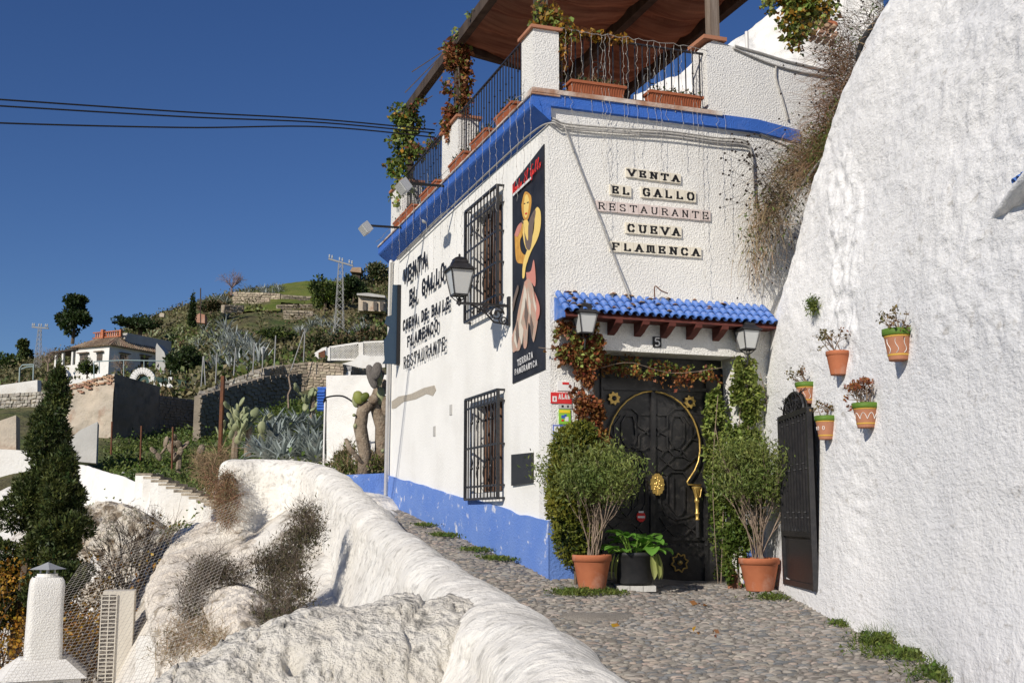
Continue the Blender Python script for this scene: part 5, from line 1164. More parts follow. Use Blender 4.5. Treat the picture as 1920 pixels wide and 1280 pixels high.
c4 = BW(pc[0]+.05, pc[1]-.1, 0)
freevine('yellow_creeper', 'yellow-green creeper on the post above the corner pillar', [(c4.x+dx, c4.y, PZ+z, .12, .1, .1) for dx, z in ((-.12, .08), (-.1, .3), (.0, .2), (.15, .12), (.22, .0), (.1, .28), (.2, .22))], [(300, 'leaf_ivy', .055), (200, 'leaf_yellow', .055), (150, 'leaf_rust', .05)], (c4.x, c4.y, PZ), [[(c4.x, c4.y, PZ-.1), (c4.x, c4.y, PZ+.5)]])
bz = [BW(-.05, y, PZ_+.05) for y in (1.9, 2.6, 3.3, 3.8)]
freevine('green_creeper', 'few sprigs of creeper clinging to the outer pergola beam', [(q.x, q.y, q.z, .12, .1, .08) for q in bz], [(160, 'leaf_ivy', .055)], bz[0], [bz+[BW(-.5, 4.6, PZ_-.4)], [bz[3], BW(-.45, 4.4, PZ_-.15)]])
# ---------------------------------------------------------------- weeds along the walls
def weed(px, py, Yd, h, n, lab, m='grass', sp=.12, bl=True, x=None):
    b = atg(px, py, Yd)
    if x: b.x = x; b.z = zst(b.x, Yd)
    t = thing('weed_tuft', lab, 'weed', b, 0, 'weeds in the joints of the lane')
    s_ = np.c_[RNG.normal(0, sp, n), RNG.normal(0, sp*1.2, n), np.zeros(n)]; dr = np.c_[RNG.normal(0, .5, n), RNG.normal(0, .5, n), np.ones(n)]
    r1 = ribbons(s_, dr, RNG.uniform(h*.4, h, n), .007, 3, .9); sets = [(*r1, 0)]
    if bl: sets.append((*leaves(s_+np.c_[np.zeros((n, 2)), RNG.uniform(0, h*.4, n)], .03, .6, .4), 0))
    link('blades', leafmesh('blades', sets, [M[m]]), t, kind='stuff')
for y_s, n, h, lab in ((1.4, 500, .07, 'low green weed strip at the foot of the blue plinth nearest the corner'), (2.2, 500, .07, 'green weed strip at the plinth below the meter door'), (3.55, 700, .09, 'widest green weed patch at the plinth below the low window'), (4.5, 250, .06, 'small weed patch at the plinth far up the lane')):
    q = BW(-.16, y_s, 0); t = thing('weed_tuft', lab, 'weed', (q.x, q.y, zst(q.x, q.y)), ANG, 'weeds in the joints of the lane')
    s_ = np.c_[RNG.normal(0, .07, n), RNG.normal(0, .26, n), np.zeros(n)]; dr = np.c_[RNG.normal(0, .6, (n, 2)), np.ones(n)]
    link('blades', leafmesh('blades', [(*ribbons(s_, dr, RNG.uniform(h*.4, h, n), .008, 3, .9), 0), (*leaves(s_+[0, 0, .015], .035, .6, .4), 0)], [M['grass']]), t, kind='stuff')
weed(1078, 1100, 11.2, .12, 500, 'leafy weeds at the foot of the left terracotta pot', sp=.10)
weed(1140, 1105, 11.3, .08, 300, 'low fine weeds between the two left pots', sp=.09)
weed(1445, 1105, 11.4, .10, 250, 'grassy weeds in front of the right terracotta pot', sp=.09)
weed(1590, 1150, 9.7, .10, 260, 'small weed clump at the foot of the cave wall beyond the gate', sp=.06)
weed(1650, 1190, 8.75, .22, 420, 'tall dark grass tuft against the cave wall foot', sp=.08)
weed(1672, 1225, 8.3, .10, 420, 'broad low weed patch in front of the tall grass tuft', sp=.15)
weed(1710, 1225, 8.1, .12, 300, 'weed patch under the crumbling hole in the cave wall', sp=.08)
weed(1790, 1270, 7.5, .20, 600, 'grass tuft nearest the camera at the lower right', sp=.12)
for k, (px, py, Yd, m) in enumerate(((1305, 1162, 9.2, 'leaf_orange'), (1313, 1112, 10.9, 'leaf_red'), (1150, 1148, 9.6, 'leaf_yellow'), (1342, 1165, 9.0, 'leaf_rust'))):
    b = atg(px, py, Yd); v, f = leaves(np.array([[0, 0, .03], [.03, .01, .03], [-.02, .02, .025]]), .07, .6); o = link('fallen_leaf', leafmesh('fallen_leaf', [(v, f, 0)], [M[m]]), None, ('small orange fallen leaves on the cobbles', 'red fallen leaves on the cobbles just in front of the door', 'yellow fallen leaves on the cobbles at the lane corner', 'rust brown fallen leaves on the cobbles')[k], 'leaf'); o.location = b
# ---------------------------------------------------------------- dry brush spilling over the rim
def brush(name, lab, centers, n, L, dirm, m, seeds=0, green=0, ln=.006, base=None, spread=.7, curl=.5, droop=.8):
    base = Vector(base or centers[0]); t = thing(name, lab, 'bush', base); C_ = np.array([tuple(c) for c in centers])-np.array(base); k = RNG.integers(0, len(C_), n)
    s_ = C_[k]+RNG.normal(0, .10, (n, 3)); dr = np.array(dirm)+RNG.normal(0, spread, (n, 3)); v, f = ribbons(s_, dr, RNG.uniform(L*.35, L, n), ln, 6, droop, curl)
    sets = [(v, f, 0)]; mats = [M[m]]
    if green:
        kk = RNG.integers(0, len(C_), green); g = leaves(C_[kk]+RNG.normal(0, .13, (green, 3)), .05, .35, .5); sets.append((*g, 1)); mats.append(M['scrub_green'])
    link('stalks', leafmesh('stalks', sets, mats), t)
    if seeds:
        mb = MB(); vv = v.reshape(n, -1, 3)[:, -1]
        for q in vv[RNG.integers(0, n, seeds)]: mb.lathe([(0, -.014), (.014, 0), (0, .014)], 5, q)
        mb.build('seed_heads', M['seed'], t, kind='stuff')
bp1 = [P(a, b, c) for a, b, c in ((1600, 150, 11.6), (1585, 190, 11.7), (1575, 230, 11.8), (1565, 270, 11.9), (1545, 300, 12.0), (1590, 110, 11.7))]
bp2 = [P(a, b, c) for a, b, c in ((1535, 270, 12.1), (1505, 300, 12.2), (1480, 330, 12.3), (1465, 370, 12.4), (1450, 400, 12.45), (1520, 320, 12.1))]
bp3 = [P(a, b, c) for a, b, c in ((1440, 400, 12.5), (1430, 430, 12.6), (1425, 460, 12.6), (1420, 490, 12.65), (1435, 380, 12.5))]
bp4 = [P(a, b, c) for a, b, c in ((1620, 90, 11.3), (1650, 60, 11.1), (1690, 20, 10.9), (1600, 60, 12.0), (1560, 90, 12.3), (1640, 20, 12.0))]
M['bank_hidden'] = M['bank']
brush('dry_brush', 'brown dry brush at the rim beside the solid terrace parapet', bp1, 1900, .75, (-.7, -.3, .25), 'straw_red', 60, 500)
brush('dry_brush', 'straw coloured dry brush hanging over the end of the blue cornice', bp2, 2000, .45, (-.7, -.3, -.2), 'straw', 90, 900)
brush('dry_brush', 'thin dry stalks trailing down the seam between the front wall and the cave wall', bp3, 380, .48, (.0, -.1, -1.0), 'straw', 20, 250, spread=.28, curl=.35)
brush('dry_brush', 'sparse dark dry stalks with seed heads above the hose on the upper rim', bp4, 520, .7, (-.5, -.2, .5), 'twig_dark', 130, 120)
sq = [P(a, b, 12.2) for a, b in ((1410, 290), (1390, 330), (1400, 370), (1430, 350), (1440, 270))]
t = thing('seed_spray', 'sparse spray of round dry seed heads near the vertical grey cable on the front wall', 'plant', sq[0]); mb = MB()
for k in range(60):
    a = P(random.gauss(1470, 15), random.uniform(250, 400), 12.1)-Vector(sq[0]); b = P(random.gauss(1395, 25), random.uniform(250, 390), 11.9)-Vector(sq[0]); mb.tube([a, (a+b)/2+Vector((0, 0, random.uniform(-.05, .08))), b], .0018, 3, False)
    mb.lathe([(0, -.016), (.016, 0), (0, .016)], 5, b)
mb.build('stalks', M['seed'], t)
g1_ = [P(a, b, c) for a, b, c in ((1590, 235, 11.45), (1575, 260, 11.55), (1560, 280, 11.7), (1550, 300, 11.8))]
brush('green_weeds', 'bright green weeds just behind the rim of the cave wall', g1_, 900, .16, (-.5, -.3, .7), 'grass', 0, 700)
g1_ = [P(a, b, c) for a, b, c in ((1700, 60, 10.05), (1710, 50, 10.0), (1722, 42, 9.95))]
brush('green_weeds', 'small green weed clump on top of the cave wall near the hose', g1_, 240, .2, (-.3, -.4, .5), 'grass', 0, 150)
brush('dry_brush', 'pale dry grass tuft on top of the cave wall beside the green weed clump', [P(a, b, c) for a, b, c in ((1670, 75, 10.3), (1680, 60, 10.3))], 240, .35, (-.2, -.4, .1), 'straw', 0, 0)
# earth bank behind the rim, so that the brush has something to grow on
nB, mB = 60, 40; YY = np.linspace(11.0, 20, nB)[:, None]+np.zeros((1, mB)); XX = np.linspace(3.0, 11, mB)[None]+.25*(YY-11)*0
ZZ = wall_top(np.minimum(YY, 13.2))-.12 + .25*sstep(11.2, 12.4, YY) + .30*(XX-3)+np.maximum(YY-12.2, 0)*.34 + .15*fbm(XX, YY, 0*XX, 4, .7)
XX = XX+np.interp(YY, [11, 12, 13, 14, 20], [.75, .5, .35, .6, 1.6])
link('upper_bank', nmesh('upper_bank', np.stack([XX, YY, ZZ], -1).reshape(-1, 3), gridfaces(nB, mB)[:, ::-1], mat('upper_earth', (.24, .20, .14), .95, (.5, .47, .42), .8, bump=1, bscale=8, bdist=.05, dark=(.10, .09, .05), dscale=1.5, damt=.8), True), kind='structure')
# white cave house above the terrace
def lump(name, pts3, depth, m, parent, seg=1):
    mb = MB(); c = Vector(pts3[0]); n = len(pts3); A = [Vector(p) for p in pts3]; B = [p+Vector(depth) for p in A]
    mb.add(A+B, [tuple(range(n-1, -1, -1)), tuple(range(n, 2*n))]+[(i, (i+1) % n, n+(i+1) % n, n+i) for i in range(n)]); return mb
uh = thing('cave_house', 'white cave dwelling with rough chalky walls above and behind the roof terrace', 'house', P(1500, 160, 18))
UB = P(1500, 160, 18)
def uh_(pix, Yd, name, m, depth=(0, 2.5, 0)):
    pts3 = [P(a, b, Yd)-UB for a, b in pix]; return lump(name, pts3, depth, m, uh).build(name, m, uh)
A = np.zeros((60, 50, 3)); u_ = np.linspace(0, 1, 60); v_ = np.linspace(0, 1, 50)
tpx = np.interp(u_, [0, .18, .3, .42, .55, .75, 1], [1190, 1270, 1335, 1400, 1440, 1520, 1660]); tpy = np.interp(u_, [0, .18, .3, .42, .55, .75, 1], [176, 138, 100, 62, 30, -30, -90])
for i in range(60):
    a = P(tpx[i], tpy[i], 18+1.5*u_[i]); b = P(tpx[i], 235, 17.0+1.2*u_[i])
    for j in range(50): A[i, j] = a+(b-a)*v_[j]-UB
A[..., 1] += .25*fbm(A[..., 0], A[..., 2], A[..., 0]*0, 4, 1.3); A[..., 2] += .10*fbm(A[..., 0], A[..., 2], A[..., 0]*0+5, 4, 2.0)
mb = MB(); mb.grid(A); Bk = A.copy(); Bk[..., 1] += 2.0; mb.grid(Bk[::-1]); Tp = np.stack([A[:, 0], Bk[:, 0]], 1); mb.grid(Tp[::-1]); mb.build('chalk_wall', M['far_white'], uh, True)
for a, b, c, d in ((1520, 22, 1570, 40), (1524, 68, 1568, 84)):
    pass
br = uh_([(1515, 24), (1528, 22), (1570, 42), (1572, 48), (1516, 30)], 16.2, 'tile_coping', M['terracotta'], (0, .3, 0))
mb = MB()
for i in range(4):
    for j in range(3):
        a = P(1524+i*12+(j % 2)*4, 44+j*14+i*3, 16.2)-UB; mb.box(a, (.07, .08, .035)); mb.seg(a+Vector((-.05, 0, -.05)), a+Vector((.05, 0, .05)), .02, .06)
mb.build('brick_lattice', M['brick'], uh)
mb = MB(); q = P(1400, 60, 16.5)-UB; mb.tube([q, q+Vector((0, 0, -.5))], .03, 6); mb.build('vent_pipe', M['white_paint'], uh)
cc = [P(a, b, 15.5) for a, b in ((1480, 10), (1500, 20), (1490, 50), (1505, 70), (1515, 40), (1460, 5), (1540, 15), (1500, 0))]
freevine('yellow_creeper', 'big clump of yellow-green creeper hanging beside the brick lattice above the terrace', [(q.x, q.y, q.z, .27, .2, .24) for q in cc], [(1300, 'leaf_ivy', .08), (900, 'leaf_yellow', .08), (500, 'leaf_green', .08)], cc[3], [[cc[0], cc[2], cc[3]]])
# ================================================================ hillside on the left
CT = []
for px, col in {-300: [(1500,9),(1330,14),(1100,25),(820,55),(760,110),(738,165),(790,240)],
 0: [(1750,9),(1600,13),(1420,17),(1230,21),(1060,28),(900,38),(810,48),(775,56),(745,85),(722,110),(692,165),(760,240)],
 150: [(1750,9),(1600,13),(1400,17),(1190,21),(1055,25),(930,32),(850,42),(785,56),(730,90),(703,107),(655,150),(730,240)],
 300: [(1560,9),(1380,12),(1280,14),(1090,18),(1000,24),(905,34),(845,42),(760,60),(716,92),(652,125),(592,152),(680,240)],
 430: [(1380,9),(1240,11.5),(1150,13.5),(1050,17),(980,21),(905,27),(850,36),(775,52),(705,75),(625,115),(556,150),(650,240)],
 560: [(1330,9),(1180,12),(1010,16),(905,21),(860,26),(805,36),(745,50),(695,70),(642,105),(572,138),(534,160),(620,240)],
 700: [(1150,12),(1000,15),(925,19),(872,26),(785,40),(715,60),(655,90),(582,125),(535,150),(600,240)],
 1000: [(1040,17),(900,24),(820,32),(700,60),(590,100),(480,150),(540,240)],
 1400: [(1040,17),(860,24),(780,32),(640,60),(520,100),(430,150),(520,240)]}.items():
    for py, Y in col: d = ray(px, py); CT.append((px/200, math.log(Y)*2.2, d.z/d.y))
CT = np.array(CT)
def _tps(r): return np.where(r > 1e-9, r*r*np.log(np.maximum(r, 1e-9)), 0)
_n = len(CT); _K = _tps(np.linalg.norm(CT[:, None, :2]-CT[None, :, :2], axis=2)) + np.eye(_n)*.02
_Pm = np.c_[np.ones(_n), CT[:, :2]]; _A = np.block([[_K, _Pm], [_Pm.T, np.zeros((3, 3))]]); _w = np.linalg.solve(_A, np.r_[CT[:, 2], 0, 0, 0])
def elev(px, Y):
    q = np.stack([np.asarray(px, float).ravel()/200, np.log(np.asarray(Y, float).ravel())*2.2], 1); out = np.zeros(len(q))
    for i in range(0, len(q), 20000):
        r = np.linalg.norm(q[i:i+20000, None]-CT[None, :, :2], axis=2); out[i:i+20000] = _tps(r)@_w[:_n] + _w[_n]+q[i:i+20000]@_w[_n+1:]
    return out.reshape(np.shape(px))
def xr(px): return (np.asarray(px, float)-960)/F/1.0
def hz(px, Y):                                          # terrain height and x for column px at depth Y
    e = elev(np.array([float(px)]), np.array([float(Y)]))[0]; return xr(px)*Y/.998, e*Y
def T(px, Y):
    x, z = hz(px, Y); return Vector((x, Y, z))
def terrain(name, pxs, Ys, m, amp, asc, kind='structure'):
    PX, YY = np.meshgrid(pxs, Ys, indexing='ij'); Z = elev(PX, YY)*YY; X = xr(PX)*YY/.998
    Z = Z + amp*fbm(X, YY, 0*X, 5, asc)*np.minimum(1, YY/60+.3)
    return link(name, nmesh(name, np.stack([X, YY, Z], -1).reshape(-1, 3), gridfaces(len(pxs), len(Ys))[:, ::-1], m, True), kind=kind)
terrain('hillside', np.linspace(-420, 1500, 260), np.exp(np.linspace(math.log(33), math.log(300), 200)), M['hill'], .35, .25)
terrain('bank_slope', np.linspace(-420, 900, 330), np.exp(np.linspace(math.log(8.0), math.log(36), 260)), M['bank'], .22, .9)
gp_ = np.array([[-900., -300, -12], [900, -300, -12], [900, 1500, -12], [-900, 1500, -12]]); link('valley_ground', nmesh('valley_ground', gp_, np.array([[0, 1, 2, 3]]), M['hill']), kind='structure')
# lawn on the ridge
def patch(name, pxs, Ys, m, lift, lab=None):
    PX, YY = np.meshgrid(pxs, Ys, indexing='ij'); Z = elev(PX, YY)*YY + .35*fbm(xr(PX)*YY/.998, YY, 0*PX, 5, .25)+lift; X = xr(PX)*YY/.998
    return link(name, nmesh(name, np.stack([X, YY, Z], -1).reshape(-1, 3), gridfaces(len(pxs), len(Ys))[:, ::-1], m, True), kind='structure')
patch('grass_slope', np.linspace(500, 640, 40), np.linspace(136, 175, 30), M['lawn'], .25)
patch('grass_terrace', np.linspace(430, 520, 30), np.linspace(129, 136, 14), M['lawn'], .22)
# ---------------------------------------------------------------- vegetation builders
def crown_tree(px, Y, h, w, lab, lm, base=None, kind='round', n=2600, group=None, cat='tree', ls=None, sink=.2, seed=1, dark='leaf_dark'):
    b = base or T(px, Y); t = thing(base_name.get(kind, 'tree'), lab, cat, b-Vector((0, 0, sink)), 0, group); rg = np.random.default_rng(seed); rr = random.Random(seed)
    ls = ls or w*.075; bl = []
    if kind == 'cypress':
        for i in range(9): f = i/8; bl.append((0, 0, h*(.08+.86*f), w/2*(1-f)**.6*.9+.03*w, w/2*(1-f)**.6*.9+.03*w, h*.10))
    elif kind == 'pine':
        for i in range(22):
            f = rr.random(); r = w*.5*(1-.75*f)*rr.uniform(.3, .8); a = rr.uniform(0, 6.28); bl.append((r*math.cos(a), r*math.sin(a), h*(.28+.66*f), w*.19, w*.19, h*.10))
    else:
        for i in range(16):
            f = rr.random(); r = w*.36*math.sqrt(rr.random()); a = rr.uniform(0, 6.28); bl.append((r*math.cos(a), r*math.sin(a), h*(.35+.5*f*(1-r/w)), w*.2, w*.2, h*.16))
    p, d = blob_points(bl, n, .7, -.35, 3/w*2, rg); v, f = leaves(p, ls, .6, .3 if kind != 'cypress' else 1.2, d, rg)
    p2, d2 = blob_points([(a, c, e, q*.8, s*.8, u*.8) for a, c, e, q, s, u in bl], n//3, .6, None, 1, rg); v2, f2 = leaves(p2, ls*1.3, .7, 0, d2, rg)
    mb = MB(); mb.tube([(0, 0, 0), (.02*w, 0, h*.3), (0, .02*w, h*.75)], [w*.045, w*.035, w*.012], 6)
    for k in range(6): a = rr.uniform(0, 6.28); z = h*rr.uniform(.25, .6); mb.tube([(0, 0, z), (w*.3*math.cos(a), w*.3*math.sin(a), z+h*.18)], [w*.02, w*.006], 5)
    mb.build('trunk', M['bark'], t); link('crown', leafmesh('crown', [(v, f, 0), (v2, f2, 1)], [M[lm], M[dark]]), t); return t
base_name = {'cypress': 'cypress_tree', 'pine': 'pine_tree', 'round': 'tree', 'bush': 'bush'}
def pxm(Y): return Y/F
crown_tree(136, 118, 5.0, 4.2, 'dark green pine standing alone on the skyline behind the white house', 'leaf_dark', P(136, 641, 118), 'pine', 4200, ls=.30, seed=2)
crown_tree(360, 108, 3.4, .85, 'slim dark cypress on the slope right of the white house', 'leaf_dark', P(360, 608, 108), 'cypress', 1500, ls=.16, seed=3)
crown_tree(42, 150, 5.0, 3.2, 'pointed green conifer on the skyline at the far left', 'leaf_cypress', P(40, 705, 150), 'pine', 2200, ls=.3, seed=4)
crown_tree(15, 140, 5.0, 4.5, 'bushy olive tree at the left edge of the skyline', 'scrub_green', P(12, 725, 140), 'round', 2400, ls=.3, seed=5)
crown_tree(90, 130, 3.6, 4.5, 'brownish tree mass behind the porch of the white house', 'scrub_brown', P(70, 735, 130), 'round', 2200, ls=.3, seed=6)
crown_tree(610, 128, 5.6, 4.6, 'rounded dark green tree left of the lattice pylon', 'leaf_green', P(608, 592, 128), 'round', 3600, ls=.28, seed=7)
crown_tree(668, 132, 4.2, 3.8, 'dark green tree just right of the lattice pylon', 'leaf_dark', P(662, 575, 132), 'round', 2600, ls=.28, seed=8)
crown_tree(706, 150, 4.6, 5.2, 'brownish olive tree on the skyline beside the building', 'scrub', P(708, 548, 150), 'round', 2800, ls=.28, seed=9)
crown_tree(255, 128, 2.2, 5.8, 'low spreading dark tree on the skyline above the white house roof', 'leaf_dark', P(262, 625, 122), 'round', 2200, ls=.26, seed=10)
crown_tree(345, 80, 3.2, 3.0, 'dark evergreen tree beside the white house fence', 'leaf_dark', P(345, 715, 80), 'round', 2400, ls=.2, seed=11)
crown_tree(165, 90, 1.9, 1.7, 'yellowish green garden bush in front of the white house', 'leaf_green', P(163, 706, 92), 'round', 1500, ls=.14, seed=12, cat='bush')
for px, py, Y, h, w, lm, lab in ((650, 655, 88, 1.6, 4.4, 'scrub_brown', 'brown-green bush spilling over the lattice wall'), (600, 668, 86, 2.0, 2.4, 'scrub', 'tall brown-green bush at the left end of the lattice wall'), (700, 640, 95, 1.5, 3.2, 'scrub_brown', 'reddish brown bush above the lattice wall next to the building'), (395, 585, 125, 1.6, 3.4, 'scrub_brown', 'reddish bare bush below the upper stone terrace wall'), (290, 612, 128, 1.0, 3.2, 'scrub', 'low olive bush on the skyline between the cypress and the spreading tree'), (520, 640, 100, 1.5, 3.6, 'scrub_green', 'green bush below the stone terraces'), (700, 600, 115, 2.0, 3.0, 'leaf_dark', 'dark bush right of the pylon base')):
    crown_tree(px, Y, h, w, lab, lm, P(px, py, Y), 'round', 1600, ls=.2, seed=int(px), cat='bush')
def bare_tree(px, py, Y, h, lab, m='twig'):
    t = thing('bare_tree', lab, 'tree', P(px, py, Y)); mb = MB(); rr = random.Random(int(px)); mb.tube([(0, 0, -.3), (0, 0, h*.22)], h*.03, 6); mb.build('trunk', M[m], t); mb = MB()
    for k in range(13): a = k*.7; branchy(mb, (0, 0, h*.16), (math.cos(a)*.7, math.sin(a)*.7, 1), h*.30, h*.012, 3, .38, 3, rr, 2, None, 3)
    mb.build('branches', M[m], t)
M['mauve_twig'] = mat('mauve_twig', (.20, .14, .13), .9, (.26, .19, .18), 4)
bare_tree(434, 549, 147, 3.7, 'bare mauve winter tree on the skyline above the stone terraces', 'mauve_twig')
bare_tree(185, 642, 126, 1.0, 'tiny bare shrub on the ridge between the pine and the house roof', 'mauve_twig')
bare_tree(228, 700, 93, 1.9, 'bare garden tree in front of the shaded side of the white house', 'twig')
bare_tree(90, 690, 88, 2.0, 'thin leafless shrub beside the porch of the white house', 'twig')
# scrub, one mass
def scrub(name, n, pxr, Yr, size, lm, per, hgt, seed, thr=None):
    rg = np.random.default_rng(seed); px = rg.uniform(*pxr, n); Y = np.exp(rg.uniform(math.log(Yr[0]), math.log(Yr[1]), n))
    if Yr[0] > 50:
        kp = ~((px > 470) & (px < 600) & (Y > 133) & (Y < 176)) & ~((px > 400) & (px < 590) & (Y > 108) & (Y < 152) & (rg.random(n) < .85)) & ~((px < 215) & (Y < 78)) & ~((px > 585) & (px < 760) & (Y < 80)) & ~((px > 95) & (px < 215) & (Y < 101)); px, Y = px[kp], Y[kp]
    X = xr(px)*Y/.998; Z = elev(px, Y)*Y
    if thr is not None: k = fbm(X, Y, 0*X, 3, .12) > thr; X, Y, Z = X[k], Y[k], Z[k]
    m = len(X); h = hgt*rg.uniform(.4, 1.2, m); kk = np.repeat(np.arange(m), per); q = len(kk)
    p = np.c_[X[kk], Y[kk], Z[kk]] + np.c_[rg.normal(0, 1, (q, 2))*(h[kk]*.75)[:, None], np.abs(rg.normal(0, .6, q))*h[kk]]
    v, f = leaves(p, size, .6, .6, rng=rg); return (v, f)
s1 = scrub('s', 5400, (-100, 1000), (62, 175), .34, '', 16, .6, 21); s2 = scrub('s', 2900, (-100, 1000), (60, 175), .36, '', 14, .8, 22, .05); s3 = scrub('s', 2300, (-100, 1000), (60, 170), .32, '', 14, .6, 23, .15)
link('hill_scrub', leafmesh('hill_scrub', [(*s1, 0), (*s2, 1), (*s3, 2)], [M['scrub'], M['scrub_green'], M['scrub_brown']]), None, 'mixed olive and brown scrub covering the hillside', 'scrub', kind='stuff')
s1 = scrub('s', 1500, (215, 640), (27, 47), .10, '', 30, .28, 31); s2 = scrub('s', 900, (215, 640), (22, 44), .10, '', 26, .34, 32, -.1)
link('slope_grass', leafmesh('slope_grass', [(*s1, 0), (*s2, 1)], [M['scrub_green'], M['grass']]), None, 'green weeds and grass on the slope below the ruins', 'grass', kind='stuff')
# agaves
def agave_mesh(seed, n=26, L=1.0, W=.12):
    rr = random.Random(seed); mb = MB()
    for i in range(n):
        az = i*2.399+rr.uniform(-.3, .3); el = 1.35-1.15*(i/n)+rr.uniform(-.1, .1); dr = rr.choice((.2, .5, 1.3, .3)); A = np.zeros((7, 3, 3)); p = np.array([math.cos(az)*.05, math.sin(az)*.05, 0.]); e = el; l = L*rr.uniform(.75, 1.1)
        for k in range(7):
            f = k/6; w_ = W*(.6+.9*f if f < .35 else 1.05*(1-f)/.65)**1.0; s_ = np.array([-math.sin(az), math.cos(az), 0]); up = np.array([-math.cos(az)*math.sin(e), -math.sin(az)*math.sin(e), math.cos(e)])
            A[k, 0] = p+s_*w_/2+up*w_*.25; A[k, 1] = p; A[k, 2] = p-s_*w_/2+up*w_*.25
            p = p+np.array([math.cos(az)*math.cos(e), math.sin(az)*math.cos(e), math.sin(e)])*l/6; e -= dr/6*(1+f)
        mb.grid(A)
    return mb
AGF = [agave_mesh(i, 22).mesh('agave_plant', M['agave_far'], True) for i in range(4)]; rr = random.Random(9)
pts_ = [(rr.gauss(440, 32), rr.gauss(655, 26)) for _ in range(50)] + [(rr.uniform(555, 615), rr.uniform(600, 625)) for _ in range(12)] + [(rr.uniform(385, 425), rr.uniform(556, 578)) for _ in range(9)] + [(rr.uniform(455, 525), rr.uniform(535, 552)) for _ in range(14)] + [(rr.uniform(620, 715), rr.uniform(595, 640)) for _ in range(20)]
def find_Y(px, py, lo=55, hi=165):
    Ys = np.linspace(lo, hi, 200); e = elev(np.full(200, px), Ys); d = ray(px, py); t_ = d.z/d.y; k = np.argmax(e > t_); return float(Ys[k]) if e.max() > t_ else float(Ys[np.argmax(e)])
for i, (px, py) in enumerate(pts_):
    Y = find_Y(px, py+6); b = T(px, Y)
    g_ = i < 50; o = link('agave_plant', AGF[i % 4], None, 'silvery agave rosette in the big thicket above the fence poles' if g_ else 'silvery agave on the upper hillside terraces', 'agave', 'agaves of the big hillside thicket' if g_ else 'agaves of the upper hillside', at=b, rz=rr.uniform(0, 6)); o.scale = (rr.uniform(1.3, 2.1) if g_ else rr.uniform(1.0, 1.6),)*3
def pear_mesh(seed, n, R, m, flat=.22, sep=False):
    rr = random.Random(seed); mb = MB(); pads = [(Vector((0, 0, R*.8)), Vector((0, 0, 1)))]; parts = []
    for i in range(n):
        c, d = rr.choice([p for p in pads if p[0].z < R*7] or pads) if i > 3 else (Vector((rr.gauss(0, R*1.5), rr.gauss(0, R*1.5), 0)), Vector((0, 0, 1)))
        d2 = (d*.7+Vector((rr.gauss(0, .6), rr.gauss(0, .6), rr.uniform(.1, .9)))).normalized(); c2 = c+d2*R*1.35; pads.append((c2, d2)); q = d2.to_track_quat('Z', 'Y').to_matrix() @ Euler((0, 0, rr.uniform(0, 3.14))).to_matrix(); s_ = R*rr.uniform(.7, 1.05)
        vs = []; 
        for a in range(7):
            th = math.pi*a/6
            for b in range(8): ph = 2*math.pi*b/8; vs.append(c2+q @ Vector((s_*.62*math.sin(th)**.85*math.cos(ph), s_*flat*math.sin(th)*math.sin(ph), s_*math.cos(th))))
        if sep: mb = MB(); parts.append(mb)
        mb.add(vs, [(a*8+b, a*8+(b+1) % 8, (a+1)*8+(b+1) % 8, (a+1)*8+b) for a in range(6) for b in range(8)])
    return parts if sep else mb
PF = [pear_mesh(i, 16, .16, '').mesh('prickly_pear', M['cactus'], True) for i in range(3)]
for i in range(58):
    px, py = rr.uniform(245, 420), rr.uniform(628, 700)
    if py < 600+abs(px-400)*.2: continue
    Y = find_Y(px, py+4); o = link('prickly_pear', PF[i % 3], None, 'pale prickly pear cactus on the slope right of the white house', 'cactus', 'prickly pears on the slope by the house', at=T(px, Y), rz=rr.uniform(0, 6)); o.scale = (rr.uniform(1.0, 1.5),)*3
# near agave bed and cacti below the side building
AGN = [agave_mesh(10+i, 34, .62, .10).mesh('agave_plant', M['agave'], True) for i in range(3)]
for i, (px, py, Y, s) in enumerate(((500, 845, 24, 1.1), (530, 850, 22.5, 1.0), (560, 848, 23, 1.1), (590, 852, 22.5, 1.0), (545, 830, 25.5, 1.0), (515, 815, 27, 1.2), (575, 815, 26, 1.0), (595, 825, 25, .9), (480, 835, 25, .8), (540, 795, 30, 1.1), (560, 785, 31, 1.0), (512, 790, 30, 1.2), (590, 790, 29, .9))):
    nth = ['first', 'second', 'third', 'fourth'][i] + ' from the left in the front row' if i < 4 else ['in the middle of the second row', 'leftmost of the second row', 'right of centre in the second row', 'rightmost, against the white pole', 'at the far left edge', 'in the back row centre', 'in the back row, right of centre', 'in the back row, left', 'in the back row at the right end'][i-4]
    o = link('agave_plant', AGN[i % 3], None, 'large grey-blue agave '+nth+' of the bed', 'agave', 'agaves behind the parapet', at=P(px, py+14, Y), rz=rr.uniform(0, 6)); o.scale = (s,)*3
for i, (px, py, Y, n, R, lab, m) in enumerate(((465, 830, 26, 40, .16, 'pale green prickly pear left of the agave bed, taller', 'cactus'), (440, 835, 27, 24, .15, 'pale green prickly pear nearest the rusty pole', 'cactus'), (585, 775, 30, 24, .15, 'yellowish prickly pear behind the agaves near the blue post', 'cactus'), (335, 870, 33, 18, .18, 'brown dying prickly pear standing in the grass below the ruin', 'cactus_brown'))):
    t = thing('prickly_pear', lab, 'cactus', P(px, py, Y)); [k_.build('pad', M[m], t, True) for k_ in pear_mesh(40+i, n, R, m, sep=True)]; mb = MB(); mb.tube([(0, 0, -.3), (.02, 0, R*3)], [.09, .06], 6); mb.build('trunk', M['cactus_brown'], t)
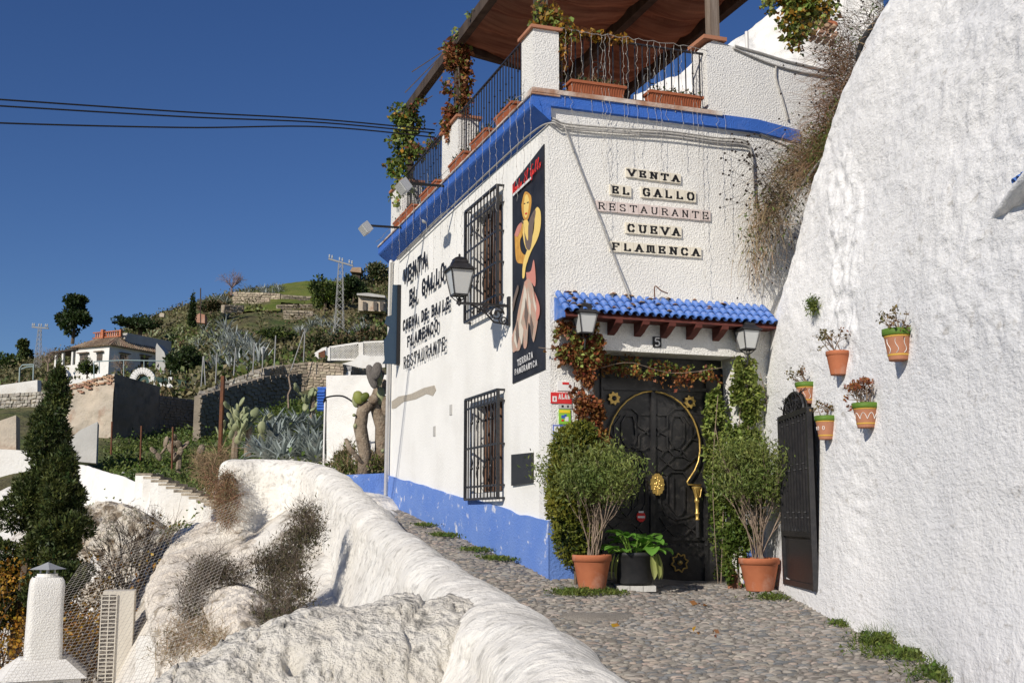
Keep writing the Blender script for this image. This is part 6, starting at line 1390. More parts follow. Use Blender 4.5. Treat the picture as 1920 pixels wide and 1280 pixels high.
# ---------------------------------------------------------------- stone walls
def stonewall(name, lab, path, hs, thick, sw, sh, m='fieldstone', mm='stone_mortar', cat='wall', seed=1, joined=True):
    """path: world (x, y) points; hs: (z bottom, z top) at each point"""
    path = [Vector((*p, 0)) for p in path]; b = Vector((path[0].x, path[0].y, hs[0][0])); t = thing(name, lab, cat, b); rr = random.Random(seed); mb = MB(); ms_ = MB()
    for i in range(len(path)-1):
        p, q = path[i], path[i+1]; d = q-p; L = d.length; d.normalize(); nrm = Vector((d.y, -d.x, 0)); 
        (a0, a1), (b0, b1) = hs[i], hs[i+1]
        v = [p+Vector((0, 0, a0)), q+Vector((0, 0, b0)), q+Vector((0, 0, b1)), p+Vector((0, 0, a1))]; v = [x-b for x in v]; w_ = [x-nrm*thick for x in v]
        mb.add(v+w_, [(0, 1, 2, 3), (7, 6, 5, 4), (0, 4, 5, 1), (1, 5, 6, 2), (2, 6, 7, 3), (3, 7, 4, 0)])
        x = 0; col = 0
        rows = max(1, int((max(a1-a0, b1-b0))/sh)); 
        for r in range(rows+1):
            x = rr.uniform(-.3, 0)*sw
            while x < L:
                w2 = sw*rr.uniform(.6, 1.5); f = min(1, max(0, (x+w2/2)/L)); z0 = a0+(b0-a0)*f; z1 = a1+(b1-a1)*f; z = z1-sh*(r+.5)
                if z > z0-.02 and x+w2 < L+.1:
                    c = p+d*(x+w2/2)+nrm*rr.uniform(-.04, .03)*sh*4+Vector((0, 0, z+rr.uniform(-.1, .1)*sh))-b; R = Matrix((d, nrm, Vector((0, 0, 1)))).transposed() @ Euler((rr.gauss(0, .1), rr.gauss(0, .12), 0)).to_matrix()
                    ms_.box(c, (w2*.88, sh*.7, sh*.82*rr.uniform(.75, 1.1)), R, rr.uniform(.75, 1))
                x += w2
    mb.build('core', M[mm], t); ms_.build('stones', M[m], t, kind='stuff'); return t
def w2(px, Y): return (xr(px)*Y/.998, Y)
def zz(py, Y): return P(960, py, Y).z
stonewall('terrace_wall', 'long buff dry-stone terrace wall high on the hill, left part', [w2(430, 141), w2(518, 139)], [(zz(575, 141), zz(547, 141)), (zz(576, 139), zz(550, 139))], .6, .55, .3, seed=1)
stonewall('terrace_wall', 'buff dry-stone terrace wall high on the hill, right part with the doorway gap', [w2(521, 139), w2(580, 141)], [(zz(578, 139), zz(552, 139)), (zz(600, 141), zz(556, 141))], .6, .55, .3, seed=2)
stonewall('terrace_wall', 'lower buff stone terrace wall, nearest the dark round tree', [w2(514, 132), w2(582, 134)], [(zz(592, 132), zz(571, 132)), (zz(597, 134), zz(570, 134))], .6, .5, .3, seed=3)
stonewall('terrace_wall', 'half ruined stone wall with dark openings below the upper terraces', [w2(527, 125), w2(582, 126)], [(zz(605, 125), zz(581, 125)), (zz(604, 126), zz(583, 126))], .6, .5, .3, 'fieldstone', 'rubble', seed=4)
stonewall('terrace_wall', 'low crumbling stone wall beside the reddish bare bush', [w2(412, 122), w2(450, 124)], [(zz(585, 122), zz(571, 122)), (zz(584, 124), zz(572, 124))], .5, .5, .3, seed=5)
stonewall('retaining_wall', 'grey rubble retaining wall with a white rail below the white house, far left', [w2(-60, 66), w2(60, 63), w2(190, 60)], [(zz(800, 66), zz(742, 66)), (zz(800, 63), zz(735, 63)), (zz(800, 60), zz(724, 60))], .6, .34, .2, 'fieldstone_grey', seed=6)
stonewall('retaining_wall', 'curved buff fieldstone wall carrying the sale notice', [w2(488, 52), w2(530, 54), w2(575, 54.5), w2(640, 54), w2(690, 56), w2(735, 60)], [(zz(790, 52), zz(694, 52)), (zz(790, 54), zz(684, 54)), (zz(800, 54.5), zz(678, 54.5)), (zz(800, 54), zz(682, 54)), (zz(800, 56), zz(693, 56)), (zz(800, 60), zz(702, 60))], .6, .26, .14, seed=7)
stonewall('retaining_wall', 'sloping grey stone wall top behind the fence poles', [w2(372, 47), w2(430, 47.5), w2(492, 47)], [(zz(775, 47), zz(735, 47)), (zz(760, 47.5), zz(711, 47.5)), (zz(742, 47), zz(690, 47))], .5, .24, .14, 'fieldstone_grey', seed=8)
# sale notice
q = P(649, 689, 54.6); t = thing('sale_sign', 'small white SE VENDE notice on the curved fieldstone wall', 'sign', q-Vector((0, .35, .3))); mb = MB(); mb.box((0, 0, .2), (.62, .04, .22)); mb.box((.06, .003, -.08), (.42, .04, .30)); mb.build('board', M['sign_white'], t)
mb = MB(); mb.box((.05, -.024, .2), (.50, .006, .17)); mb.build('band', M['letter_black'], t)
mb = MB()
for i, ch in enumerate('SE VENDE'): 
    if ch != ' ': glyph(mb, ch, (-.27+i*.073, -.03, .145), (1, 0, 0), (0, 0, 1), (0, -1, 0), .05, .11, .016, .006, False)
mb.build('lettering', M['sign_white'], t)
# ---------------------------------------------------------------- ruins
def solid(mb, foot, zb, zt, thick=None):               # extruded footprint polygon with per-corner top heights
    n = len(foot); vs = [(*p, zb) for p in foot]+[(*p, z) for p, z in zip(foot, zt)]
    mb.add(vs, [tuple(range(n-1, -1, -1)), tuple(range(n, 2*n))]+[(i, (i+1) % n, n+(i+1) % n, n+i) for i in range(n)])
def roughsheet(c0, c1, c2, c3, n, m, amp, sc, nrm):     # quad c0..c3 (bottom-left, bottom-right, top-right, top-left), displaced
    u_ = np.linspace(0, 1, n)[:, None, None]; v_ = np.linspace(0, 1, m)[None, :, None]; c0, c1, c2, c3 = [np.array(c, float) for c in (c0, c1, c2, c3)]
    A = (c0*(1-u_)+c1*u_)*(1-v_)+(c3*(1-u_)+c2*u_)*v_; d = fbm(A[..., 0], A[..., 1], A[..., 2], 4, sc)*amp; return A+np.array(nrm)*d[..., None]
ca = Vector((-15.35, 44, 0)); A1 = Vector((.3, .95, 0)); B1 = Vector((-.95, .3, 0))
pL = ca+B1*2.15; pR = ca+A1*3.0; zt0 = zz(700, 44); zb0 = zz(862, 44)
rb = Vector((ca.x, ca.y, zb0)); ruin = thing('ruined_house', 'roofless ruined masonry house with one sunlit flaking face and one face painted dark for shade', 'ruin', rb)
def rel(p, o=rb): return tuple(Vector(p)-o)
zl = zz(722, pL.y); zr_ = zz(725, pR.y)
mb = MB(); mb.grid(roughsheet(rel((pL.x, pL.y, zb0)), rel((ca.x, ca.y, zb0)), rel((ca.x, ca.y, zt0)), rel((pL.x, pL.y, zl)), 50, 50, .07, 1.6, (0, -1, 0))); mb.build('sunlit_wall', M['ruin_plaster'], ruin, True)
mb = MB(); mb.grid(roughsheet(rel((ca.x, ca.y, zb0)), rel((pR.x, pR.y, zb0)), rel((pR.x, pR.y, zr_)), rel((ca.x, ca.y, zt0)), 50, 50, .04, 1.6, (1, 0, 0))); mb.build('shaded_wall', M['ruin_shaded'], ruin, True)
pB = pL+A1*3.0; mb = MB(); solid(mb, [tuple((pL+Vector((.1, .12, 0))-rb)[:2]), tuple((ca+Vector((-.08, .12, 0))-rb)[:2]), tuple((pR+Vector((-.1, -.05, 0))-rb)[:2]), tuple((pB-rb)[:2])], 0, [zl-zb0-.05, zt0-zb0-.05, zr_-zb0-.05, zl-zb0-.2]); mb.build('masonry_core', M['rubble'], ruin)
mb = MB(); rr = random.Random(3)
for r in range(7):
    for k in range(9):
        f = (k+.5+.5*(r % 2))/9.5; p = pL+(ca-pL)*f; z = (zl+(zt0-zl)*f)-.04-r*.075
        if rr.random() < .1+r*.12: continue
        mb.box(Vector((p.x, p.y-.01, z))-rb, (.20*rr.uniform(.8, 1.1), .08, .055), Euler((0, rr.gauss(0, .04), .3-.6)).to_matrix())
mb.build('bricks', M['brick'], ruin, kind='stuff')
pe = pR+Vector((.43, .9, 0))*4.2
stonewall('ruin_wall', 'dark shaded brick and rubble wall running on from the ruined house', [(pR.x, pR.y), (pe.x, pe.y)], [(zb0, zz(741, pR.y)), (zb0+.2, zz(757, pe.y))], .5, .30, .12, 'ruin_shaded', 'ruin_shaded', seed=12)
pa_ = Vector((-11.45, 42, 0)); pb_ = pa_+Vector((.43, .9, 0))*6.2
zt2 = [zz(742, 42), zz(722, 44), zz(706, 46), zz(700, 47.6)]
path = [(pa_+(pb_-pa_)*f) for f in (0, .33, .66, 1)]
stonewall('ruin_wall', 'dark undercut masonry wall below the sloping stone wall top, deep in shade', [(p.x, p.y) for p in path], [(zb0-.2, z) for z in zt2], .3, .30, .16, 'ruin_shaded', 'ruin_shaded', seed=13)
# beige block and white triangular wall at the left
for pix, Y, nm, lab, m in (([(-80, 870), (30, 870), (30, 778), (-5, 790), (-80, 812)], 40, 'wall_block', 'pale beige plastered wall behind the cypress at the left edge', 'ruin_plaster'), ([(112, 862), (180, 868), (183, 790), (150, 806), (112, 838)], 36, 'wall_block', 'grey-white wedge shaped wall at the head of the stairs', 'pale_grey'), ([(-60, 960), (150, 960), (150, 880), (60, 845), (-60, 838)], 38, 'wall_block', 'white plastered wall partly hidden by the big cypress', 'far_white')):
    c = P(*pix[0], Y); mb = lump(nm, [P(a, b, Y)-c for a, b in pix], (-.45, 1.4, 0), None, None); t = thing(nm, lab, 'wall', c); mb.build('body', M[m], t)
# stairs and their white retaining wall
wp = [(95, 880, 33), (150, 872, 31), (200, 884, 29), (262, 908, 27), (330, 948, 24.5), (385, 988, 22), (445, 1003, 19.5)]
W_ = catmull([(*P(a, b, c),) for a, b, c in wp], 90); n, m = 90, 46; A = np.zeros((n, m, 3))
for j in range(m):
    f = j/(m-1); A[:, j, 0] = W_[:, 0]-.5*f*f; A[:, j, 1] = W_[:, 1]-.9*f; A[:, j, 2] = W_[:, 2]-2.6*f
A[..., 1] += .06*fbm(A[..., 0], A[..., 2], A[..., 1], 4, 1.2)+.015*fbm(A[..., 0], A[..., 2], A[..., 1], 3, 6); A[..., 2] += .03*fbm(A[..., 0], A[..., 1], 0*A[..., 0], 3, 2)
Bt = A[:, :1].copy(); Bt = np.concatenate([Bt+np.array([0, .28, -.02]), Bt+np.array([0, .28, -1.5])], 1); A2 = np.concatenate([Bt[:, ::-1], A], 1); c = A2[0, 0].copy()
mb = MB(); mb.grid(A2-c); o = mb.build('retaining_wall', M['far_white'], None, True); o.location = c; o['label'] = 'white plastered retaining wall falling diagonally beside the garden steps'; o['category'] = 'wall'
t = thing('garden_steps', 'flight of whitewashed steps with treads painted dark for shade climbing behind the white retaining wall', 'steps', P(440, 1000, 20))
so_ = P(440, 1000, 20)
for k in range(13):
    f = k/12; a = P(446-175*f, 965-75*f, 19.8+7.2*f)-so_; w_ = .36; mb = MB(); mb.box(a+Vector((0, .35, -.35)), (w_, .9, .7)); s_ = mb.build('step', M['far_white'], t)
    mb = MB(); mb.box(a+Vector((0.02, .34, .012)), (w_+.03, .90, .05)); mb.build('tread', M['rubble'], s_)  # rubble colour darkens the treads to imitate shade
# ---------------------------------------------------------------- white house on the hill
hc = Vector((xr(197)*100, 100, zz(716, 100))); Ha = Vector((.43, .9, 0)).normalized(); Hb = Vector((-.9, .43, 0)).normalized()
wh = thing('white_house', 'white two storey hillside house with tiled roof and terracotta balustrade', 'house', hc, math.atan2(-Hb.y, -Hb.x))
# local x = -Hb (along the lit face, to the right), local y = Ha (depth)
EH = 3.0; LW, DW = 3.7, 7.6
mb = MB(); mb.box((-LW/2, DW/2, EH/2-.6), (LW, DW, EH+1.2)); mb.build('wall', M['far_white'], wh)
mb = MB(); e = .3; v = [(-LW-e, -e, EH), (e, -e, EH), (e, DW+e, EH), (-LW-e, DW+e, EH), (-LW+.8, 1.6, EH+.95), (-.7, 1.6, EH+.95), (-.7, DW-1.2, EH+.95), (-LW+.8, DW-1.2, EH+.95)]
mb.add(v, [(3,2,1,0),(4,5,6,7),(0,1,5,4),(1,2,6,5),(2,3,7,6),(3,0,4,7)]); rf = mb.build('roof', M['roof_far'], wh); mb = MB()
for k in range(19): x = -LW-.2+k*.22; mb.tube([(x, -e-.02, EH+.04), (max(min(x, -.75), -LW+.85), 1.55, EH+.98)], .055, 5)
for k in range(34): y = -.2+k*.23; mb.tube([(e+.02, y, EH+.04), (-.68, max(1.62, min(y, DW-1.25)), EH+.98)], .055, 5)
mb.build('tiles', M['roof_far'], rf, kind='stuff')
mb = MB(); mb.box((-LW/2-.1, 3.4, EH+1.05), (2.5, 3.6, .5)); mb.box((-.5, 4.8, EH+.95), (.5, 5.3, .85)); mb.build('roof_parapet', M['pale_grey'], wh)
mb = MB()
for k in range(12):
    if k == 4: continue
    mb.box((-LW+.55+k*.24, 1.55, EH+1.25), (.09, .08, .42))
mb.box((-LW/2-.1, 1.5, EH+1.48), (2.9, .14, .08)); mb.box((-LW/2-.1, 1.5, EH+1.02), (2.9, .14, .08)); mb.box((-LW+1.45, 1.45, EH+1.3), (.28, .3, .75)); mb.box((-.35, 1.5, EH+1.25), (.2, .2, .6)); mb.build('balustrade', M['terracotta'], wh)
def wwin(x, y, z, w, h, side):
    mb = MB()
    if side == 'F': mb.box((x, -.01, z), (w, .06, h))
    else: mb.box((.01, y, z), (.06, w, h))
    o = mb.build('window', M['shade_window'], wh); mb = MB()
    if side == 'F':
        mb.box((x, -.14, z+h/2+.12), (w+.3, .32, .08)); mb.box((x, -.05, z), (.05, .04, h)); mb.box((x, -.05, z), (w, .04, .05))
    else: mb.box((.14, y, z+h/2+.12), (.32, w+.3, .08)); mb.box((.05, y, z), (.04, .05, h)); mb.box((.05, y, z), (.04, w, .05))
    mb.build('frame_and_hood', M['wood_grey'], o)
wwin(-2.75, 0, 2.05, .85, .75, 'F'); wwin(-1.0, 0, 2.1, .6, .65, 'F'); wwin(0, 1.6, 2.0, .8, .85, 'R'); wwin(0, 4.0, 2.0, .9, 1.1, 'R'); wwin(0, 6.2, 2.1, .6, .9, 'R')
mb = MB(); mb.box((-LW-1.2, 1.4, .5), (2.4, 2.8, 1.6)); mb.box((-LW-1.2, .05, 1.45), (2.4, .12, .35)); mb.build('porch_base', M['far_white'], wh)
for x in (-LW-.4, -LW-1.5, -LW-2.3): mb = MB(); mb.box((x, .1, 2.1), (.18, .18, 1.4)); mb.build('porch_post', M['far_white'], wh)
mb = MB(); mb.box((-LW-1.2, 1.4, 2.85), (2.9, 3.2, .12), Euler((0, -.06, 0)).to_matrix()); mb.build('porch_roof', M['wood'], wh)
mb = MB(); mb.box((-LW-1.2, 2.6, 2.1), (2.3, .1, 1.3)); mb.build('porch_shade_sheet', M['shade_window'], wh)  # dark sheet stands in for the shade inside the porch
wh.scale = (1.08,)*3
# garden walls, arch gates, pergola poles of the white house
def bl3(name, lab, cat, pix, Y, m, depth=(.1, .4, 0)):
    c = P(*pix[0], Y); t = thing(name, lab, cat, c); lump(name, [P(a, b, Y)-c for a, b in pix], depth, None, None).build('body', M[m], t); return t, c
bl3('garden_wall', 'long low white garden wall at the far left below the pylon', 'wall', [(-60, 752), (70, 738), (70, 712), (0, 722), (-60, 732)], 75, 'far_white')
t, c = bl3('arched_gate', 'white arched doorway with a dark green door below the porch', 'gate', [(100, 727), (127, 727), (127, 700), (122, 693), (115, 690), (108, 693), (104, 702), (100, 712)], 80, 'far_white')
mb = lump('d', [P(a, b, 79.9)-c for a, b in ((108, 727), (119, 727), (119, 703), (115, 699), (110, 701))], (0, .2, 0), None, None); mb.build('door', M['door_green'], t)
bl3('garden_wall', 'low white garden wall right of the dark green arched door', 'wall', [(127, 727), (185, 725), (170, 709), (140, 712), (127, 709)], 79, 'far_white')
t, c = bl3('garden_wall', 'white plastered retaining wall between the two ruins', 'wall', [(288, 742), (372, 752), (378, 740), (352, 728), (310, 719), (288, 716)], 66, 'far_white')
t = thing('arched_gate', 'round white arch over a small gate right of the ruin', 'gate', P(268, 722, 70)); c = P(268, 722, 70); mb = MB()
pp_a = [P(268+19*math.cos(a), 717-22*math.sin(a), 70)-c for a in np.linspace(0, math.pi, 15)]
for a, b in zip(pp_a[:-1], pp_a[1:]): mb.seg(a, b, .4, .22, up=(0, 1, 0))
mb.build('arch', M['far_white'], t); mb = MB(); mb.prism([(.45*math.cos(a), .5*math.sin(a)) for a in np.linspace(0, math.pi, 12)], (1, 0, 0), (0, 0, 1), (0, 1, 0), (0, .1, .1), .05); mb.build('gate_leaf', M['door_green'], t)
t = thing('garden_fence', 'dark green slatted fence between white posts right of the round arch', 'fence', P(290, 722, 68)); c = P(290, 722, 68)
for k in range(34):
    px = 290+k*2.4; mb = MB(); a = P(px, 706+(px-290)*.13, 68)-c; b = P(px, 722+(px-290)*.10, 68)-c; mb.seg(a, b, .05, .03, up=(0, 1, 0)); mb.build('slat', M['door_green'], t)
for px in (320, 364): mb = MB(); mb.seg(P(px, 703+(px-290)*.13, 68)-c, P(px, 726+(px-290)*.10, 68)-c, .2, .2, up=(0, 1, 0)); mb.build('post', M['far_white'], t)
def polerig(lab, Y, segs, r=.045, m='galv', nm='garden_pergola', cat='pergola'):
    c = P(*segs[0][0], Y); t = thing(nm, lab, cat, c)
    for s_ in segs: mb = MB(); mb.tube([P(a, b, Y)-c for a, b in s_], r, 5); mb.build('pole', M[m], t)
    return t
M['pole_green'] = mat('pole_green', (.28, .36, .36), .5)
polerig('thin metal garden pergola frame in front of the shaded side of the white house', 82, [[(176, 712), (176, 678)], [(176, 678), (232, 675), (322, 677)], [(232, 706), (232, 674)], [(270, 695), (270, 676)], [(320, 708), (321, 677)], [(186, 700), (186, 678)]], .04, 'pole_green')
polerig('rounded metal pergola frame at the far left beside the small pylon', 78, [[(36, 716), (37, 690), (42, 684), (62, 683)], [(62, 712), (63, 683)], [(40, 692), (50, 688), (62, 687)]], .05, 'pole_green')
bl3('shed', 'small white shed with a slanted pale roof behind the white house', 'shed', [(292, 706), (308, 706), (308, 690), (314, 682), (308, 660), (294, 643), (292, 650)], 96, 'pale_grey', (0, 2, 0))
bl3('brick_hut', 'tiny brick chimney hut on the skyline left of the slim cypress', 'hut', [(299, 594), (307, 594), (308, 588), (303, 586), (299, 588)], 140, 'ruin_plaster', (0, .6, 0))
bl3('brick_hut', 'low ruined brick hut beside the slim cypress', 'hut', [(366, 604), (384, 606), (384, 590), (374, 587), (366, 592)], 118, 'brick', (0, 1, 0))
t, c = bl3('wooden_hut', 'small brown wooden tower hut behind the trees on the right skyline', 'hut', [(660, 524), (675, 524), (675, 512), (660, 512)], 148, 'wood', (0, 1.5, 0)); mb = lump('r', [P(a, b, 147.5)-c for a, b in ((656, 509), (677, 511), (677, 501), (660, 501))], (0, 2, 0), None, None); mb.build('roof', M['roof_far'], t)
t, c = bl3('white_hut', 'little white hut with a gabled roof just right of the pylon', 'hut', [(643, 545), (650, 543), (650, 533), (646, 530), (643, 534)], 136, 'far_white', (0, 1, 0))
t, c = bl3('cave_porch', 'low flat-roofed cave porch with pillars near the building edge', 'house', [(672, 582), (722, 584), (722, 562), (672, 556)], 112, 'ruin_plaster', (0, 2, 0))
mb = lump('r', [P(a, b, 111.4)-c for a, b in ((669, 553), (722, 558), (722, 554), (690, 549), (669, 550))], (0, 2.5, 0), None, None); mb.build('roof', M['pale_grey'], t)
for x in (680, 700, 712): mb = lump('d', [P(a, b, 111.8)-c for a, b in ((x, 581), (x+7, 582), (x+7, 566), (x, 565))], (0, .1, 0), None, None); mb.build('opening', M['shade_window'], t)
# lattice wall
t = thing('lattice_wall', 'white lattice screen wall of diamond openings above the fieldstone wall', 'wall', P(600, 672, 74)); c = P(600, 672, 74)
for (x0, x1, yt0, yt1, yb) in ((618, 672, 651, 643, 674), (681, 722, 642, 640, 669)):
    mb = MB(); n_ = int((x1-x0)/4.6)
    for k in range(-6, n_+6):
        for sg in (1, -1):
            a = (x0+k*4.6, yb); b = (x0+k*4.6+sg*28, yb-28); q1 = []
            for f in np.linspace(0, 1, 29):
                px = a[0]+(b[0]-a[0])*f; py = a[1]+(b[1]-a[1])*f; yt = yt0+(yt1-yt0)*(px-x0)/(x1-x0)
                if x0 <= px <= x1 and py >= yt: q1.append((px, py))
            if len(q1) > 1: mb.seg(P(*q1[0], 74)-c, P(*q1[-1], 74)-c, .045, .08, up=(0, 1, 0))
    mb.build('lattice', M['far_white'], t)
    mb = MB(); mb.seg(P(x0, yt0, 74)-c, P(x1, yt1, 74)-c, .12, .1, up=(0, 1, 0)); mb.seg(P(x0, yb, 74)-c, P(x1, yb, 74)-c, .12, .1, up=(0, 1, 0)); mb.build('rail', M['far_white'], t)
for pix in ([(672, 676), (681, 676), (681, 641), (672, 642)], [(614, 676), (619, 676), (619, 650), (614, 652)]): lump('p', [P(a, b, 73.9)-c for a, b in pix], (0, .3, 0), None, None).build('post', M['far_white'], t)
lump('p', [P(a, b, 73)-c for a, b in ((655, 690), (722, 690), (722, 668), (700, 668), (675, 664), (662, 676), (640, 682))], (0, 1.2, 0), None, None).build('plinth', M['far_white'], t)
t, c = bl3('lean_to', 'small lean-to with a brown door at the left end of the lattice wall', 'hut', [(590, 672), (612, 672), (612, 650), (604, 652), (590, 661)], 76, 'far_white', (0, 1, 0)); lump('d', [P(a, b, 75.9)-c for a, b in ((597, 670), (609, 670), (609, 656), (597, 661))], (0, .1, 0), None, None).build('door', M['rust'], t)
# ---------------------------------------------------------------- pylons, poles, lamp
def pylon(px, yb, yt, Y, w, lab, arm, tilt=0):
    c = P(px, yb, Y); H = P(px, yt, Y).z-c.z; t = thing('lattice_pylon', lab, 'pylon', c); cs = [(-1,-1),(1,-1),(1,1),(-1,1)]; top = .45
    for a, b in cs: mb = MB(); mb.seg((a*w/2, b*w/2, 0), (a*w/2*top, b*w/2*top, H), w*.05, w*.05); mb.build('leg', M['galv'], t)
    mb = MB(); n = int(H/(w*.75))
    for i in range(n):
        z0, z1 = H*i/n, H*(i+1)/n; k0, k1 = w/2*(1-(1-top)*i/n), w/2*(1-(1-top)*(i+1)/n)
        for s_ in range(4): p, q = cs[s_], cs[(s_+1) % 4]; mb.seg((p[0]*k0, p[1]*k0, z0), (q[0]*k1, q[1]*k1, z1), w*.032, w*.032); mb.seg((q[0]*k0, q[1]*k0, z0), (p[0]*k1, p[1]*k1, z1), w*.03, w*.03)
    mb.build('bracing', M['galv'], t)
    mb = MB(); mb.seg((-arm, 0, H+.12+tilt*arm), (arm, .2, H+.12-tilt*arm), .14, .14); mb.build('crossarm', M['galv'], t)
    for x in (-arm*.92, -arm*.7, -.1, .15, arm*.7, arm*.92):
        mb = MB(); mb.lathe([(0, 0), (.05, .05), (.09, .12), (.05, .2), (.09, .26), (.04, .34), (0, .36)], 7, (x, 0, H+.2-tilt*x)); mb.build('insulator', M['glass_milk'], t)
pylon(636, 617, 494, 100, .78, 'tall steel lattice pylon on the hill beside the building', 1.1, .28)
pylon(70, 690, 616, 120, .6, 'small steel lattice pylon at the far left of the hill', .85, .06)
polerig('thin dark utility pole next to the slim cypress', 112, [[(376, 606), (376, 540)]], .06, 'wood', 'utility_pole', 'pole')
for (x0, y0, x1, y1, Y) in ((72, 618, 140, 605, 120), (140, 605, 300, 640, 120)): pass
for i, s_ in enumerate(([[(377, 725), (381, 668)], [(385, 722), (382, 668)]], [[(404, 718), (407, 662)]], [[(438, 704), (442, 652)]], [[(474, 698), (477, 642)]], [[(514, 690), (517, 629)]], [[(569, 678), (572, 615)], [(545, 695), (570, 622)]])):
    polerig(('leftmost paired', 'second', 'third', 'fourth', 'fifth', 'tallest braced')[i]+' pale metal fence pole along the sloping stone wall, counted from the ruin', 46.6 if i < 5 else 53.6, s_, .028, 'galv', 'fence_pole', 'pole')
t = thing('street_lamp', 'small old-fashioned street lamp standing behind the fence poles', 'lamp', P(492, 690, 58)); mb = MB(); mb.tube([(0, 0, 0), (0, 0, .72)], .03, 6); mb.build('post', M['galv'], t); lm_ = link('lantern_head', None, t); mb = MB(); mb.lathe([(.06, .72), (.13, 1.0), (.16, 1.02), (.03, 1.12), (0, 1.14)], 4); mb.build('head', M['glass_milk'], t); bpy.data.objects.remove(lm_)
polerig('thick rusty iron pole standing in front of the dark undercut wall', 26, [[(410, 885), (414, 800), (418, 705)]], .055, 'rust', 'rusty_pole', 'pole')
for px, yb, yt, lab in ((208, 852, 790, 'thin rusty fence post against the sunlit ruin corner'), (263, 862, 798, 'thin rusty fence post in front of the dark ruin face'), (322, 880, 800, 'thin rusty fence post beside the brown prickly pear')): polerig(lab, 32, [[(px, yb), (px+2, yt)]], .03, 'rust', 'fence_post', 'post')
polerig('pale curved dead stem in front of the dark arch', 34, [[(541, 765), (540, 740), (545, 728), (541, 705)]], .03, 'twig', 'dead_stem', 'stem')
# ---------------------------------------------------------------- white side building, blue kerb wall, big cactus
bX = BW(0, WL, 0)
sb = thing('side_building', 'plain white lower building beyond the end of the side wall', 'building', P(612, 872, 22)); sc_ = P(612, 872, 22)
mb = MB(); A = roughsheet(rel(P(612, 900, 22), sc_), rel(P(740, 900, 21.2), sc_), rel(P(740, 702, 21.2), sc_), rel(P(612, 704, 22), sc_), 60, 60, .03, 2.2, (0, -1, 0)); mb.grid(A); Bk = A+np.array([.2, 1.6, 0]); mb.grid(Bk[::-1]); mb.grid(np.stack([A[:, -1], Bk[:, -1]], 1)); mb.grid(np.stack([A[0], Bk[0]], 0)[:, ::-1]); mb.build('wall', M['stucco'], sb, True)
t = thing('blue_post', 'short cobalt blue tiled post at the left corner of the side building', 'post', P(602, 770, 22.3)); c = P(602, 770, 22.3); mb = MB(); mb.seg((0, 0, 0), (.01, 0, .42), .13, .14, up=(0, 1, 0)); mb.seg((.03, 0, .42), (.03, 0, .46), .2, .16, up=(0, 1, 0)); mb.build('body', M['blue'], t)
for k in range(7): mb = MB(); mb.tube([(-.07, -.08, .03+k*.055), (.07, -.08, .03+k*.055)], .02, 6); mb.build('tile', M['blue'], t)
t = thing('white_pole', 'thin white pole with a black cable arching from it towards the cactus', 'pole', P(607, 872, 20.5)); c = P(607, 872, 20.5); mb = MB(); mb.tube([(0, 0, -.2), (0, 0, 1.15)], .022, 6); mb.build('pole', M['white_paint'], t)
mb = MB(); mb.tube([Vector(p) for p in catmull([tuple(P(a, b, Y)-c) for a, b, Y in ((607, 755, 20.5), (612, 745, 20.4), (640, 742, 20.1), (660, 752, 19.9), (674, 766, 19.8))], 20)], .016, 5); mb.tube([P(609, 850, 20.5)-c, P(610, 790, 20.5)-c, P(611, 748, 20.5)-c], .018, 5); mb.build('cable', M['cable_black'], t)
# blue kerb wall
t = thing('blue_kerb_wall', 'low cobalt blue planting wall between the parapet and the end of the side wall', 'wall', BW(-.75, WL, .2)); c = BW(-.75, WL, .2)
k0 = BW(.02, WL-.02, 0); k1 = BW(-.85, WL-.02, 0); mb = MB(); A = roughsheet(tuple(Vector((k1.x, k1.y, -.3))-c), tuple(Vector((k0.x, k0.y, -.3))-c), tuple(Vector((k0.x, k0.y, .73))-c), tuple(Vector((k1.x, k1.y, .68))-c), 40, 30, .02, 3, (0, -1, 0)); Bk = A+np.array([.05, .25, 0]); mb.grid(A); mb.grid(Bk[::-1]); mb.grid(np.stack([A[:, -1], Bk[:, -1]], 1)); mb.build('wall', M['blue_plinth'], t, True)
def cact(pts, rs): mb.tube([P(a, b, Y)-c for a, b, Y in pts], [r for r in rs], 9)
t = thing('giant_prickly_pear', 'tall brown-trunked prickly pear with a drooping grey dead pad beside the building', 'cactus', P(690, 885, 19.6)); c = P(690, 885, 19.6)
mb = MB(); cact([(683, 900, 19.6), (684, 850, 19.6), (675, 800, 19.6), (680, 770, 19.6), (695, 755, 19.6)], [.13, .11, .12, .11, .10]); mb.build('trunk', M['cactus_brown'], t, True)
mb = MB(); cact([(714, 890, 19.8), (715, 840, 19.8), (718, 800, 19.8), (708, 770, 19.7), (705, 745, 19.7), (712, 725, 19.7)], [.12, .12, .14, .12, .10, .09]); mb.build('trunk', M['cactus_brown'], t, True)
mb = MB(); cact([(675, 760, 19.6), (670, 745, 19.6)], [.06, .05]); cact([(680, 868, 19.5), (655, 840, 19.5), (648, 822, 19.5)], [.03, .05, .03]); mb.build('side_shoot', M['cactus_brown'], t, True)
M['dead_pad'] = mat('dead_pad', (.20,.18,.165), .95, (.11,.10,.09), 30, bump=1, bscale=40, bdist=.02, stretch=(3,3,.5))
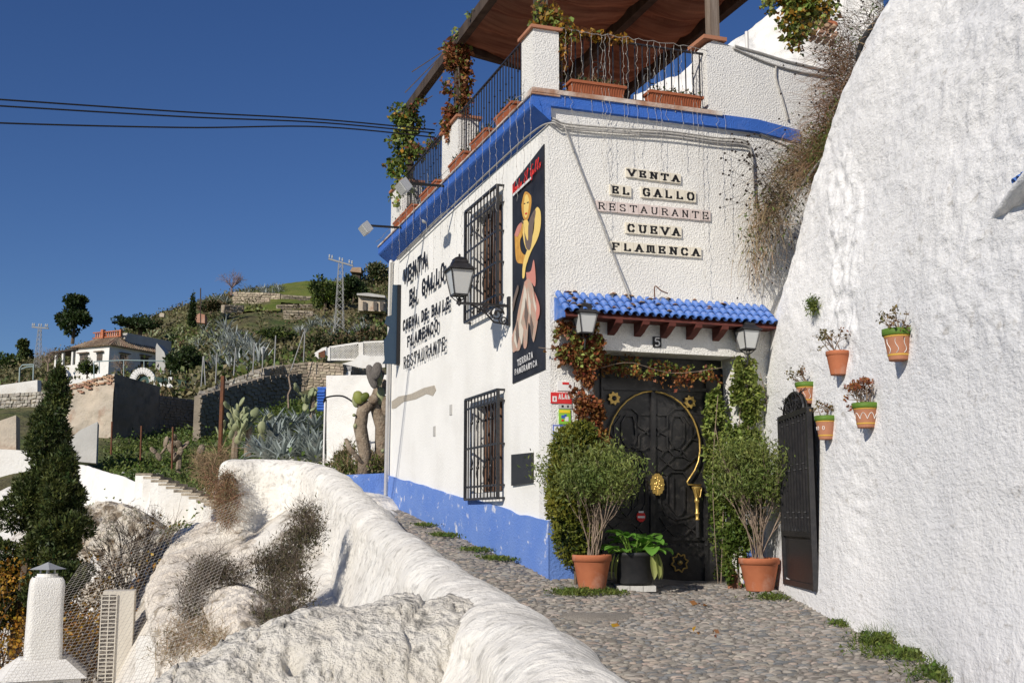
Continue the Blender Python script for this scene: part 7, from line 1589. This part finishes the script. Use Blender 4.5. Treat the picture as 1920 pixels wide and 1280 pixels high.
def pad(px, py, Y, w, h, ang, m, nm='pad', dep=.05):
    mb = MB(); vs = []; o = P(px, py, Y)-c; sc = Y/F
    for a in range(9):
        th = math.pi*a/8
        for b in range(10):
            ph = 2*math.pi*b/10; x = w*sc/2*math.sin(th)**.8*math.cos(ph); z = h*sc/2*math.cos(th); y = dep*math.sin(th)*math.sin(ph); vs.append(o+Vector((x*math.cos(ang)-z*math.sin(ang), y, x*math.sin(ang)+z*math.cos(ang))))
    mb.add(vs, [(a*10+b, a*10+(b+1) % 10, (a+1)*10+(b+1) % 10, (a+1)*10+b) for a in range(8) for b in range(10)]); mb.build(nm, M[m], t, True)
for a in ((672, 745, 19.5, 20, 26, .3, 'leaf_ivy'), (682, 745, 19.5, 16, 24, -.9, 'leaf_green'), (667, 752, 19.6, 14, 24, .2, 'cactus'), (714, 742, 19.6, 16, 34, 0, 'cactus'), (722, 760, 19.6, 16, 40, .1, 'cactus_brown'), (720, 725, 19.8, 16, 30, .1, 'cactus_brown'), (700, 748, 19.5, 20, 18, .8, 'cactus_brown'), (708, 705, 19.5, 18, 40, .15, 'cactus'), (697, 706, 19.4, 18, 48, .3, 'dead_pad'), (706, 695, 19.3, 20, 34, -.2, 'dead_pad'), (666, 798, 19.5, 8, 9, 0, 'cactus'), (664, 778, 19.5, 7, 6, 0, 'cactus'), (718, 845, 19.5, 8, 8, 0, 'cactus'), (712, 705, 19.6, 16, 30, -.3, 'cactus_brown')): pad(*a)
p, d_ = blob_points([(*(P(a, b, Y)), r, .3, h) for a, b, Y, r, h in ((630, 885, 20.2, .22, .22), (650, 880, 20.0, .22, .25), (675, 885, 19.9, .2, .25), (705, 878, 19.7, .2, .28), (640, 860, 20.4, .15, .15), (690, 860, 20.1, .12, .2), (655, 845, 20.5, .12, .2))], 5200, .3, -.4, 5)
q = P(670, 895, 20); v, f = leaves(p-np.array(q), .06, .4, .8); k = len(p)//3; t = thing('planting', 'mixed green and dry plants filling the bed above the blue planting wall', 'plants', q)
link('foliage', leafmesh('foliage', [(v[:4*k*2], f[:2*k], 0), (v[4*2*k:], f[2*k:]-4*2*k, 1)], [M['leaf_green'], M['scrub']]), t)
n = 900; s_ = p[RNG.integers(0, len(p), n)]-np.array(q); link('dry_stalks', leafmesh('dry_stalks', [(*ribbons(s_, np.c_[RNG.normal(0, .4, (n, 2)), np.ones(n)], RNG.uniform(.1, .35, n), .008, 3), 0)], [M['straw']]), t)
# ---------------------------------------------------------------- foreground, lower left
def cyp(px, yb, yt, Y, wpx, lab, lm, n, seed, skew=0):
    c = P(px, yb, Y); H = P(px, yt, Y).z-c.z; w = wpx*Y/F; rg = np.random.default_rng(seed); rr = random.Random(seed); t = thing('cypress_tree', lab, 'tree', c); bl = []
    for i in range(46):
        f = rr.random()**.9; ww = w/2*(1-f)**.62*(.85+.3*rr.random()); a = rr.uniform(0, 6.28); r = ww*rr.uniform(.2, .8); bl.append((r*math.cos(a)+skew*f, r*math.sin(a), H*(.02+.92*f), ww*.42+.05, ww*.42+.05, H*.075))
    for i in range(5): bl.append((skew*(.85+.03*i), 0, H*(.8+.045*i), .10-.013*i, .10-.013*i, H*.05))
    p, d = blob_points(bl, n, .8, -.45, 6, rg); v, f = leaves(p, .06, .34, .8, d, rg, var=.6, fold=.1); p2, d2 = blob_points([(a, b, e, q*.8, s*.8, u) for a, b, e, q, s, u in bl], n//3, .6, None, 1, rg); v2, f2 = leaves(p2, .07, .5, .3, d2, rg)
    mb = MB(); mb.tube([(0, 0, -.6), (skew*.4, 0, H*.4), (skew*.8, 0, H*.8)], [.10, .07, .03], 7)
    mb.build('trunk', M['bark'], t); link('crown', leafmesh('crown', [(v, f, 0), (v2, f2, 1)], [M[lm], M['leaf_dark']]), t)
cyp(30, 1160, 688, 18, 185, 'tall dark cypress leaning slightly right at the left edge', 'leaf_cypress', 56000, 51, .44)
cyp(100, 1130, 838, 17.4, 150, 'shorter bushy cypress crowding against the right side of the tall one', 'leaf_cypress', 32000, 52, .02)
def twiggy(lab, px, py, Y, h, n, m, lm=None, nl=0, ls=.05, spread=.5, nm='bare_shrub', depth=3, seed=1, lean=(0, 0)):
    t = thing(nm, lab, 'shrub', P(px, py, Y)); rr = random.Random(seed); rg = np.random.default_rng(seed); mb = MB(); tips = []
    for i in range(n): a = rr.uniform(0, 6.28); branchy(mb, (rr.gauss(0, .08)*h, rr.gauss(0, .08)*h, 0), (math.cos(a)*spread+lean[0], math.sin(a)*spread+lean[1], 1), h*.45, h*.008+.003, depth, .38, 3, rr, 3, tips, 3, .02)
    mb.build('branches', M[m], t)
    if lm:
        tp_ = np.array([q[0] for q in tips])
        for k_, (l_, sh) in enumerate(lm): k = int(nl*sh); v, f = leaves(tp_[rg.integers(0, len(tp_), k)]+rg.normal(0, .06*h, (k, 3)), ls, .75, -.2, rng=rg); link('leaves', leafmesh('leaves', [(v, f, 0)], [M[l_]]), t)
YL = [('leaf_yellow', .6), ('leaf_orange', .4)]
twiggy('autumn shrub with yellow and orange leaves at the lower left edge', 2, 1350, 18.3, 2.2, 12, 'twig_dark', YL, 9500, .055, seed=61, spread=.35)
twiggy('autumn shrub with yellow leaves rising behind the chimney', 155, 1290, 18.2, 1.75, 8, 'twig_dark', YL, 1700, .055, seed=62, spread=.35)
twiggy('yellow autumn shrub between the chimney and the outdoor unit', 140, 1330, 17.4, 1.3, 9, 'twig_dark', YL, 2600, .055, seed=71, spread=.5)
twiggy('low yellow autumn shrub left of the white rock, behind the outdoor unit', 262, 1240, 18, .8, 6, 'twig_dark', YL, 900, .055, seed=63)
twiggy('bare grey twiggy shrub against the white bank above the outdoor unit', 250, 1150, 18.5, 1.55, 13, 'twig_dark', None, 0, seed=64, spread=.4)
twiggy('thin bare shrub in front of the white bank, second above the outdoor unit', 300, 1110, 19, 1.0, 9, 'twig_dark', YL, 60, .06, seed=65)
leafm('bush_green', (.055,.06,.022), (.12,.10,.05), .5, .15, nsc=2)
def drybush(lab, pts3, n, L, m, lm, gn, w=.007, dirm=(0, -.1, .6), sp=.6, dr=.5, ls=.045): 
    base = P(*pts3[0]); t = thing('dry_bush', lab, 'bush', base); C_ = np.array([tuple(P(*c)) for c in pts3])-np.array(base); k = RNG.integers(0, len(C_), n); s_ = C_[k]+RNG.normal(0, .07, (n, 3))
    v, f = ribbons(s_, np.array(dirm)+RNG.normal(0, sp, (n, 3)), RNG.uniform(L*.35, L, n), w, 5, dr, .5); kk = RNG.integers(0, len(C_), gn); g = leaves(C_[kk]+RNG.normal(0, .085, (gn, 3)), ls*.8, .3, .7); link('stalks', leafmesh('stalks', [(v, f, 0)], [M[m]]), t); link('foliage', leafmesh('foliage', [(*g, 0)], [M[lm]]), t)
drybush('large dark brown bush growing in the corner behind the foreground buttress', [(575, 970, 12.6), (560, 1010, 12.4), (535, 1040, 12.3), (525, 1080, 12.2), (550, 1060, 12.1), (500, 1060, 12.3), (560, 1110, 11.6), (540, 1150, 11.0), (520, 1180, 10.6), (580, 1000, 12.3), (515, 1120, 11.5), (490, 1170, 10.8)], 2400, .32, 'twig_dark', 'bush_green', 9500, .006, (0, -.1, .9), .45)
drybush('arching dry grass bush on the rocks left of the big brown bush', [(380, 1080, 12), (410, 1075, 12), (440, 1085, 12), (365, 1110, 11.8), (360, 1150, 11.5), (395, 1070, 12.2)], 1300, .40, 'twig_dark', 'bush_green', 2200, .006)
drybush('pale dry grass tufts at the foot of the white rocks', [(330, 1190, 11), (350, 1210, 10.6), (370, 1180, 11.2), (320, 1220, 10.8), (400, 1200, 10.2), (430, 1230, 9.4)], 1500, .24, 'straw', 'scrub', 300, .005)
drybush('dark hanging bush left of the far end of the parapet', [(425, 900, 17.6), (432, 930, 17.4), (415, 920, 17.8), (420, 950, 17.2), (400, 900, 18.5), (428, 970, 16.8)], 2200, .34, 'straw_red', 'scrub', 2600, .007, (0, -.1, -.1))
drybush('tall pale grasses around the foot of the thick rusty pole', [(400, 880, 21), (385, 890, 22), (415, 860, 22), (380, 870, 23)], 1200, .45, 'straw', 'scrub_green', 900, .01)
drybush('sparse dry tufts along the top of the crumbling white bank', [(210, 985, 20), (250, 965, 20.5), (290, 970, 19.5), (160, 960, 22), (310, 1000, 18.5), (200, 1010, 19.5)], 600, .22, 'twig_dark', 'scrub_green', 500, .007)
def rockblob(lab, px, py, Y, rx, ry, rz, seed, m='bank', nm='white_rock', rot=0):
    c = P(px, py, Y); n, mm_ = 90, 70; u_ = np.linspace(0, 2*math.pi, n)[:, None]; v_ = np.linspace(0, math.pi, mm_)[None]; d = np.stack([np.sin(v_)*np.cos(u_), np.sin(v_)*np.sin(u_), np.cos(v_)+0*u_], -1)
    r = 1+.16*fbm(d[..., 0]+seed, d[..., 1], d[..., 2], 2, 1.1)+.025*fbm(d[..., 0]+seed, d[..., 1], d[..., 2], 4, 6); A = d*r[..., None]*np.array([rx, ry, rz]); A[-1] = A[0]
    mb = MB(); mb.grid(A[::-1]); o = mb.build(nm, M[m], None, True); o.location = c; o.rotation_euler = (0, 0, rot); o['label'] = lab; o['category'] = 'rock'
def rockloft(lab, rows, m, amp, sc, nm='white_rock'):
    A = loftsheet(rows); nz = fbm(A[..., 0], A[..., 1], A[..., 2], 5, sc); rg_ = 1-np.abs(fbm(A[..., 0]+9, A[..., 1], A[..., 2], 4, sc*.8)); dv = (nz*.6+rg_*.7+.22*fbm(A[..., 0]+3, A[..., 1], A[..., 2], 4, sc*5))*amp
    A = A + np.array([-.3, -.75, .35])*dv[..., None]; c = A[0, 0].copy(); mb = MB(); mb.grid((A-c)); o = mb.build(nm, M[m], None, True); o.location = c; o['label'] = lab; o['category'] = 'rock'; return o
rockloft('smooth cream plastered rock tongue sloping down beside the foot of the steps', [
 [(330, 1010, 23), (335, 1000, 21), (380, 980, 20), (430, 985, 18.5), (500, 1010, 17.2)], [(312, 1065, 21), (310, 1050, 18), (350, 1045, 17), (410, 1060, 16), (500, 1070, 15)],
 [(285, 1120, 18), (284, 1105, 15.5), (330, 1105, 14.5), (390, 1120, 14), (470, 1130, 13.5)], [(290, 1180, 17), (290, 1165, 14.2), (325, 1165, 13.2), (365, 1180, 12.9), (430, 1190, 12.5)],
 [(305, 1240, 16), (302, 1225, 13.4), (335, 1230, 12.6), (370, 1240, 12.1), (410, 1250, 11.6)], [(300, 1400, 16), (300, 1380, 13.2), (335, 1380, 12.4), (370, 1380, 11.9), (410, 1400, 11.3)]], 'rock_cream', .16, 1.4)
rockloft('crumbly white bank with brown hollows behind the bare twiggy shrubs', [
 [(120, 975, 26), (200, 950, 25.5), (270, 962, 24.5), (350, 1010, 24)], [(125, 985, 23), (200, 955, 23), (270, 968, 22), (345, 1020, 21)], [(135, 1040, 22.3), (205, 1020, 21.8), (270, 1030, 20.8), (335, 1060, 19.6)],
 [(135, 1110, 22), (210, 1090, 21.4), (270, 1100, 20.2), (320, 1120, 18.8)], [(135, 1260, 21.6), (210, 1250, 21), (270, 1250, 19.8), (320, 1260, 18.4)]], 'crumbly', .34, 1.3)
rockloft('white boulder half buried in dry grass left of the brown bush', [
 [(400, 1130, 12.6), (430, 1100, 12.8), (470, 1100, 12.8), (520, 1130, 12.4)], [(392, 1140, 11.6), (430, 1112, 11.5), (470, 1112, 11.4), (520, 1140, 11.4)], [(395, 1180, 11.1), (430, 1160, 10.8), (470, 1160, 10.7), (515, 1180, 10.7)],
 [(405, 1230, 10.9), (435, 1220, 10.5), (470, 1220, 10.3), (510, 1230, 10.3)], [(405, 1300, 10.8), (435, 1300, 10.4), (470, 1300, 10.2), (510, 1300, 10.2)]], 'rock_cream', .14, 2.2)
# chimney house
t = thing('chimney_house', 'white plastered chimney rising from a low white cave roof at the lower left', 'chimney', P(78, 1262, 16)); c = P(78, 1262, 16); s_ = 16/F
rz3 = Euler((0, 0, .45)).to_matrix()
mb = MB(); n = 26; A = np.zeros((n, 33, 3))
for i in range(n):
    f = i/(n-1); z = f*172*s_; hw = (.235-.02*f)*(1-.15*max(0, (f-.95)/.05)) 
    for j in range(33):
        a = 2*math.pi*j/32+math.pi/4; k = 1/max(abs(math.cos(a-math.pi/4)), abs(math.sin(a-math.pi/4))); k = min(k, 1.39); q = rz3 @ Vector((hw*k*math.cos(a-math.pi/4), hw*k*math.sin(a-math.pi/4), 0)); A[i, j] = (q.x, q.y, z)
A[..., :2] *= 1+.03*fbm(A[..., 0], A[..., 1], A[..., 2], 3, 3)[..., None]; A[:, -1] = A[:, 0]; mb.grid(A.transpose(1, 0, 2)); mb.box((0, 0, 172*s_), (.3, .3, .02), rz3); mb.build('stack', M['stucco'], t, True)
mb = MB(); mb.lathe([(.135, 170*s_), (.135, 178*s_)], 20, cap=True); mb.build('collar', M['far_white'], t)
mb = MB()
for k in range(4): a = k*math.pi/2+.3; mb.seg((.09*math.cos(a), .09*math.sin(a), 177*s_), (.09*math.cos(a), .09*math.sin(a), 187*s_), .02, .02)
mb.build('cap_leg', M['metal_grey'], t); mb = MB(); mb.lathe([(.24, 186*s_), (.12, 192*s_), (0, 199*s_)], 4, rot=rz3); mb.lathe([(0, 185*s_), (.24, 186*s_)], 4, rot=rz3); mb.build('cap', M['metal_grey'], t)
mb = MB(); v = [(-.42, -.42, -.02), (.42, -.42, -.02), (.52, .6, -.02), (-.42, .6, -.02), (-.22, -.20, .16), (.22, -.20, .16), (.3, .3, .16), (-.22, .3, .16)]; v = [rz3 @ Vector(q) for q in v]; mb.add([q*1.25 for q in v], [(3,2,1,0),(4,5,6,7),(0,1,5,4),(1,2,6,5),(2,3,7,6),(3,0,4,7)]); mb.build('roof', M['stucco'], t)
mb = MB(); mb.box(rz3 @ Vector((0, .1, -.75)), (.92, 1.1, 1.42), rz3); mb.build('body', M['stucco'], t)
for x in (-.22, .18): mb = MB(); mb.box(rz3 @ Vector((x, -.455, -.17)), (.11, .02, .2), rz3); mb.build('opening', M['shade_window'], t)
# outdoor unit
t = thing('outdoor_unit', 'tall cream air conditioning outdoor unit with a ribbed grille', 'air conditioner', P(203, 1330, 16.4), .25); s_ = 16.8/F; H = 205*s_
mb = MB(); mb.box((.06, .2, H/2), (.42, .40, H)); mb.build('casing', M['unit_white'], t)
mb = MB(); mb.box((-.06, -.008, H/2), (.20, .012, H-.1)); o = mb.build('grille_recess', M['shade_window'], t)
for k in range(29): mb = MB(); mb.box((-.06, -.018, .07+k*(H-.14)/28), (.21, .014, .014)); mb.build('fin', M['unit_white'], t)
for x in (-.16, -.06, .04): mb = MB(); mb.box((x, -.02, H/2), (.014, .012, H-.08)); mb.build('grille_post', M['unit_white'], t)
for z in (H*.26, H*.74): mb = MB(); mb.box((.272, .2, z), (.008, .32, H*.42)); mb.build('side_panel', M['unit_white'], t)
bl3('corner_pier', 'short white rounded pier right of the outdoor unit', 'pier', [(252, 1300), (292, 1300), (290, 1200), (282, 1190), (260, 1192), (255, 1205)], 14, 'stucco', (.1, .3, 0))
bl3('cave_roof', 'dark roofed lower white building between the chimney and the outdoor unit', 'building', [(120, 1340), (180, 1340), (200, 1120), (198, 1040), (175, 1036), (150, 1090), (120, 1120)], 21.5, 'far_white', (1.2, 1.5, 0))
# wire mesh
t = thing('wire_mesh', 'square wire mesh fencing stretched across the lower left corner', 'wire fence', P(230, 1200, 9.5)); c = P(230, 1200, 9.5)
cn = [P(-40, 1340, 8.6), P(330, 1300, 8.4), P(470, 925, 12.5), P(150, 1060, 10.5)]
def q4(u, v): return (cn[0]*(1-u)+cn[1]*u)*(1-v)+(cn[3]*(1-u)+cn[2]*u)*v + Vector((0, 0, -.10*math.sin(math.pi*u)*math.sin(math.pi*v)))-c
M['mesh_wire'] = mat('mesh_wire', (.50, .46, .40), .7)
mb = MB(); NU, NV = 36, 48
for i in range(NU+1): mb.tube([q4(i/NU, v) for v in np.linspace(0, 1, 9)], .0012, 3, False)
for j in range(NV+1): mb.tube([q4(u, j/NV) for u in np.linspace(0, 1, 9)], .0012, 3, False)
mb.build('mesh', M['mesh_wire'], t, kind='stuff')
for a, b in ((0, 1),):
    mb = MB(); mb.tube([cn[a]-c, cn[b]-c], .004, 5); mb.build('edge_wire', M['cable_black'], t)
